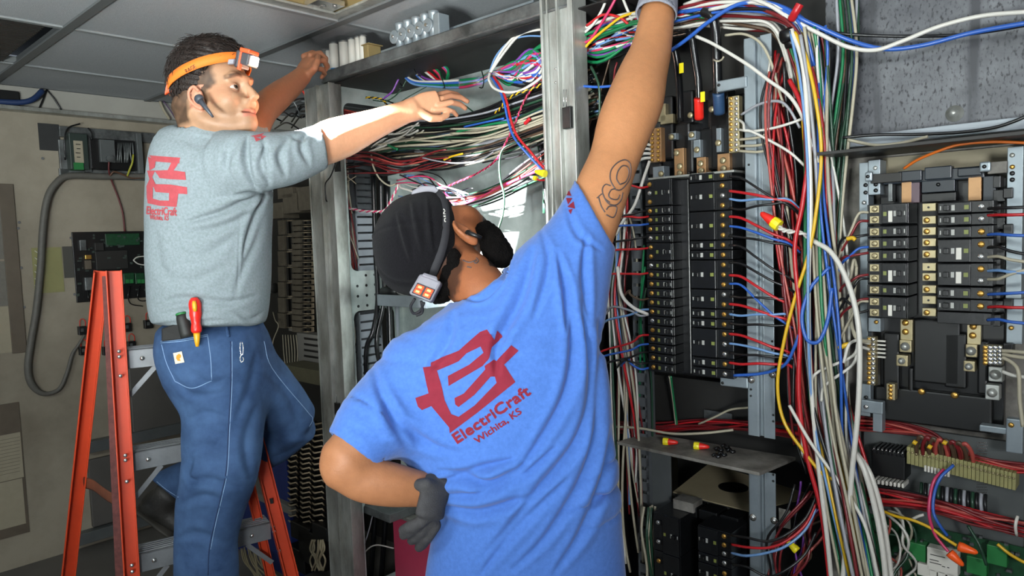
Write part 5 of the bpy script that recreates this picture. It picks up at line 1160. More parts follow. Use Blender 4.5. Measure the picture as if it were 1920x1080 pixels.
# ================================================================ right hand panel
W1 = -.12
mp = cth('mounting_plate', 'mottled grey wall plate with a bolt, above the right breaker panel', 'metal plate', cu(1750, 262, W1))
cpart('plate', MB().box(.72, 1.9, -W1, -W1+.004, uv(1700, 262, W1)[1]-.0, 2.75), M_mott, mp)
cpart('lower_plate', MB().box(.72, 1.9, -W1+.004, -W1+.008, 0, uv(1700, 262, W1)[1]+.05), M_dust, mp)
cpart('bolt', MB().lathe([(.017, 0), (.017, .002), (.009, .0025), (.009, .012), (.006, .013), (.006, .018), (.0003, .018)], cu(1790, 213, W1), (0, -1, 0), 20), M_galv, mp)
m = MB(); a = cu(1560, 278, -.11); b = cu(2000, 208, -.11)
csolo('steel_channel', MB().box(a[0], b[0], .085, .118, uv(1780, 258, -.1)[1], uv(1780, 236, -.1)[1]), M_duct, 'light grey channel across the bottom of the mottled plate', 'channel', bevel=.002)
# dark flange seen from below
zf = uv(1700, 274, .05)[1]; q = [onz(1519, 291, zf), onz(1945, 262, zf), onz(2000, 245, zf), onz(1600, 302, zf)]
ff = MB(); fu0, fu1 = uv(1532, 290, .05)[0], uv(1930, 260, .05)[0]; y0 = -.05
ff.box(fu0, fu1+.3, min(y0, .11), .115, zf, zf+.003).box(fu0, fu1+.3, min(y0, .11)-.003, min(y0, .11), zf-.001, zf+.006)
csolo('cover_flange', ff, M_dark, 'dark sheet metal flange jutting out above the right breakers', 'flange', bevel=.0008)
csolo('beige_plate', pbox(MB(), 1655, 285, 1900, 330, -.118, -.112), mat('beige_plate', '#8f866f', .6, noise=.12, nscale=8), 'beige strip of plate under the dark flange', 'plate')
rp_ = cth('breaker_panel', 'right hand breaker panel with black breakers, tin tabs and pale steel rails', 'breaker panel', cu(1760, 780, -.1))
cpart('chassis', pbox(MB(), 1650, 340, 1885, 800, -.1, -.08), mat('black_insulation', '#101113', .3), rp_, .002)
for (x0, y0, x1, y1, w0, w1) in ((1611, 305, 1628, 400, -.09, -.05), (1628, 300, 1650, 365, -.09, -.045), (1612, 370, 1627, 640, -.09, -.06), (1887, 275, 1917, 560, -.08, -.04), (1887, 560, 1917, 645, -.08, -.045), (1628, 596, 1651, 622, -.08, -.05), (1612, 720, 1632, 780, -.08, -.05)):
    cpart('rail', pbox(MB(), x0, y0, x1, y1, w0, w1), M_zinc, rp_, .001)
for (x, y, w, mt) in ((1641, 315, -.044, M_galv), (1623, 347, -.049, M_black), (1623, 361, -.049, M_black), (1642, 346, -.044, M_black), (1642, 357, -.044, M_black), (1620, 380, -.045, M_steel), (1898, 291, -.039, M_galv), (1898, 313, -.039, M_brass), (1898, 325, -.039, M_black), (1898, 337, -.039, M_black), (1896, 615, -.04, M_brass), (1643, 604, -.045, M_brass), (1624, 745, -.045, M_black)):
    cpart('hole' if mt is M_black else 'screw', screw(MB(), x, y, w, .0035), mt, rp_)
cpart('cross_bar', pbox(MB(), 1655, 318, 1846, 340, -.07, -.045), mat('blue_black_bar', '#1d252e', .35, noise=.3), rp_, .002)
for (x0, y0, x1, y1) in ((1683, 320, 1728, 340), (1733, 312, 1784, 336), (1795, 314, 1840, 330)): cpart('insulator_block', pbox(MB(), x0, y0, x1, y1, -.06, -.035), mat('blue_black_bar', '#1d252e', .35), rp_, .002)
for (x0, y0, x1, y1) in ((1621, 322, 1635, 340), (1836, 303, 1857, 322)): cpart('bracket_tab', pbox(MB(), x0, y0, x1, y1, -.03, -.02), M_zinc, rp_, .003); cpart('hole', screw(MB(), (x0+x1)/2-1, (y0+y1)/2, -.019, .003), M_black, rp_)
cpart('bracket_arm', pbox(MB(), 1632, 325, 1690, 342, -.05, -.03), M_dark, rp_, .001); cpart('bracket_arm', pbox(MB(), 1852, 303, 1888, 325, -.05, -.03), M_dust, rp_, .001)
for (x0, y0, x1, y1, mt) in ((1690, 340, 1709, 380, M_copper), (1708, 342, 1724, 380, mat('plum_bar', '#5c4a52', .5)), (1815, 330, 1840, 376, M_copper), (1843, 330, 1867, 376, mat('blue_black_bar', '#1d252e', .35)), (1728, 338, 1790, 360, mat('blue_black_bar', '#1d252e', .35)), (1728, 362, 1792, 378, M_black), (1665, 344, 1673, 378, M_galvd)):
    cpart('bus_bar', pbox(MB(), x0, y0, x1, y1, -.07, -.045), mt, rp_, .001)
cpart('screw', screw(MB(), 1759, 346, -.043, .003), M_black, rp_)
# jagged right edge of the panel
jg = MB()
for i in range(11): pbox(jg, 1862, 330+i*26, 1876+(i % 2)*8, 352+i*26, -.09, -.04)
cpart('edge_clip', jg, M_brk, rp_, .001)
for (y) in (352, 420, 560, 644): cpart('edge_block', pbox(MB(), 1880, y, 1899, y+20, -.06, -.03), M_black, rp_, .002)
# tin tabs with screws between the columns
for i, y in enumerate((389, 413, 434, 455, 477, 501, 520, 543, 563, 586)):
    cpart('bus_tab', pbox(MB(), 1729, y-8, 1755, y+7, -.03, -.012), M_tin, rp_, .001)
    if i not in (0, 5, 8): cpart('tab_screw', MB().lathe([(.0056, 0), (.0056, .003), (.004, .0045), (.0002, .0045)], cu(1738, y, -.012), (0, -1, 0), 12), M_brass, rp_)
    else: cpart('tab_hole', MB().cyl(cu(1741, y, -.0118), np.array(cu(1741, y, -.0118))+[0, -.001, 0], .0022, n=10), M_black, rp_)
column(1626, 1703, [(381, 421, 2), (423, 445, 1), (445, 468, 1), (468, 491, 1), (492, 532, 2), (533, 555, 1), (556, 597, 2)], .0, -1, 'left column of the right panel', 'breakers in the left column of the right panel', mscr=M_tin, stickers=(0, 4, 6))
column(1757, 1862, [(377, 400, 1), (400, 423, 1), (423, 447, 1), (447, 493, 2), (493, 537, 2), (538, 561, 1), (561, 585, 1)], .0, 1, 'right column of the right panel', 'breakers in the right column of the right panel', stickers=(3, 4))
cpart('blank_cover', pbox(MB(), 1757, 586, 1858, 608, -.07, -.002), M_brk, rp_, .001)
# lower half: bars, lugs, barriers
for (x0, y0, x1, y1, w) in ((1688, 599, 1711, 640, -.055), (1813, 609, 1839, 646, -.055)): cpart('bus_bar', pbox(MB(), x0, y0, x1, y1, w-.015, w), M_tin, rp_, .001)
for (x, y) in ((1698, 605), (1698, 622), (1825, 612), (1824, 629)): cpart('screw', MB().lathe([(.0065, 0), (.0065, .003), (.005, .005), (.0002, .005)], cu(x, y, -.054), (0, -1, 0), 14), M_brass, rp_)
for (x0, y0, x1, y1, r) in ((1686, 638, 1709, 661, .009), (1680, 666, 1702, 687, .007), (1810, 646, 1832, 670, .009), (1806, 677, 1828, 697, .007), (1853, 688, 1880, 716, .010), (1847, 722, 1874, 750, .009)):
    cpart('lug', pbox(MB(), x0, y0, x1, y1, -.07, -.045), M_tin if x0 < 1840 else M_galv, rp_, .002); cpart('lug_bolt', MB().lathe([(r, 0), (r, .004), (r*.6, .006), (r*.6, .009), (.0002, .009)], cu((x0+x1)/2, (y0+y1)/2, -.045), (0, -1, 0), 18), M_galv, rp_)
for (x0, y0, x1, y1) in ((1655, 625, 1686, 735), (1702, 690, 1712, 735), (1712, 600, 1800, 720), (1770, 625, 1812, 728), (1832, 640, 1852, 740), (1640, 735, 1860, 800)):
    cpart('barrier', pbox(MB(), x0, y0, x1, y1, -.078, -.06), M_black, rp_, .004)
for (x, y) in ((1728, 734), (1790, 741)): cpart('screw', MB().lathe([(.007, 0), (.007, .002), (.005, .004), (.0002, .004)], cu(x, y, -.058), (0, -1, 0), 14), M_brass, rp_)
neutral('long neutral bar of brass screws at the lower left of the right panel', 1626, 632, 1641, 722, -.03, 10)
neutral('short neutral bar with two screw rows beside the right lugs', 1843, 648, 1880, 684, -.03, 5, cols=4)
neutral('tiny vertical neutral bar under the left lugs of the right panel', 1662, 720, 1678, 750, -.03, 4, cols=1)
gb = MB()
for i in range(5): pbox(gb, 1641, 638+i*7.5, 1660, 641+i*7.5, -.05, -.045)
cpart('terminal_fin', gb, M_white, rp_)
# bottom brackets
for (nm, rect, arm) in (('pale bent bracket with holes at the lower left corner of the right panel', (1614, 752, 1655, 775), (1636, 772, 1654, 810)), ('pale bent bracket at the lower right corner of the right panel', (1886, 786, 1918, 850), (1836, 800, 1890, 812))):
    t = cth('bent_bracket', nm, 'bracket', cu(rect[0], rect[3], -.03)); cpart('flange', pbox(MB(), *rect, -.05, -.03), M_zinc, t, .002); cpart('arm', pbox(MB(), *arm, -.06, -.034), M_zinc, t, .002)
    cpart('hole', screw(MB(), rect[0]+10, rect[1]+11, -.029, .004), M_brass if rect[0] > 1800 else M_steel, t)
# ---------------------------------------------------------------- terminals below
base_ = csolo('terminal_rail', pbox(MB(), 1620, 812, 1920, 1000, -.11, -.10), M_greyp, 'grey backing plate of the lower terminal rows', 'plate')
rb = cth('relay_strip', 'black relay strip with a row of white terminal tips, lower right', 'terminal strip', cu(1665, 912, -.05)); cpart('body', pbox(MB(), 1633, 846, 1697, 896, -.1, -.05), M_black, rb, .003)
for i in range(8):
    x = 1637+i*7.6; y = 838+i*1.2
    cpart('pin', pbox(MB(), x, y, x+4.6, y+12, -.1, -.045), M_brk, rb, .001); cpart('white_tip', pbox(MB(), x, y+61, x+4.6, y+69, -.09, -.05), M_white, rb, .001); cpart('pin_screw', screw(MB(), x+2, y+3, -.044, .0017), M_steel, rb)
tb_ = cth('terminal_strip', 'long yellowish terminal strip running to the right edge', 'terminal strip', cu(1800, 905, -.05))
M_ter = mat('yellowed_terminal', '#8f8a5a', .55, noise=.2, nscale=40)
for i in range(27):
    x = 1700+i*7.6; y = 838+i*1.9
    s_ = cpart('terminal', pbox(MB(), x, y, x+6.9, y+32, -.09, -.045).add([], []), M_ter, tb_, .0008)
    cpart('terminal_screw', screw(MB(), x+3, y+9, -.044, .0019), M_tin, tb_)
for i in range(8): cpart('marker', pbox(MB(), 1733+i*6.2, 873+i*1.5, 1737+i*6.2, 884+i*1.5, -.045, -.042), M_white, tb_)
pf_ = MB()
for i in range(6):
    for j in range(24): pf_.cyl(cu(1832+i*3.4+(j % 2)*1.7, 830+j*5.2, -.0985), np.array(cu(1832+i*3.4+(j % 2)*1.7, 830+j*5.2, -.0985))+[0, -.0008, 0], .0013, n=6)
csolo('perforated_strip', pf_, M_steel, 'perforated bright strip behind the yellowish terminals', 'perforated strip', kind='stuff')
pcb = cth('circuit_board', 'green circuit board with white label and green plugs, bottom right', 'circuit board', cu(1780, 1130, -.06))
cpart('board', pbox(MB(), 1600, 1000, 1990, 1160, -.09, -.085), M_green, pcb)
for (x0, y0, x1, y1, mt, nm) in ((1692, 1018, 1735, 1050, M_greent, 'plug'), (1738, 1032, 1796, 1076, M_white, 'module'), (1720, 1058, 1742, 1080, M_white, 'relay'), (1812, 1046, 1850, 1078, M_greent, 'plug'), (1850, 1025, 1888, 1060, M_greent, 'plug'), (1598, 1030, 1620, 1078, M_greent, 'plug'), (1660, 1052, 1682, 1078, M_white, 'relay'), (1742, 1068, 1756, 1090, M_white, 'button'), (1758, 1072, 1772, 1092, M_white, 'button'), (1776, 1076, 1790, 1094, M_white, 'button'), (1630, 1040, 1655, 1075, M_black, 'chip')):
    o_ = cpart(nm, pbox(MB(), x0, y0, x1, y1, -.085, -.06), mt, pcb, .001)
ln = MB()
for i, (xa, xb, y) in enumerate(((1744, 1772, 1042), (1743, 1760, 1050), (1743, 1765, 1056), (1766, 1772, 1062), (1776, 1780, 1064))): pbox(ln, xa, y+(0), xb, y+1.2, -.06, -.0592)
cpart('label_print', ln, M_black, pcb)
zc_ = MB(); rr = random.Random(3)
for i in range(46):
    x, y = rr.uniform(1600, 1905), rr.uniform(1003, 1078); pbox(zc_, x, y, x+rr.uniform(3, 9), y+rr.uniform(3, 6), -.085, -.085+rr.uniform(.003, .012))
cpart('component', zc_, M_galvd, pcb)['kind'] = 'stuff'
# ================================================================ left wall equipment (plane u = -3.0) and the left bay
def wl(x, y, off=0.0): n, z = nz(x, y, off); return (-3.0+off, -n, z)
def wbox(mb, x0, y0, x1, y1, o0, o1):                             # box standing off the wall from o0 to o1
    xm, ym = (x0+x1)/2, (y0+y1)/2; na, nb = nz(x0, ym, o1)[0], nz(x1, ym, o1)[0]; za, zb = nz(xm, y0, o1)[1], nz(xm, y1, o1)[1]
    return mb.box(-3.0+o0, -3.0+o1, -na, -nb, zb, za)
M_paper = mat('aged_paper', '#9a927e', .85, noise=.08, nscale=30); M_sleeve = mat('yellowed_sleeve', '#8c8a5e', .35, noise=.12, nscale=12); M_brstrip = mat('brown_steel_strip', '#5f5548', .6, noise=.2, nscale=8)
csolo('cover_plate', wbox(MB(), 73, 232, 112, 282, 0, .006), mat('charcoal_plate', '#2b2c2c', .6, noise=.2), 'charcoal square plate on the left wall beside the relay rack', 'plate')
rk = cth('relay_rack', 'relay rack with transformer and black wire box on the left wall', 'relay rack', wl(200, 335))
cpart('backing', wbox(MB(), 112, 243, 290, 262, 0, .03).add([], []), M_galvd, rk, .002); cpart('backing', wbox(MB(), 112, 262, 128, 330, 0, .02), M_galvd, rk, .002); cpart('base_rail', wbox(MB(), 112, 319, 285, 336, 0, .02), M_galvd, rk, .002)
tf = cpart('transformer', wbox(MB(), 131, 250, 166, 318, .0, .08), mat('dark_green_case', '#24302b', .5), rk, .004)
cpart('transformer_label', wbox(MB(), 139, 264, 156, 305, .08, .083), M_paper, tf, root=rk); cpart('terminal_base', wbox(MB(), 139, 305, 157, 318, .0, .09), M_greent, tf, root=rk)
lt = MB()
for i in range(4): wbox(lt, 142+(i % 2)*2, 270+i*8, 151, 271.4+i*8, .083, .0838)
cpart('label_lines', lt, M_black, tf, root=rk)
cpart('side_case', wbox(MB(), 158, 256, 170, 322, .0, .05), M_greyp, rk, .002)
wb_ = cpart('wire_box', wbox(MB(), 170, 262, 258, 318, .0, .05), M_black, rk, .002)
cpart('grey_module', wbox(MB(), 188, 262, 216, 304, .05, .075), M_greyp, wb_, .002, root=rk)
cpart('coil', MB().cyl(wl(205, 298, .075), np.array(wl(205, 298, .075))+[.02, 0, 0], .018, n=18), M_galvd, wb_, root=rk)
wt_ = MB(); r_ = random.Random(4)
for i in range(9):
    x = 222+i*3.3; wt_.tube(spline([wl(x, 268, .055), wl(x+r_.uniform(-2, 2), 285, .068), wl(x+r_.uniform(-3, 3), 305, .06)], 3), .0045, 6)
cpart('box_wires', wt_, M_galvd, wb_, root=rk)['kind'] = 'stuff'
cpart('box_end', wbox(MB(), 258, 250, 268, 325, .0, .07), M_greyp, rk, .002)
for nm, mt, pts, r in (('yellow green wire loop below the black wire box', mat('yellow_green_wire', '#a3a33a', .5), [(250, 290, .07), (248, 305, .09), (243, 318, .08), (238, 332, .04)], .005), ('dark looping wire over the left of the relay rack', M_rub, [(122, 300, .05), (121, 262, .06), (128, 240, .06), (150, 232, .05)], .004), ('dark looping wire over the transformer', M_rub, [(165, 240, .05), (172, 250, .06), (172, 262, .06)], .004), ('dark red wire hanging from the relay rack to the controller', mat('dark_red_wire', '#5a2426', .5), [(205, 295, .08), (204, 318, .07), (209, 338, .03), (222, 372, .02), (230, 400, .02), (234, 434, .02)], .0045), ('brown wire twisting under the relay rack', mat('brown_wire', '#5b4030', .5), [(206, 330, .05), (214, 322, .06), (232, 328, .05), (250, 334, .04), (280, 331, .04)], .005)):
    w_ = spline([lw(wl(x, y, o)) for x, y, o in pts], 6); o = w_[0].copy(); solo('wire', MB().tube(w_-o, r, 7), mt, nm, 'wire', o)
w_ = spline([lw(wl(x, y, o)) for x, y, o in ((285, 330, .03), (200, 331, .03), (130, 330, .035), (104, 345, .04), (88, 375, .04), (80, 430, .035), (76, 500, .03), (68, 580, .03), (58, 640, .03), (52, 690, .03), (60, 722, .03), (82, 738, .03), (110, 730, .03), (125, 700, .03), (135, 665, .03), (148, 645, .03), (158, 628, .03))], 7); o = w_[0].copy()
solo('flexible_conduit', MB().tube(w_-o, np.interp(np.linspace(0, 1, len(w_)), [0, .62, .72, 1], [.0175, .0165, .011, .006]), 12), mat('grey_conduit', '#5f5d57', .6, noise=.2, nscale=30), 'thick grey flexible conduit looping down the left wall', 'conduit', o)
ct = cth('controller_board', 'black controller board with green modules on the wall behind the ladder', 'controller', wl(210, 565))
cpart('panel', wbox(MB(), 139, 434, 292, 562, 0, .012), M_black, ct, .002)
for (x0, y0, x1, y1, o, mt, nm) in ((150, 450, 162, 470, .03, M_galvd, 'connector'), (160, 478, 172, 486, .025, M_brass, 'fuse'), (160, 488, 172, 505, .03, M_brstrip, 'relay'), (178, 455, 195, 470, .03, M_dark, 'chip'), (198, 438, 262, 460, .02, M_green, 'module'), (232, 512, 252, 532, .03, M_green, 'module'), (254, 512, 271, 532, .03, M_green, 'module'), (160, 520, 174, 544, .03, M_galvd, 'plug'), (180, 470, 240, 505, .022, M_dark, 'heat_sink')):
    cpart(nm, wbox(MB(), x0, y0, x1, y1, .012, o), mt, ct, .002)
for x in (236, 244, 258, 265): cpart('green_plug', wbox(MB(), x, 524, x+6, 531, .03, .036), M_greent, ct)
cpart('oval_emblem', MB().tube(spline([wl(250, 488, .03), wl(258, 482, .03), wl(276, 481, .03), wl(290, 486, .03), wl(276, 496, .03), wl(260, 495, .03), wl(250, 488, .03)], 5), .0035, 6), M_white, ct)
cc = MB(); r_ = random.Random(9)
for i in range(60):
    x, y = r_.uniform(143, 288), r_.uniform(438, 556); wbox(cc, x, y, x+r_.uniform(2, 7), y+r_.uniform(2, 5), .012, .012+r_.uniform(.004, .014))
cpart('component', cc, mat('component_grey', '#34403a', .5), ct)['kind'] = 'stuff'
for i, pts in enumerate(([(244, 536, .03), (240, 555, .04), (246, 570, .03), (268, 574, .02)], [(262, 536, .03), (258, 555, .04), (264, 564, .03), (285, 562, .02)], [(165, 545, .03), (166, 560, .04), (172, 568, .02)])):
    w_ = spline([lw(wl(*q)) for q in pts], 5); o = w_[0].copy(); solo('wire', MB().tube(w_-o, .003, 6), M_rub, ['left dark wire drooping from the green controller modules', 'right dark wire drooping from the green controller modules', 'dark wire at the lower left corner of the controller board'][i], 'wire', o)
sl = cth('document_sleeve', 'yellowed plastic document sleeve left of the controller board', 'document sleeve', wl(90, 550)); cpart('sleeve', wbox(MB(), 62, 464, 118, 549, 0, .004), M_sleeve, sl)
for i in range(6): cpart('crease', MB().tube(spline([wl(65, 470+i*13, .005), wl(72, 474+i*13, .01), wl(77, 466+i*13, .005)], 3), .002, 5), M_white, sl)
csolo('name_plate', wbox(MB(), 119, 462, 138, 521, 0, .004), mat('dark_grey_plate', '#45443f', .6), 'narrow dark plate between the sleeve and the controller board', 'plate')
csolo('steel_strip', wbox(MB(), 10, 345, 38, 663, 0, .01), M_brstrip, 'brown upright steel strip at the left edge', 'strip', bevel=.002)
for nm, r in (('grey paper sheet at the upper left edge of the wall', (-20, 396, 14, 486)), ('darker ruled sheet at the left edge under the grey one', (-20, 490, 20, 574)), ('blank cream sheet at the left edge', (-20, 575, 34, 662))):
    csolo('paper_sheet', wbox(MB(), *r, .001, .004), M_paper if 'cream' in nm else mat('grey_sheet', '#6f6c64', .7, noise=.15, nscale=40), nm, 'paper')
bd_ = cth('wall_chart', 'cream printed chart on the lower left wall', 'chart', wl(20, 992)); cpart('backing', wbox(MB(), -30, 758, 46, 1010, 0, .006), M_brstrip, bd_); cpart('sheet', wbox(MB(), -30, 816, 42, 903, .006, .008), M_paper, bd_); cpart('sheet', wbox(MB(), -30, 904, 46, 992, .006, .008), M_paper, bd_)
tl = MB()
for i in range(11): wbox(tl, -20, 824+i*6.5, 38, 824.8+i*6.5, .008, .0084)
cpart('ruling', tl, mat('faint_ruling', '#6b6556', .8), bd_)
for i, (x, y) in enumerate(((148, 612), (232, 606), (272, 600), (150, 650), (194, 650), (240, 640))):
    t = cth('fuse_block', ['black fuse block left of the orange ladder rail, upper row', 'black fuse block just right of the ladder, upper row', 'black fuse block beside the back pocket, upper row', 'black fuse block left of the ladder, lower row', 'black fuse block behind the ladder rails, lower row', 'black fuse block above the aluminium step, lower row'][i], 'fuse block', wl(x+8, y+16), 'fuse blocks on the left wall')
    cpart('block', wbox(MB(), x, y, x+15, y+16, 0, .03), M_black, t, .002); cpart('clip', wbox(MB(), x+4, y+4, x+9, y+10, .03, .034), M_galvd, t); cpart('loop', MB().tube(spline([wl(x+2, y, .02), wl(x+2, y-11, .03), wl(x+7, y-14, .03), wl(x+12, y-9, .03), wl(x+12, y, .02)], 4), .0022, 5), M_red, t)
for i, (x, y) in enumerate(((36, 417), (34, 428), (40, 502), (45, 576), (29, 577), (18, 428), (133, 446), (140, 552), (80, 297))): csolo('wall_screw', MB().cyl(wl(x, y, 0), wl(x, y, .006), .007, n=10), M_black, 'small dark screw in the left wall panel', 'screw', 'screws in the left wall')
# ledge clutter and wires above
for nm, pts, r, mt in (('blue sheathed wire drooping on the ledge at the far left', [(-10, 190, .06), (38, 192, .07), (62, 186, .07), (80, 170, .05)], .014, mat('dark_blue_sheath', '#1d3158', .5)), ('dark wire slanting down to the ledge, left one', [(88, 168, .03), (80, 188, .04), (73, 204, .04)], .004, M_rub), ('dark wire slanting down to the ledge, right one', [(88, 168, .03), (102, 186, .04), (115, 207, .04)], .004, M_rub), ('pale wire strands hanging behind the head', [(300, 190, .04), (306, 205, .05), (318, 224, .05)], .008, M_paper), ('purple wire hanging behind the head', [(305, 188, .05), (318, 205, .06), (333, 228, .06)], .004, mat('purple_wire', '#4a3050', .5))):
    w_ = spline([lw(wl(x, y, o)) for x, y, o in pts], 5); o = w_[0].copy(); solo('wire', MB().tube(w_-o, r, 8), mt, nm, 'wire', o)
csolo('cable_clamp', wbox(MB(), -12, 169, 37, 196, .0, .05), M_black, 'black clamp block on the ledge at the far left', 'clamp', bevel=.004)
# grey metal enclosure low on the wall, behind the ladder
en = cth('steel_enclosure', 'plain grey steel enclosure low on the wall behind the ladder', 'enclosure', wl(300, 1000))
cpart('door', wbox(MB(), 244, 650, 372, 800, .0, .03), mat('dull_grey_enclosure', '#5d5a56', .5, .2, noise=.2, nscale=3), en, .004); cpart('lower_door', wbox(MB(), 168, 840, 372, 962, .0, .028), mat('dull_grey_enclosure', '#5d5a56', .5), en, .004)
cpart('lip', wbox(MB(), 160, 806, 400, 826, 0, .06), M_greyp, en, .003); cpart('lip', wbox(MB(), 140, 968, 400, 988, 0, .06), M_greyp, en, .003)
# ---------------------------------------------------------------- left bay between the wall and the left post
csolo('bay_back_plate', MB().box(-2.98, -1.2, .62, .63, 0, 2.2), mat('dark_bay_plate', '#25231f', .8, noise=.3, nscale=6), 'dark back plate of the far left bay', 'plate')  # dark brown-black plate closing the bay
M_old = mat('dusty_breaker', '#a8977c', .8, noise=.3, nscale=30); M_old2 = mat('sooty_breaker', '#5d5548', .8, noise=.3, nscale=30)
WB = -.40
def oldcol(x0, x1, xt, ya, yb, n, where, group, w=WB):
    for i in range(n):
        y = ya+(yb-ya)*i/n; y2 = ya+(yb-ya)*(i+1)/n; nm = 'lowest' if i == n-1 else ORD[i] if i < 20 else 'next to lowest'
        t = cth('circuit_breaker', '%s dusty breaker%s, %s' % (nm, '' if nm in ('top', 'lowest', 'next to lowest') else ' from the top', where), 'circuit breaker', cu(x0, y2, w), group)
        cpart('case', pbox(MB(), x0, y+.8, x1, y2-.8, w-.08, w), M_old2, t, .002); cpart('terminal_face', pbox(MB(), xt, y+1.2, x1+14, y2-1.5, w-.06, w-.02), M_old, t, .001)
        cpart('toggle', pbox(MB(), xt+4, y+3, xt+8, y2-3, w-.02, w-.005), M_black, t); cpart('wire_clamp', pbox(MB(), xt+12, y+2.5, xt+18, y2-3, w-.02, w-.012), M_black, t)
oldcol(547, 563, 563, 412, 624, 19, 'column beside the left post', 'dusty breakers beside the left post')
oldcol(521, 533, 533, 412, 616, 7, 'narrow column right of the sweatshirt', 'dusty breakers right of the sweatshirt')
csolo('bay_strip', pbox(MB(), 535, 405, 546, 620, -.46, -.43), M_dust, 'dusty upright strip between the two old breaker columns', 'strip')
dt = cth('terminal_box', 'grey slotted duct box under the old breaker column', 'wiring duct', cu(580, 690, -.38)); cpart('box', pbox(MB(), 558, 627, 604, 690, -.45, -.38), mat('dull_duct', '#6d6b66', .6), dt, .002)
for i in range(5): cpart('slot', pbox(MB(), 570, 634+i*11, 596, 638+i*11, -.381, -.378), M_black, dt)
csolo('bay_shelf', pbox(MB(), 528, 690, 606, 716, -.5, -.25), mat('olive_dusty_plate', '#5c5843', .8, noise=.2), 'dusty olive shelf plate under the grey duct box', 'shelf')
for i in range(6): wtube('wire', [(530+i*5, 628, -.42), (532+i*5.2, 660, -.4), (536+i*4, 694, -.39)], .0028, M_cream, 'cream wire among those rising from the olive shelf', 'wire', 'cream wires above the olive shelf')
wtube('wire', [(512, 585, -.4), (516, 600, -.35), (522, 612, -.33), (512, 640, -.32), (510, 670, -.32), (524, 700, -.3)], .003, M_cream, 'cream wire curling beside the sweatshirt hem', 'wire')
csolo('drum', MB().lathe([(.001, 0), (.03, 0), (.03, .05), (.028, .055), (.001, .055)], cu(507, 540, -.42), (1, 0, 0), 20), M_dark, 'small dark cylinder beside the sweatshirt', 'cylinder')
for i, (x0, y0, x1, y1) in enumerate(((520, 352, 548, 372), (530, 362, 560, 400), (556, 350, 582, 395), (586, 340, 600, 392), (508, 380, 530, 410))):
    csolo('bus_support', pbox(MB(), x0, y0, x1, y1, -.46, -.36), M_old2 if i != 3 else M_dust, ['slanted sooty block under the raised sleeve', 'sooty block above the old breakers', 'second sooty block above the old breakers', 'dusty beige block beside the left post', 'small sooty block beside the sweatshirt armpit'][i], 'block', bevel=.003)
# lower stack of zigzag clips
for c_, (x, wd_, n, nm) in enumerate(((542, 18, 14, 'left'), (565, 20, 17, 'middle'), (587, 22, 18, 'right'))):
    t = cth('clip_rack', '%s dark rack of zigzag clips beside the orange ladder' % nm, 'clip rack', cu(x, 985, -.06)); y0 = (842, 830, 792)[c_]
    cpart('spine', pbox(MB(), x-5, y0, x+2, 985, -.12, -.09), M_black, t, .002)
    for i in range(n):
        y = y0+(985-y0)*i/n; cpart('clip', MB().tube([cu(x-2, y, -.06), cu(x+3, y+4, -.03), cu(x+wd_-5, y+1, -.03), cu(x+wd_, y+6, -.06)], .004, 6).add([], []), M_old, t)
        cpart('block', pbox(MB(), x+2, y+3, x+wd_-2, y+8, -.12, -.07), M_black, t)
bb = cth('blue_cabinet', 'dark blue panel with grey top edge standing behind the orange ladder', 'cabinet', cu(480, 1070, -.05)); cpart('body', pbox(MB(), 440, 940, 545, 1072, -.2, -.05), mat('navy_paint', '#1c2c66', .5, noise=.15), bb, .003); cpart('upper_body', pbox(MB(), 500, 850, 538, 935, -.2, -.08), mat('navy_paint', '#1c2c66', .5), bb, .003); cpart('edge', pbox(MB(), 440, 929, 545, 942, -.2, -.045), mat('dull_duct', '#6d6b66', .6), bb, .002); cpart('white_tag', pbox(MB(), 487, 1018, 501, 1055, -.05, -.045), M_white, bb)
for i, (x0, y0, x1, y1) in enumerate(((545, 985, 580, 1015), (560, 1000, 606, 1060), (585, 985, 612, 1010), (540, 1030, 570, 1080))): csolo('black_module', pbox(MB(), x0, y0, x1, min(y1, 1070), -.1, .0), M_black, ['upper left black module under the clip racks', 'large black module under the clip racks', 'small black module beside the steel post foot', 'lowest black module right of the ladder'][i], 'module', bevel=.004)
r_ = random.Random(11)
for i in range(14):
    x = 452+i*3; wtube('wire', [(x, 1030+r_.uniform(-6, 4), .05), (x+r_.uniform(4, 10), 1055, .1), (x+r_.uniform(10, 40), 1085, .15)], .0035, mat('tan_wire', '#8a7f66', .6), 'tan wire spilling out low behind the ladder', 'wire', 'tan wires low behind the ladder')
for i in range(9):
    x = r_.uniform(585, 606); wtube('wire', [(x, 1012, .02), (x+r_.uniform(-6, 6), 1030, .03), (x+r_.uniform(-8, 8), 1050, .03), (x+r_.uniform(-4, 4), 1070, .03)], .004, mat('tan_wire', '#8a7f66', .6), 'tan wire coiled at the foot of the left post', 'wire', 'tan wires at the foot of the left post')
for i in range(16):
    x, y = r_.uniform(490, 575), r_.uniform(170, 232); c_ = r_.choice([(M_rub, 'black'), (M_rub, 'black'), (M_red, 'red'), (M_galvd, 'grey')])
    wtube('wire', [(x-20, y+r_.uniform(0, 30), -.3), (x, y, -.2), (x+18, y+r_.uniform(-20, 10), -.18), (x+34, y+r_.uniform(-20, 20), -.22)], .004, c_[0], '%s wire in the dark gap left of the post, behind the raised arm' % c_[1], 'wire', '%s wires in the dark gap by the left post' % c_[1])
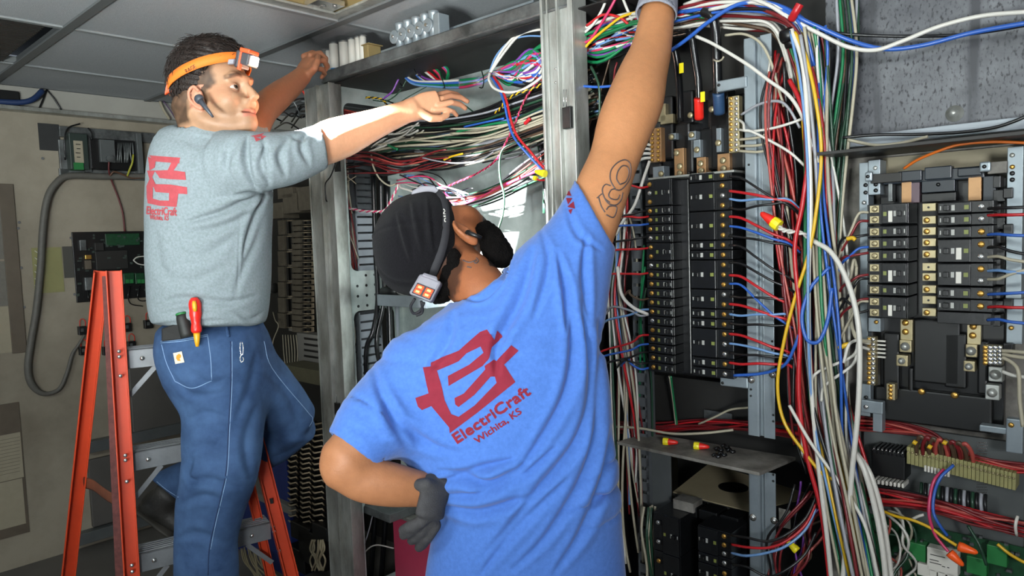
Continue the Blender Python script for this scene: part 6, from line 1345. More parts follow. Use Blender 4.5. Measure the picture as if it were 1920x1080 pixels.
# ================================================================ orange step ladder
M_lad = mat('orange_fibreglass', '#c4401c', .45, noise=.12, nscale=14, bump=.04, bscale=60); M_alu = mat('aluminium_step', '#9a9da0', .4, .6, noise=.25, nscale=14, bump=.05); M_scuf = mat('scuffed_rail_inside', '#6b3a36', .8, noise=.5, nscale=60)
xd = unit([math.sin(math.radians(60)), math.cos(math.radians(60)), 0]); nd = np.array([-xd[1], xd[0], 0])   # width direction, away from the climber
ap = P(213, 508, 2.08); lo_ = P(247, 1080, 2.08); 
kf = (lo_-ap)/(ap[2]-lo_[2]); zA = ap[2]
Lf = lambda z: ap+kf*(zA-z)                                      # outer front rail, left
lad = thing('step_ladder', 'orange fibreglass step ladder with aluminium steps', 'ladder', (ap[0], ap[1], 0)); lo0 = np.array(lad.location)
def rail(top, bot, wd, th, name='front_rail', lip=True):
    top, bot = np.array(top)-lo0, np.array(bot)-lo0; t = unit(bot-top); d = unit(xd-t*(xd@t)); n_ = unit(np.cross(t, d)); m = MB()
    def bar(o, w1, w2):
        v = []
        for c in (top, bot):
            for i, j in ((-1, -1), (1, -1), (1, 1), (-1, 1)): v.append(c+o+d*(i*w1/2)+n_*(j*w2/2))
        m.add(v, [(0, 1, 2, 3), (7, 6, 5, 4), (0, 4, 5, 1), (1, 5, 6, 2), (2, 6, 7, 3), (3, 7, 4, 0)])
    bar(d*0, wd, .004); bar(d*(wd/2-.002)+n_*(-th/2), .004, th); 
    if lip: bar(-d*(wd/2-.002)+n_*(-th/2), .004, th)
    return part(name, m, M_lad, lad, .0015), d, n_
zf = 0.0
top_l = Lf(1.545); bot_l = Lf(0.0)
r1_, d_, n_ = rail(top_l, bot_l, .042, -.03)
# the face of the rail is wide: add the flat web towards the steps
def face(a, b, name, m_, wd, off=0.0, thk=.006, par=lad):
    a, b = np.array(a)-lo0, np.array(b)-lo0; t = unit(b-a); d = unit(xd-t*(xd@t)); n2 = unit(np.cross(t, d)); v = []
    for c in (a, b):
        for i, j in ((0, -1), (1, -1), (1, 1), (0, 1)): v.append(c+d*(off+i*wd)+n2*(j*thk/2))
    return part(name, MB().add(v, [(0, 1, 2, 3), (7, 6, 5, 4), (0, 4, 5, 1), (1, 5, 6, 2), (2, 6, 7, 3), (3, 7, 4, 0)]), m_, par, .001)
rear_t = P(190, 508, 2.11); rear_b = P(128, 1080, 2.30); kr = (rear_b-rear_t)/(rear_t[2]-rear_b[2])
rail(rear_t, rear_t+kr*(rear_t[2]), .040, -.03, 'rear_rail')
inn = face(Lf(1.53)+nd*.03-xd*.03, Lf(.0)+nd*.05-xd*.05, 'inner_web', M_scuf, .035)
Wd = .47
rt_b = P(545, 1080, 2.08+Wd*.5*0+.24); rt_m = P(492, 872, 2.08+.22); k2 = (rt_b-rt_m)/(rt_m[2]-rt_b[2]); 
RT = lambda z: rt_m+k2*(rt_m[2]-z)
top_r = RT(1.10)
rail(RT(1.075), RT(0), .042, -.03); 
rail(RT(1.0)-xd*.045+nd*.03, RT(0)-xd*.06+nd*.14, .03, -.02, 'rear_rail')
def step(z, y_l=None):
    a = Lf(z)+xd*.02; b = RT(z)-xd*.02 if z < 1.08 else Lf(z)+xd*.40
    a, b = a-lo0, b-lo0; m = MB(); up = np.array([0, 0, 1.]); t = unit(b-a); n2 = unit(np.cross(up, t)); 
    if n2[1] < 0: n2 = -n2
    def bx(o0, o1, h0, h1):
        v = [c+n2*o+up*h for c in (a, b) for o, h in ((o0, h0), (o1, h0), (o1, h1), (o0, h1))]
        m.add(v, [(0, 1, 2, 3), (7, 6, 5, 4), (0, 4, 5, 1), (1, 5, 6, 2), (2, 6, 7, 3), (3, 7, 4, 0)])
    bx(0, .003, -.055, 0); bx(0, .085, -.004, 0)
    for i in range(5): bx(.01+i*.015, .014+i*.015, 0, .0025)
    s = part('step', m, M_alu, lad, .001)
    for c in (a+t*.04, b-t*.06): part('rivet', MB().lathe([(.007, 0), (.006, .003), (.0003, .005)], c-up*.028-n2*.001, -n2, 12), M_steel, s)
    for c, sg in ((a, 1), (b, -1)):
        part('brace', MB().bar(c+up*-.135+n2*.004, c+t*sg*.075+up*-.055+n2*.004, .014, .003, up=n2), M_alu, s)
    return s
for y in (655, 846, 1036): 
    z = 1.6-((y)-471)/F*2.1*1.0; step(z)
zs_ = [1.6-((y)-471)/F*2.1 for y in (655, 846, 1036)]; step(zs_[2]-.30)
for y in (659, 669, 705, 854, 863, 903, 1060, 1072): 
    c = P(223+(y-655)*.06, y, 2.06)-lo0; part('rivet', MB().lathe([(.006, 0), (.005, .003), (.0003, .004)], c, -nd, 12), M_steel, lad)
for y in (988, 997, 1033): c = P(512+(y-988)*.25, y, 2.29)-lo0; part('rivet', MB().lathe([(.006, 0), (.005, .003), (.0003, .004)], c, -nd, 12), M_steel, lad)
part('slot', MB().add([P(505, 935, 2.285)-lo0, P(511, 934, 2.285)-lo0, P(513, 944, 2.285)-lo0, P(507, 945, 2.285)-lo0], [(0, 1, 2, 3)]), M_black, lad)
lk = spline([P(158, 905, 2.24)-lo0, P(175, 910, 2.2)-lo0, P(195, 925, 2.15)-lo0, P(215, 938, 2.1)-lo0], 5); part('spreader_strap', MB().tube(lk, .018, 8, flat=.003, up=(0, 0, 1)), mat('brown_leather_strap', '#6a3a25', .7, noise=.3), lad)
# ================================================================ wires: every wire an object of its own
WC = {}
for n_, h_ in (('white', '#c4c1b9'), ('grey', '#8f9096'), ('black', '#141416'), ('red', '#a91c22'), ('dark_red', '#6b1c20'), ('blue', '#2a56a6'), ('light_blue', '#6488b5'), ('green', '#136a40'), ('dark_green', '#1f3d2c'), ('yellow', '#c9a01c'), ('orange', '#c4631f'), ('tan', '#a39c88'), ('pink', '#b8305a'), ('purple', '#6d3a8c'), ('brown', '#4b3a2c'), ('brick', '#a3473f')):
    WC[n_] = mat('wire_'+n_, h_, .32 if n_ != 'tan' else .5, spec=.5)
def wname(c): return c.replace('_', ' ')
def frame_off(w_, side, dep, r):                                 # displace a centre line sideways and towards the room
    t = np.gradient(w_, axis=0); t /= np.linalg.norm(t, axis=1)[:, None]+1e-9; s = np.cross(t, N); s /= np.linalg.norm(s, axis=1)[:, None]+1e-9
    return w_+s*side[:, None]+N*dep[:, None]
def bundle(path, n, cols, r, sp0, sp1, where, group, seed, dsp=.012, wig=.004, ends=None, k=6, nm='wire'):
    """path in picture points + w; sp0/sp1 = half spread in metres at the start / end"""
    base = spline(wpts(path), k); m = len(base); t = np.linspace(0, 1, m); rg = np.random.default_rng(seed)
    for i in range(n):
        a0, a1 = rg.uniform(-1, 1, 2); a1 = a0*.6+a1*.4 if rg.random() < .7 else a1
        side = (a0*sp0)*(1-t)+(a1*sp1)*t+wig*(np.sin(t*rg.uniform(4, 11)+rg.uniform(0, 6))*rg.uniform(.3, 1)); dep = rg.uniform(-dsp, dsp)+wig*np.sin(t*rg.uniform(4, 9)+rg.uniform(0, 6))
        i0 = int(rg.uniform(0, ends[0])*m) if ends else 0; i1 = m-int(rg.uniform(0, ends[1])*m) if ends else m
        w_ = frame_off(base, side, dep, r)[i0:i1]
        c = cols[int(rg.integers(len(cols)))]; o = w_[0].copy(); rr = r*rg.uniform(.85, 1.15)
        solo('wire', MB().tube(w_-o, rr, 6), WC[c], '%s wire %s' % (wname(c), where), 'wire', o, 0.0, '%s wires %s' % (wname(c), group))
def one(c, pts, r, label, k=8, n=8):
    w_ = spline(wpts(pts), k); o = w_[0].copy(); return solo('wire', MB().tube(w_-o, r, n), WC[c], label, 'wire', o)
def twisted(c1, c2, pts, r, label, turns=8):
    w_ = spline(wpts(pts), 14); o = w_[0].copy(); t = thing('twisted_pair', label, 'wire pair', o); th = np.linspace(0, 2*PI*turns, len(w_))
    for c, ph in ((c1, 0), (c2, PI)): q = frame_off(w_, np.cos(th+ph)*r, np.sin(th+ph)*r, r); part('strand', MB().tube(q-o, r, 6), WC[c], t, label='%s strand' % wname(c))
# 1 -- colourful loom dropping out of the roof and running to the right
mix = ['white', 'white', 'green', 'blue', 'purple', 'pink', 'green', 'black', 'red', 'light_blue']
for j, (x, y) in enumerate(((752, 128), (771, 122), (787, 118), (802, 113), (818, 107))):
    for i in range(4):
        c = mix[(j*4+i*3) % 10]; rg = random.Random(j*10+i); dx, dy = rg.uniform(-4, 4), i*3-5
        pts = [(x+dx, y-14, -.2), (x+dx+3, y+6, -.19), (x+22+dx*.5, y+26+dy*.6, -.17), (815+j*6, 155+dy+(4-j)*.8, -.15), (862, 158+dy*1.5, -.14), (900, 152+dy*1.2, -.13), (925, 140+dy, -.12), (960, 138+rg.uniform(-22, 22), -.11), (1000, 128+rg.uniform(-36, 34), -.1), (1050, 112+rg.uniform(-46, 44), -.1), (1120, 85+rg.uniform(-45, 35), -.11), (1200, 55+rg.uniform(-30, 30), -.12)]
        w_ = spline(wpts(pts), 6); o = w_[0].copy()
        solo('wire', MB().tube(w_-o, .0049, 7), WC[c], '%s wire from the %s roof opening into the colourful loom' % (wname(c), ['first', 'second', 'third', 'fourth', 'last'][j]), 'wire', o, 0.0, 'colourful loom under the cabinet roof')
for x, y, x2, y2 in ((752, 158, 752, 166), (828, 138, 831, 164), (905, 134, 902, 164), (778, 130, 786, 142)): csolo('zip_tie', MB().tube(spline([cu(x-2, y-2, -.12), cu(x+2, (y+y2)/2, -.10), cu(x2+3, y2, -.12), cu(x2-3, y2, -.16)], 3), .0022, 5), M_black, 'black zip tie round the colourful loom near x' if 0 else {752: 'black zip tie at the left end of the colourful loom', 828: 'black zip tie round the middle of the colourful loom', 905: 'black zip tie where the colourful loom fans out', 778: 'black zip tie on the drop from the roof openings'}[x], 'zip tie')
for dx in (0, 6): one('white', [(918, 138, -.11), (938+dx, 100, -.1), (965+dx, 68, -.09), (995, 52+dx, -.08), (1030, 48+dx, -.08)], .0042, ['outer', 'inner'][dx//6]+' white wire arching up over the colourful loom')
one('light_blue', [(916, 140, -.12), (930, 105, -.11), (955, 78, -.1), (985, 68, -.09), (1020, 68, -.08)], .0028, 'thin blue wire arching inside the white ones over the loom')
one('white', [(918, 138, -.1), (917, 150, -.08), (926, 165, -.07), (948, 173, -.06), (975, 170, -.06), (1002, 155, -.06), (1022, 138, -.07)], .0045, 'white wire looping down below the colourful loom')
one('red', [(925, 143, -.1), (940, 165, -.07), (950, 190, -.05), (958, 225, -.04), (970, 255, -.03), (995, 285, -.03), (1022, 318, -.03)], .0042, 'red wire of the pair curving down to the middle post')
one('blue', [(922, 145, -.1), (936, 168, -.07), (945, 192, -.05), (953, 228, -.04), (964, 258, -.03), (990, 290, -.03), (1020, 322, -.03)], .0038, 'blue wire of the pair curving down to the middle post')
twisted('yellow', 'black', [(920, 216, -.1), (936, 206, -.08), (948, 190, -.06), (968, 176, -.05), (995, 168, -.06), (1020, 156, -.07)], .0024, 'yellow and black twisted pair rising right above the dark wires', 10)
twisted('yellow', 'black', [(686, 183, -.14), (705, 184, -.14), (718, 188, -.14), (728, 200, -.12), (745, 212, -.12)], .0026, 'yellow and black twisted pair from the side panel hole', 6)
twisted('pink', 'dark_red', [(1010, 150, -.07), (985, 185, -.06), (968, 225, -.05), (952, 260, -.05), (930, 300, -.06), (895, 325, -.07), (850, 345, -.09), (822, 358, -.1)], .0022, 'long pink and dark red twisted pair crossing the dark bundle', 26)
twisted('pink', 'white', [(650, 390, -.1), (675, 395, -.08), (700, 397, -.06), (722, 394, -.06), (735, 372, -.07), (748, 345, -.09)], .003, 'bright pink twisted pair across the grey duct', 10)
one('purple', [(752, 138, -.18), (744, 155, -.17), (735, 172, -.16), (718, 186, -.15)], .0036, 'purple wire dropping left from the loom'); one('dark_green', [(762, 150, -.17), (752, 168, -.16), (738, 182, -.15), (722, 190, -.14), (700, 188, -.14)], .0026, 'dark green wire dropping left from the loom')
one('dark_green', [(820, 152, -.16), (790, 168, -.15), (765, 182, -.15), (745, 195, -.15)], .0016, 'thin dark wire slanting over the pale plate'); one('black', [(722, 188, -.15), (740, 195, -.15), (748, 204, -.14)], .0026, 'short black wire bending under the purple one')
one('dark_green', [(872, 198, -.14), (888, 210, -.13), (900, 218, -.12), (920, 219, -.1)], .0026, 'dark green wire running from the fingertips into the bundle')
one('dark_green', [(972, 265, -.03), (945, 278, -.02), (937, 300, -.01), (938, 335, .0), (945, 365, .02), (943, 400, .03), (932, 436, .05)], .0036, 'dark green wire hanging down beside the bearded face')
# 2 -- the dense dark bundle
dk_ = ['black', 'black', 'brown', 'black', 'grey', 'dark_green', 'tan', 'black', 'brown', 'black', 'black', 'brown', 'black', 'dark_green', 'tan', 'black', 'light_blue']
bundle([(690, 272, -.2), (760, 262, -.17), (840, 258, -.14), (920, 246, -.12), (990, 222, -.11), (1060, 196, -.12), (1120, 170, -.14)], 120, dk_, .0040, .085, .085, 'in the dark bundle crossing the open cabinet', 'in the dark bundle crossing the open cabinet', 3, dsp=.035, wig=.008, ends=(.2, .1))
bundle([(760, 300, -.16), (830, 300, -.14), (900, 285, -.12), (970, 262, -.11), (1040, 232, -.11)], 34, ['black', 'grey', 'tan', 'black', 'brown', 'dark_green', 'black'], .0036, .045, .05, 'along the lower edge of the dark bundle', 'along the lower edge of the dark bundle', 8, dsp=.02, wig=.008, ends=(.25, .1))
one('green', [(856, 247, -.08), (890, 240, -.07), (925, 232, -.06), (965, 228, -.07)], .0042, 'bright green wire lying over the dark bundle'); one('blue', [(870, 238, -.08), (905, 230, -.07), (945, 222, -.07)], .0034, 'blue wire lying over the dark bundle above the green one')
for i, y in enumerate((248, 262, 240)): one('tan', [(845, y+2, -.08), (900, y, -.06), (955, y-14+i*3, -.06), (1005, y-28, -.07), (1030, y-36, -.08)], .0032, ['middle', 'lower', 'upper'][i]+' cream wire lying over the dark bundle beside the green one')
one('red', [(984, 232, -.06), (994, 222, -.06)], .006, 'short red sleeve on the dark bundle left of the post'); one('yellow', [(832, 300, -.1), (848, 293, -.1), (868, 288, -.1)], .0036, 'short yellow wire under the dark bundle'); one('yellow', [(800, 226, -.12), (815, 229, -.12)], .004, 'short yellow wire end below the reaching hand')
bundle([(705, 280, -.18), (735, 262, -.16), (770, 250, -.15), (800, 240, -.14)], 18, ['white', 'white', 'grey', 'tan', 'white'], .0034, .05, .03, 'in the brightly lit tangle below the reaching arm', 'in the lit tangle below the arm', 21, dsp=.03, wig=.012)
one('green', [(728, 272, -.12), (738, 277, -.11), (746, 280, -.11)], .0055, 'short green wire sleeve in the lit tangle')
bundle([(640, 300, -.1), (690, 305, -.1), (740, 310, -.1), (790, 305, -.12), (850, 295, -.12)], 14, ['brick', 'dark_red', 'black', 'brown', 'dark_red'], .003, .05, .03, 'in the reddish dark wires under the arm', 'under the arm', 22, dsp=.03, wig=.014)
# tail fanning out behind the head to the right
bundle([(808, 372, -.16), (850, 378, -.14), (900, 366, -.12), (950, 345, -.11), (1000, 318, -.1), (1060, 285, -.1)], 20, ['black', 'grey', 'dark_green', 'brick', 'black', 'pink', 'grey', 'dark_green'], .0030, .025, .055, 'in the loose fan of wires behind the bearded face', 'in the loose fan behind the face', 31, dsp=.02, wig=.008)
bundle([(755, 350, -.12), (800, 352, -.1), (835, 368, -.1), (880, 378, -.12)], 12, ['white', 'grey', 'black', 'pink', 'light_blue'], .0024, .05, .04, 'in the fine curls above the black cap', 'in the fine curls above the cap', 33, dsp=.03, wig=.02)
one('white', [(748, 343, -.1), (752, 352, -.08), (765, 356, -.07), (780, 362, -.06)], .004, 'thick white wire ending above the black cap'); one('tan', [(696, 290, -.12), (700, 312, -.1), (712, 335, -.1), (730, 348, -.1), (745, 344, -.1)], .0034, 'tan wire curving down left of the black cap')
one('grey', [(790, 295, -.1), (820, 302, -.08), (860, 306, -.08), (900, 300, -.08), (925, 285, -.08)], .0026, 'long grey wire sagging below the dark bundle'); one('black', [(905, 305, -.08), (930, 300, -.08), (960, 296, -.08), (985, 288, -.08)], .003, 'black wire sagging right below the dark bundle')
wirenut('large yellow wire nut at the left edge of the middle post', pp(1018, 325, .03), pp(1002, 321, .03)-pp(1018, 325, .03), M_yel, M_yel, 1.2); wirenut('pale yellow tipped wire nut just below the large yellow one', pp(1003, 334, .03), pp(990, 330, .03)-pp(1003, 334, .03), M_white, M_yel, .8)
one('red', [(1006, 336, .03), (1014, 338, .02), (1026, 337, .0)], .003, 'short red wire feeding the small yellow wire nut')
bundle([(1010, 190, -.2), (1012, 260, -.18), (1020, 330, -.16), (1024, 400, -.16)], 4, ['black', 'dark_green'], .009, .02, .015, 'thick, just behind the left edge of the middle post', 'thick wires behind the middle post', 35)
one('black', [(632, 300, .02), (620, 330, .03), (610, 345, .03), (611, 372, .03), (613, 378, .02)], .0028, 'thin black wire hooked over the left post')
# side opening bundle
bundle([(640, 300, -.12), (645, 360, -.13), (655, 420, -.15), (668, 505, -.17)], 14, ['brick', 'dark_red', 'brick', 'tan', 'dark_red'], .0034, .02, .03, 'in the brick red bundle behind the left post', 'in the brick red bundle behind the left post', 41, dsp=.02)
bundle([(632, 205, -.1), (660, 212, -.12), (690, 220, -.14), (705, 228, -.15)], 6, ['pink', 'purple', 'brick', 'dark_red'], .003, .02, .02, 'in the upper side opening', 'in the upper side opening', 42)
for i, (x0, y0, x1, y1) in enumerate(((640, 325, 668, 345), (640, 345, 668, 330), (645, 322, 660, 400), (636, 400, 672, 485))): one('tan', [(x0, y0, -.08), ((x0+x1)/2+2, (y0+y1)/2, -.1), (x1, y1, -.12)], .002, ['first', 'second', 'third', 'long'][i]+' thin tan wire crossing the side opening bundle')
for i in range(4): one(['orange', 'tan', 'brick', 'tan'][i], [(652+i*3, 590, -.12), (660+i*2, 630, -.11), (664, 660, -.11), (658+i*3, 700, -.12), (650+i*2, 740, -.12)], .0024, ['orange', 'left tan', 'brick red', 'right tan'][i]+' wire hanging in the lower side opening')
for i, pts in enumerate(([(650, 975, -.15), (662, 985, -.13), (668, 1000, -.12), (660, 1020, -.12), (648, 1030, -.13)], [(680, 1060, -.12), (685, 1035, -.1), (705, 1022, -.1), (738, 1028, -.12)], [(700, 960, -.14), (690, 1000, -.12), (676, 1040, -.12)])): one(['tan', 'white', 'grey'][i], pts, .0028, ['tan wire curling inside the lowest side opening', 'white wire arching to the red plate', 'grey wire crossing in front of the lowest black cables'][i])
# 3 -- right of the middle post: black loom and loose colours behind the raised arm
for i in range(7):
    w_ = spline(wpts([(1070, 150-i*9, -.2), (1120, 118-i*8, -.17), (1180, 92-i*6, -.14), (1240, 72-i*5, -.12), (1300, 60-i*3, -.1)]), 6); o = w_[0].copy(); solo('cable', MB().tube(w_-o, .011, 10), M_rub, 'black cable of the thick loom running behind the raised wrist', 'cable', o, 0.0, 'thick black loom behind the wrist')
bundle([(1080, 70, -.08), (1130, 50, -.07), (1190, 32, -.06), (1260, 28, -.05), (1330, 32, -.05)], 10, ['white', 'green', 'white', 'yellow', 'pink', 'red'], .0042, .03, .025, 'passing behind the raised wrist above the black loom', 'above the black loom', 51, dsp=.02, wig=.008)
for i, (c, pts) in enumerate((('white', [(1140, -10, -.04), (1128, 20, -.04), (1110, 48, -.05), (1085, 70, -.06)]), ('pink', [(1158, -10, -.03), (1142, 20, -.03), (1125, 48, -.04), (1105, 75, -.05), (1080, 85, -.06)]), ('red', [(1100, 48, -.05), (1130, 28, -.04), (1160, 32, -.04), (1178, 45, -.05)]), ('yellow', [(1195, 22, -.04), (1165, 32, -.04), (1140, 50, -.04), (1110, 75, -.05), (1092, 95, -.06), (1078, 108, -.07)]), ('white', [(1165, -10, -.05), (1175, 15, -.05), (1185, 38, -.06)]), ('blue', [(1078, 160, -.05), (1100, 162, -.04), (1125, 163, -.04), (1160, 160, -.05)]), ('dark_green', [(1108, 125, -.05), (1118, 145, -.04), (1124, 170, -.04), (1124, 235, -.06), (1122, 300, -.08)]))):
    one(c, pts, .0038, ['white wire slanting down left of the raised arm at the top', 'magenta wire slanting down left of the raised arm', 'red wire arching left of the raised wrist', 'yellow wire curving down left of the raised arm', 'short white wire at the top left of the wrist', 'blue wire running level into the raised arm', 'dark green wire hanging left of the raised forearm'][i])
bundle([(1180, 120, -.14), (1150, 180, -.15), (1120, 250, -.17), (1095, 330, -.2)], 16, ['dark_red', 'brown', 'tan', 'brick', 'black', 'tan', 'dark_red'], .0030, .06, .05, 'slanting in the dark between middle post and raised arm', 'slanting in the dark left of the raised arm', 52, dsp=.03, wig=.01, ends=(.3, .4))
# 4 -- arcs over the middle panel into the trunk
top = [(1215, 45, -.05), (1290, 25, -.03), (1360, 12, -.01), (1430, 15, .0), (1480, 35, .0), (1505, 75, -.01), (1518, 130, -.02)]
bundle(top, 16, ['white', 'red', 'blue', 'grey', 'dark_red', 'white', 'tan', 'black'], .0042, .02, .02, 'arching over the middle breaker panel', 'arching over the middle panel', 61, dsp=.02, wig=.008, ends=(.2, 0))
bundle([(1265, 48, -.05), (1330, 40, -.04), (1400, 42, -.03), (1450, 48, -.03), (1478, 90, -.03), (1500, 180, -.03)], 9, ['grey', 'tan', 'brown', 'dark_red', 'white'], .0040, .015, .02, 'in the second arch under the first over the panel', 'in the second arch over the panel', 62, dsp=.02, wig=.008)
one('blue', [(1258, 95, .0), (1290, 72, .01), (1330, 40, .02), (1380, 10, .02), (1430, 4, .02), (1470, 15, .02), (1500, 34, .02), (1545, 55, .0), (1600, 78, -.02), (1660, 92, -.03), (1730, 85, -.04), (1820, 62, -.05), (1930, 42, -.05)], .0048, 'long bright blue wire swooping from the arm to the right edge')
one('white', [(1330, 18, .01), (1400, 5, .02), (1450, 8, .02), (1490, 38, .02), (1540, 65, .01), (1590, 88, .0), (1640, 94, -.02), (1690, 78, -.03), (1760, 50, -.04), (1840, 30, -.05), (1930, 22, -.05)], .0046, 'long white wire swooping over the mottled plate to the right edge')
one('black', [(1500, 38, .0), (1560, 60, -.03), (1620, 66, -.05), (1700, 68, -.07), (1790, 66, -.07), (1860, 58, -.07), (1930, 46, -.07)], .0036, 'black wire crossing the mottled plate near the blue one')
for i, pts in enumerate(([(1580, 258, -.03), (1640, 253, -.04), (1720, 252, -.05), (1800, 248, -.05), (1860, 240, -.05), (1900, 228, -.05), (1930, 215, -.05)], [(1590, 262, -.03), (1640, 272, -.03), (1690, 268, -.04), (1740, 256, -.04)])): one(['black', 'tan'][i], pts, .0034, ['black wire lying along the pale channel', 'tan wire sagging under the pale channel'][i])
one('orange', [(1695, 316, -.03), (1720, 300, -.02), (1760, 283, -.01), (1800, 271, -.01), (1860, 266, -.01), (1930, 268, -.01)], .0030, 'orange tan wire rising right from the panel cross bar')
one('white', [(1305, 68, .0), (1340, 84, .01), (1400, 120, .02), (1440, 150, .02), (1480, 180, .02), (1505, 220, .02), (1520, 265, .02), (1535, 305, .01)], .0042, 'white wire crossing down over the steel rail to the trunk')
for i, pts in enumerate(([(1360, 66, -.02), (1395, 64, -.01), (1425, 80, .0), (1445, 115, .0), (1458, 160, .0), (1470, 200, .0)], [(1390, 215, -.02), (1425, 195, .0), (1460, 190, .01), (1480, 205, .01), (1500, 240, .0)], [(1386, 243, -.02), (1410, 246, .0), (1450, 240, .01), (1485, 230, .01), (1510, 220, .0)], [(1386, 225, -.02), (1394, 232, .0), (1396, 244, .01), (1408, 246, .01), (1440, 262, .01), (1480, 285, .01), (1510, 312, .0)], [(1386, 262, -.02), (1420, 258, .0), (1440, 250, .0)], [(1386, 274, -.02), (1425, 272, .0), (1450, 262, .0)], [(1386, 283, -.02), (1420, 285, .0), (1445, 280, .0)])): one(['tan', 'grey', 'white', 'white', 'tan', 'tan', 'tan'][i], pts, .0032, ['tan wire looping over the top of the steel rail', 'grey wire arching from the silvery neutral bar', 'white wire running level from the silvery neutral bar', 'white wire dipping from the silvery neutral bar to the trunk', 'upper short tan wire from the silvery neutral bar', 'middle short tan wire from the silvery neutral bar', 'lower short tan wire from the silvery neutral bar'][i])
# red sleeve and tape at the top of the trunk
one('red', [(1484, 36, .03), (1492, 22, .04), (1500, 8, .04)], .009, 'red sleeve sticking out where the arches meet')
csolo('tape_wrap', MB().tube([cu(1468, 70, .015), cu(1490, 62, .02)], .016, 12).tube([cu(1474, 82, .01), cu(1494, 78, .01)], .012, 10), M_black, 'black tape wrap at the top of the hanging trunk', 'tape')
# 5 -- the trunk
tk = ['white', 'white', 'red', 'blue', 'green', 'grey', 'dark_red', 'black', 'yellow', 'tan', 'white', 'blue', 'light_blue', 'dark_green', 'red', 'tan']
bundle([(1505, 60, .0), (1520, 160, -.01), (1532, 300, -.01), (1538, 450, -.01), (1545, 620, .0), (1560, 780, .0), (1590, 930, .02), (1625, 1100, .04)], 40, tk, .0036, .035, .045, 'in the hanging trunk between the two breaker panels', 'in the hanging trunk', 71, dsp=.03, wig=.017, ends=(.04, .03), k=7)
bundle([(1585, -10, -.07), (1592, 100, -.07), (1582, 200, -.06), (1570, 300, -.05), (1560, 420, -.04), (1555, 560, -.03), (1562, 720, -.02), (1590, 900, .0), (1620, 1090, .02)], 16, ['tan', 'dark_green', 'brown', 'white', 'black', 'grey', 'dark_red', 'green', 'blue'], .0034, .018, .045, 'in the rear strand of the trunk dropping from above', 'in the rear strand of the trunk', 72, dsp=.02, wig=.010, k=7)
bundle([(1470, 90, -.03), (1462, 200, -.03), (1470, 330, -.03), (1480, 480, -.03), (1500, 640, -.02), (1515, 800, -.02), (1530, 900, -.02)], 16, ['red', 'dark_red', 'black', 'tan', 'white', 'dark_red', 'brick', 'red'], .0034, .02, .05, 'in the red left side of the trunk', 'in the red left side of the trunk', 73, dsp=.03, wig=.024, ends=(.1, .2), k=7)
for i, (c, pts, r) in enumerate((('white', [(1484, 55, .03), (1505, 120, .03), (1515, 240, .03), (1520, 380, .03), (1516, 520, .03), (1518, 680, .03), (1532, 850, .03), (1550, 1000, .04), (1560, 1100, .04)], .0052), ('yellow', [(1490, 60, .03), (1512, 110, .03), (1530, 190, .03), (1540, 290, .02), (1530, 400, .03), (1515, 480, .03), (1490, 560, .03), (1470, 640, .03), (1458, 720, .03), (1470, 790, .03), (1510, 850, .03), (1545, 890, .03), (1580, 905, .02)], .0040), ('red', [(1480, 150, .01), (1500, 190, .02), (1518, 260, .02), (1505, 380, .03), (1490, 470, .03), (1500, 600, .03), (1498, 740, .03), (1512, 850, .03), (1540, 960, .03), (1556, 1090, .04)], .0052), ('white', [(1526, 452, .02), (1560, 475, .03), (1590, 530, .04), (1608, 600, .05), (1612, 680, .05), (1608, 780, .05), (1598, 880, .05), (1590, 980, .05), (1580, 1090, .05)], .0056), ('blue', [(1556, 500, .02), (1520, 540, .03), (1504, 590, .04), (1512, 635, .04), (1535, 640, .04), (1552, 600, .03), (1560, 540, .02)], .0042), ('blue', [(1504, 610, .03), (1490, 650, .03), (1470, 685, .02), (1430, 700, .0), (1376, 704, .0)], .0038), ('white', [(1600, 845, .03), (1620, 880, .04), (1640, 950, .04), (1655, 1030, .05), (1662, 1100, .05)], .0060), ('white', [(1606, 850, .02), (1632, 890, .03), (1655, 970, .03), (1672, 1090, .04)], .0058), ('blue', [(1600, 940, .03), (1612, 1000, .04), (1625, 1100, .04)], .0054), ('white', [(1480, 760, .03), (1520, 830, .04), (1570, 900, .04), (1620, 980, .05), (1648, 1090, .05)], .0040))):
    one(c, pts, r, ['thick white wire down the front of the trunk', 'yellow wire weaving down the front of the trunk', 'thick red wire down the front of the trunk', 'thick white wire bowing right in front of the right panel rail', 'blue wire making a round loop in the trunk', 'blue wire leading from the loop to the lowest middle breaker', 'first thick white wire fanning out at the foot of the trunk', 'second thick white wire fanning out at the foot of the trunk', 'thick blue wire at the foot of the trunk', 'white wire slanting across the foot of the trunk'][i])
# wire nut on the left of the trunk
wirenut('red wire nut with yellow skirt on twisted white wires beside the steel rail', pp(1453, 418, .06), pp(1432, 403, .06)-pp(1453, 418, .06), M_red, M_yel, 1.5)
twisted('white', 'white', [(1457, 420, .06), (1466, 430, .05), (1480, 434, .04), (1505, 438, .02), (1525, 452, .02)], .0030, 'twisted white wires leading from the red wire nut', 3)
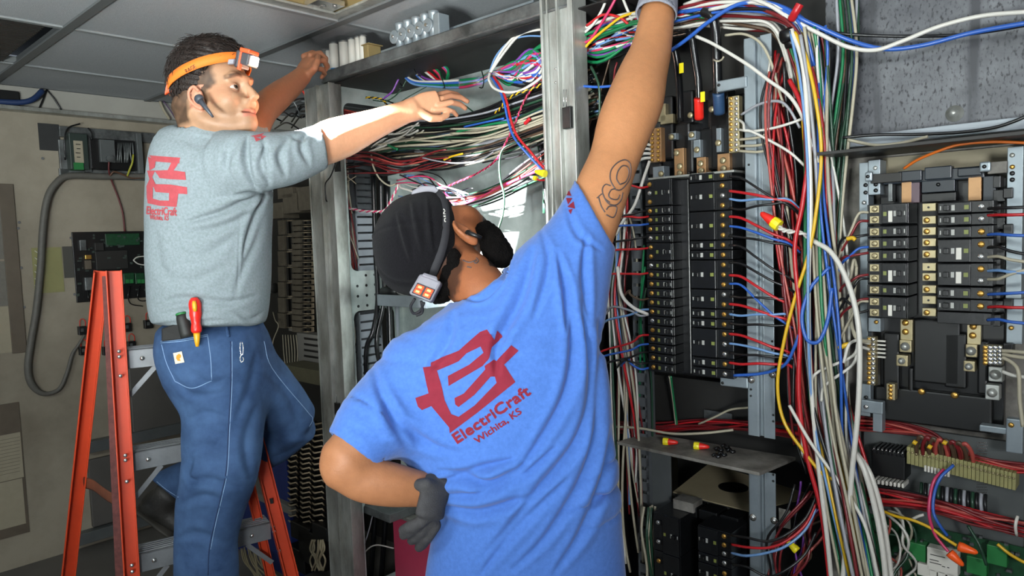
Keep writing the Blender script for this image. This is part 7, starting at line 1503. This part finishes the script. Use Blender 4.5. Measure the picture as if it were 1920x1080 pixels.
# 6 -- branches from the middle breakers to the trunk
br = [(331, 'black', 385), (358, 'red', 378), (373, 'light_blue', 374), (390, 'black', 380), (406, 'red', 450), (424, 'blue', 456), (442, 'black', 460), (460, 'black', 520), (492, 'black', 540), (516, 'red', 570), (532, 'blue', 610), (555, 'black', 562), (570, 'red', 600), (589, 'light_blue', 590), (606, 'black', 612), (626, 'red', 660), (644, 'light_blue', 668), (662, 'black', 672), (680, 'red', 684)]
for i, (y, c, ye) in enumerate(br):
    one(c, [(1368, y, .01), (1390, y+3, .02), (1420, (y*.6+ye*.4), .03), (1450, (y*.25+ye*.75), .025), (1478, ye, .01), (1500, ye+18, -.01)], .0030 if c != 'red' else .0034, '%s wire from the %s terminal down the right column of the middle panel' % (wname(c), ORD[i] if i < 20 else 'last'))
# left side of the middle panel: tangle
bundle([(1150, 330, -.05), (1160, 430, -.05), (1155, 540, -.05), (1165, 660, -.05), (1175, 800, -.06), (1185, 960, -.07), (1195, 1100, -.08)], 20, ['white', 'red', 'black', 'tan', 'grey', 'dark_green', 'light_blue', 'dark_red', 'tan', 'white'], .0034, .045, .04, 'in the loose tangle between the blue shirt and the dark duct', 'beside the blue shirt', 81, dsp=.025, wig=.020, ends=(.2, .3), k=8)
lb = [(350, 'red', 345, 1150), (395, 'black', 410, 1140), (406, 'red', 407, 1160), (420, 'blue', 425, 1155), (444, 'black', 455, 1148), (465, 'red', 470, 1150), (512, 'red', 515, 1135), (560, 'brown', 545, 1180), (580, 'light_blue', 600, 1140), (590, 'grey', 575, 1150), (628, 'red', 658, 1130), (645, 'blue', 668, 1132), (660, 'black', 680, 1140), (680, 'black', 676, 1170), (690, 'blue', 672, 1178)]
for i, (y, c, ye, xe) in enumerate(lb): one(c, [(1216, y, .0), (1200, y+2, .02), (1182, (y+ye)/2, .02), (xe, ye, .01), (xe-14, ye+14, -.02)], .0030, '%s wire from the %s terminal of the left column, running left' % (wname(c), ORD[i]))
one('white', [(1218, 302, -.02), (1205, 340, .0), (1192, 380, .01), (1180, 400, .01), (1168, 415, .01), (1155, 440, .0)], .0042, 'white wire dropping from the copper neutral bar'); one('white', [(1158, 500, .02), (1165, 550, .03), (1185, 575, .03), (1215, 590, .01)], .0048, 'white wire bending into the yellow marked left breaker')
for i in range(4): one('white', [(1220, 272+i*8, -.03), (1208, 270+i*9, -.02), (1196, 272+i*10, -.03)], .004, 'short white wire at the copper neutral bar, %s' % ['uppermost', 'second', 'third', 'lowest'][i])
for i in range(5): one(['green', 'green', 'dark_green', 'tan', 'green'][i], [(1208+i*2, 460+i*40, -.03), (1202-i*2, 560+i*30, -.04), (1200+i*10, 700, -.08), (1196+i*14, 860, -.1)] if i < 3 else [(1255+i*3-9, 705, -.1), (1258+i, 740, -.12), (1262+i*2, 800, -.14)], .003, ['bright green wire left of the left column, upper', 'bright green wire left of the left column, lower', 'dark green wire crossing the slotted duct', 'tan wire under the left column', 'green wire under the left column'][i])
# 7 -- behind the shelf and below
bundle([(1150, 800, -.13), (1230, 806, -.14), (1320, 798, -.14), (1420, 800, -.13), (1520, 812, -.12), (1580, 830, -.1)], 12, ['dark_red', 'red', 'dark_red', 'black', 'red'], .0030, .02, .02, 'in the red bundle passing behind the shelf', 'behind the shelf', 91, dsp=.02, wig=.008)
one('tan', [(1150, 800, -.06), (1200, 803, -.05), (1260, 813, -.05), (1320, 812, -.06), (1375, 806, -.08)], .0034, 'tan wire lying along the back edge of the shelf'); one('tan', [(1310, 795, -.12), (1340, 782, -.1), (1370, 768, -.1), (1405, 764, -.08)], .0028, 'tan wire rising behind the steel rail above the shelf')
lo = [(1003, 'black', 1012), (1021, 'red', 1024), (1037, 'light_blue', 1033), (1058, 'black', 1078)]
for i, (y, c, ye) in enumerate(lo): one(c, [(1372, y, .05), (1400, y+5, .07), (1440, ye+3, .07), (1475, ye-10, .06), (1510, ye-40, .03), (1530, ye-80, .01)], .0032, '%s wire from the %s terminal of the right lower stack' % (wname(c), ORD[i]))
bundle([(1220, 950, -.02), (1216, 1000, .0), (1222, 1060, .0), (1230, 1100, .0)], 7, ['tan', 'grey', 'tan', 'dark_green'], .0036, .012, .018, 'left of the left lower stack', 'left of the left lower stack', 92)
# 8 -- right panel wires
rt = [(391, 'black', 388), (404, 'red', 402), (440, 'blue', 442), (464, 'black', 478), (482, 'tan', 492), (508, 'light_blue', 512), (524, 'tan', 504), (552, 'blue', 548), (576, 'red', 577), (600, 'blue', 607)]
for i, (y, c, ye) in enumerate(rt): one(c, [(1852, y, .0), (1872, y-1, .02), (1895, (y+ye)/2, .03), (1930, ye, .03)], .0030, '%s wire leaving the right panel to the right, %s from the top' % (wname(c), ORD[i]))
lt_ = [(414, 'dark_red', 470), (440, 'black', 450), (463, 'blue', 495), (474, 'dark_red', 486), (515, 'dark_red', 540), (522, 'black', 575), (560, 'dark_red', 590), (582, 'black', 560), (398, 'tan', 470), (565, 'tan', 630)]
for i, (y, c, ye) in enumerate(lt_): one(c, [(1628, y, .0), (1610, y+3, .01), (1595, (y+ye)/2, .01), (1578, ye, .0), (1566, ye+30, -.02)], .0028, '%s wire joining the left column of the right panel, %s' % (wname(c), ORD[i]))
for i, (y, ye, xe) in enumerate(((640, 650, 1590), (644, 700, 1530), (655, 722, 1548), (640, 600, 1596), (642, 560, 1592))): one('white' if i < 3 else 'tan', [(1630, y, -.02), (1610, y-2, .0), (1598, (y+ye)/2-4, .01), (xe, ye, .02), (xe-8, ye+30, .02)] if i < 3 else [(1632, y, -.02), (1612, y-4, .0), (1600, y-20, .0), (xe, ye, .0), (xe+8, ye-70, -.01), (1606, 500, -.02)], .0034, ['upper white wire from the long neutral bar', 'middle white wire from the long neutral bar, with yellow sleeve', 'lower white wire from the long neutral bar', 'left tan wire rising beside the right panel rail', 'right tan wire rising beside the right panel rail'][i])
one('yellow', [(1573, 653, .016), (1583, 648, .016), (1592, 645, .014)], .0052, 'yellow sleeve on a white neutral wire'); one('yellow', [(1588, 448, .02), (1598, 446, .02), (1604, 450, .02)], .0045, 'yellow sleeve on a blue wire left of the right panel')
for i, pts in enumerate(([(1880, 658, .0), (1900, 659, .01), (1930, 662, .02)], [(1880, 664, .0), (1900, 668, .01), (1930, 672, .02)], [(1880, 670, .0), (1900, 682, .01), (1910, 700, .02), (1912, 750, .02), (1918, 800, .02)], [(1880, 697, .0), (1900, 704, .01), (1930, 708, .02)])): one('tan' if i < 3 else 'white', pts, .0036, ['upper tan wire from the right lugs to the edge', 'lower tan wire from the right lugs to the edge', 'tan wire bending down at the right edge', 'white wire from the lowest right lug to the edge'][i])
# lower right looms
bundle([(1600, 790, -.09), (1680, 800, -.09), (1740, 815, -.08), (1790, 850, -.07), (1860, 870, -.07), (1940, 880, -.07)], 12, ['red', 'dark_red', 'brick', 'dark_red'], .0028, .014, .012, 'in the upper red loom over the yellowish terminals', 'in the upper red loom', 101, dsp=.01, wig=.006)
bundle([(1610, 925, -.05), (1700, 940, -.04), (1780, 955, -.03), (1850, 975, -.03), (1940, 1000, -.03)], 18, ['red', 'dark_red', 'brick', 'dark_red', 'black'], .0032, .018, .016, 'in the lower red loom under the yellowish terminals', 'in the lower red loom', 102, dsp=.012, wig=.006)
csolo('zip_tie', MB().tube(spline([cu(1908, 968, -.01), cu(1904, 985, .0), cu(1906, 1004, -.01)], 3), .003, 6), M_white, 'pale zip tie round the lower red loom at the right edge', 'zip tie')
for i in range(8): one(['brown', 'dark_red', 'brown', 'brick'][i % 4], [(1722+i*12, 868-i*1, -.06), (1718+i*12, 840, -.04), (1726+i*12, 818+i*2, -.03), (1738+i*12, 835+i*2, -.04), (1742+i*12, 862+i*2, -.06)], .0042, '%s hump of wire above the yellowish terminals' % ORD[i] if 0 else '%s wire hump, %s from the left above the yellowish terminals' % (['brown', 'dark red', 'brown', 'brick red'][i % 4], ORD[i] if i else 'first'))
for i, (x, y) in enumerate(((1712, 828), (1740, 836), (1768, 828))): one('yellow', [(x, y, -.02), (x+7, y+4, -.02)], .0048, ['left', 'middle', 'right'][i]+' yellow sleeve above the yellowish terminals')
for i in range(16): one(['dark_green', 'black', 'grey', 'black'][i % 4], [(1728+i*8, 905+i*1.5, -.06), (1727+i*8, 925+i*1.5, -.045), (1724+i*8.5, 948+i*2, -.05)], .0034, 'dark wire dropping from the yellowish terminals, %s from the left' % (ORD[i] if i else 'first'))
for i in range(7): one('black', [(1640+i*8, 912, -.06), (1638+i*8, 922, -.05), (1641+i*8, 934, -.05)], .0026, 'short black wire under the black relay strip, %s from the left' % (ORD[i] if i else 'first'))
for i, (c, pts) in enumerate((('pink', [(1770, 880, -.03), (1752, 900, -.01), (1744, 930, .0), (1742, 965, .01), (1752, 1000, .01), (1766, 1020, .01), (1778, 1034, .01)]), ('blue', [(1788, 872, -.03), (1764, 895, -.01), (1752, 925, .0), (1750, 960, .01), (1762, 985, .01), (1776, 1004, .0)]), ('yellow', [(1650, 956, -.01), (1680, 968, .0), (1710, 975, .01), (1745, 990, .01), (1770, 1008, .01), (1794, 1023, .01)]), ('yellow', [(1870, 1020, -.04), (1895, 1040, -.04), (1930, 1060, -.04)]), ('white', [(1708, 975, -.02), (1722, 968, -.01), (1733, 965, -.01)]), ('dark_green', [(1815, 985, -.04), (1835, 1020, -.03), (1850, 1060, -.03)]))): one(c, pts, .0032, ['pink wire dropping to the lower orange wire nut', 'blue wire falling beside the pink one, lower right', 'yellow wire leading to the upper orange wire nut', 'thin yellow wire in the bottom right corner', 'short white wire stub over the green board', 'dark green wire standing over the green board'][i])
wirenut('upper orange wire nut at the end of the yellow wire', pp(1797, 1024, .01), pp(1820, 1032, .01)-pp(1797, 1024, .01), M_org, None, 1.25); wirenut('lower orange wire nut at the end of the pink wire', pp(1780, 1036, .01), pp(1797, 1052, .01)-pp(1780, 1036, .01), M_org, None, 1.2)
wirenut('yellow wire nut in the red wires right of the lower rail', pp(1495, 1033, .02), pp(1480, 1018, .02)-pp(1495, 1033, .02), M_yel, None, 1.2)
bundle([(1530, 930, -.03), (1500, 980, -.03), (1480, 1030, -.03), (1465, 1090, -.03)], 14, ['dark_red', 'brick', 'black', 'dark_red', 'purple', 'brown'], .0030, .05, .05, 'in the dim red tangle right of the lower rail', 'in the dim red tangle', 103, dsp=.03, wig=.02)
bundle([(1660, 960, -.06), (1690, 1000, -.05), (1700, 1050, -.05), (1690, 1095, -.05)], 8, ['dark_red', 'white', 'brick', 'dark_green', 'tan'], .0028, .03, .04, 'hanging over the left of the green board', 'hanging over the green board', 104, dsp=.02, wig=.02)
# ================================================================ past 300 wires: the smallest in view become one object
wires = [o for o in COL.objects if o.get('category') == 'wire' and o.type == 'MESH']
def seen(o):
    me = o.data; n = len(me.vertices); v = np.empty(n*3); me.vertices.foreach_get('co', v); v = v.reshape(-1, 3)+np.array(o.location)
    c = v[::6]; xy, d = proj(c); ins = (xy[:, 0] > 0) & (xy[:, 0] < 1920) & (xy[:, 1] > 0) & (xy[:, 1] < 1080)
    L = np.linalg.norm(np.diff(xy, axis=0), axis=1)*(ins[1:]); nrm = (v[:len(c)*6].reshape(-1, 6, 3)-v[:len(c)*6].reshape(-1, 6, 3).mean(1, keepdims=True)) if n % 6 == 0 else None
    r = .003 if nrm is None else float(np.median(np.linalg.norm(nrm[:, 0], axis=1)))
    front = 1.25 if d.mean() < 2.0 else 1.0
    return float(L.sum())*r/d.mean()*front*(1.6 if o.get('group') is None else 1.0)
if len(wires) > 290:
    wires.sort(key=seen, reverse=True); rest = wires[290:]
    V = []; Fc = []; MI = []; slots = []; 
    for o in rest:
        me = o.data; m_ = me.materials[0]
        if m_ not in slots: slots.append(m_)
        b0 = len(V); L_ = o.location; rz = o.rotation_euler[2]; V += [tuple(v.co+L_) for v in me.vertices]; Fc += [tuple(i+b0 for i in p.vertices) for p in me.polygons]; MI += [slots.index(m_)]*len(me.polygons)
        bpy.data.objects.remove(o)
    me = bpy.data.meshes.new('wires'); me.from_pydata(V, [], Fc)
    for m_ in slots: me.materials.append(m_)
    me.polygons.foreach_set('material_index', MI); me.polygons.foreach_set('use_smooth', [True]*len(Fc)); me.update()
    tag(link('wires', me), 'countless thinner wires filling the bundles of the open switchboard', 'wires', kind='stuff')
# tell apart the wires of one colour in one bundle by their order
from collections import defaultdict
same = defaultdict(list)
for o in COL.objects:
    if o.get('category') == 'wire' and o.get('group') and ' wire ' in o.get('label', ''): same[o['label']].append(o)
for lab, os_ in same.items():
    n = len(os_)
    if n < 2 or n > 9: continue
    info = []
    for o in os_:
        v = np.array([v.co for v in o.data.vertices])[::6]+np.array(o.location); xy, _ = proj(v); ok = (xy[:, 0] > 0) & (xy[:, 0] < 1920) & (xy[:, 1] > 0) & (xy[:, 1] < 1080); xy = xy[ok] if ok.any() else xy
        info.append((xy.mean(0), np.ptp(xy, axis=0)))
    tall = np.mean([b[1] for _, b in info]) > np.mean([b[0] for _, b in info]); ax = 0 if tall else 1
    order = sorted(range(n), key=lambda i: info[i][0][ax]); col, rest = lab.split(' wire ', 1)
    for r, i in enumerate(order):
        nm = ('leftmost' if tall else 'uppermost') if r == 0 else ('rightmost' if tall else 'lowermost') if r == n-1 else ['', 'second', 'third', 'fourth', 'fifth', 'sixth', 'seventh', 'eighth'][r]
        new = '%s %s wire%s %s' % (nm, col, '' if r in (0, n-1) else (' from the left' if tall else ' from the top'), rest)
        if len(new.split()) <= 16: os_[i]['label'] = new
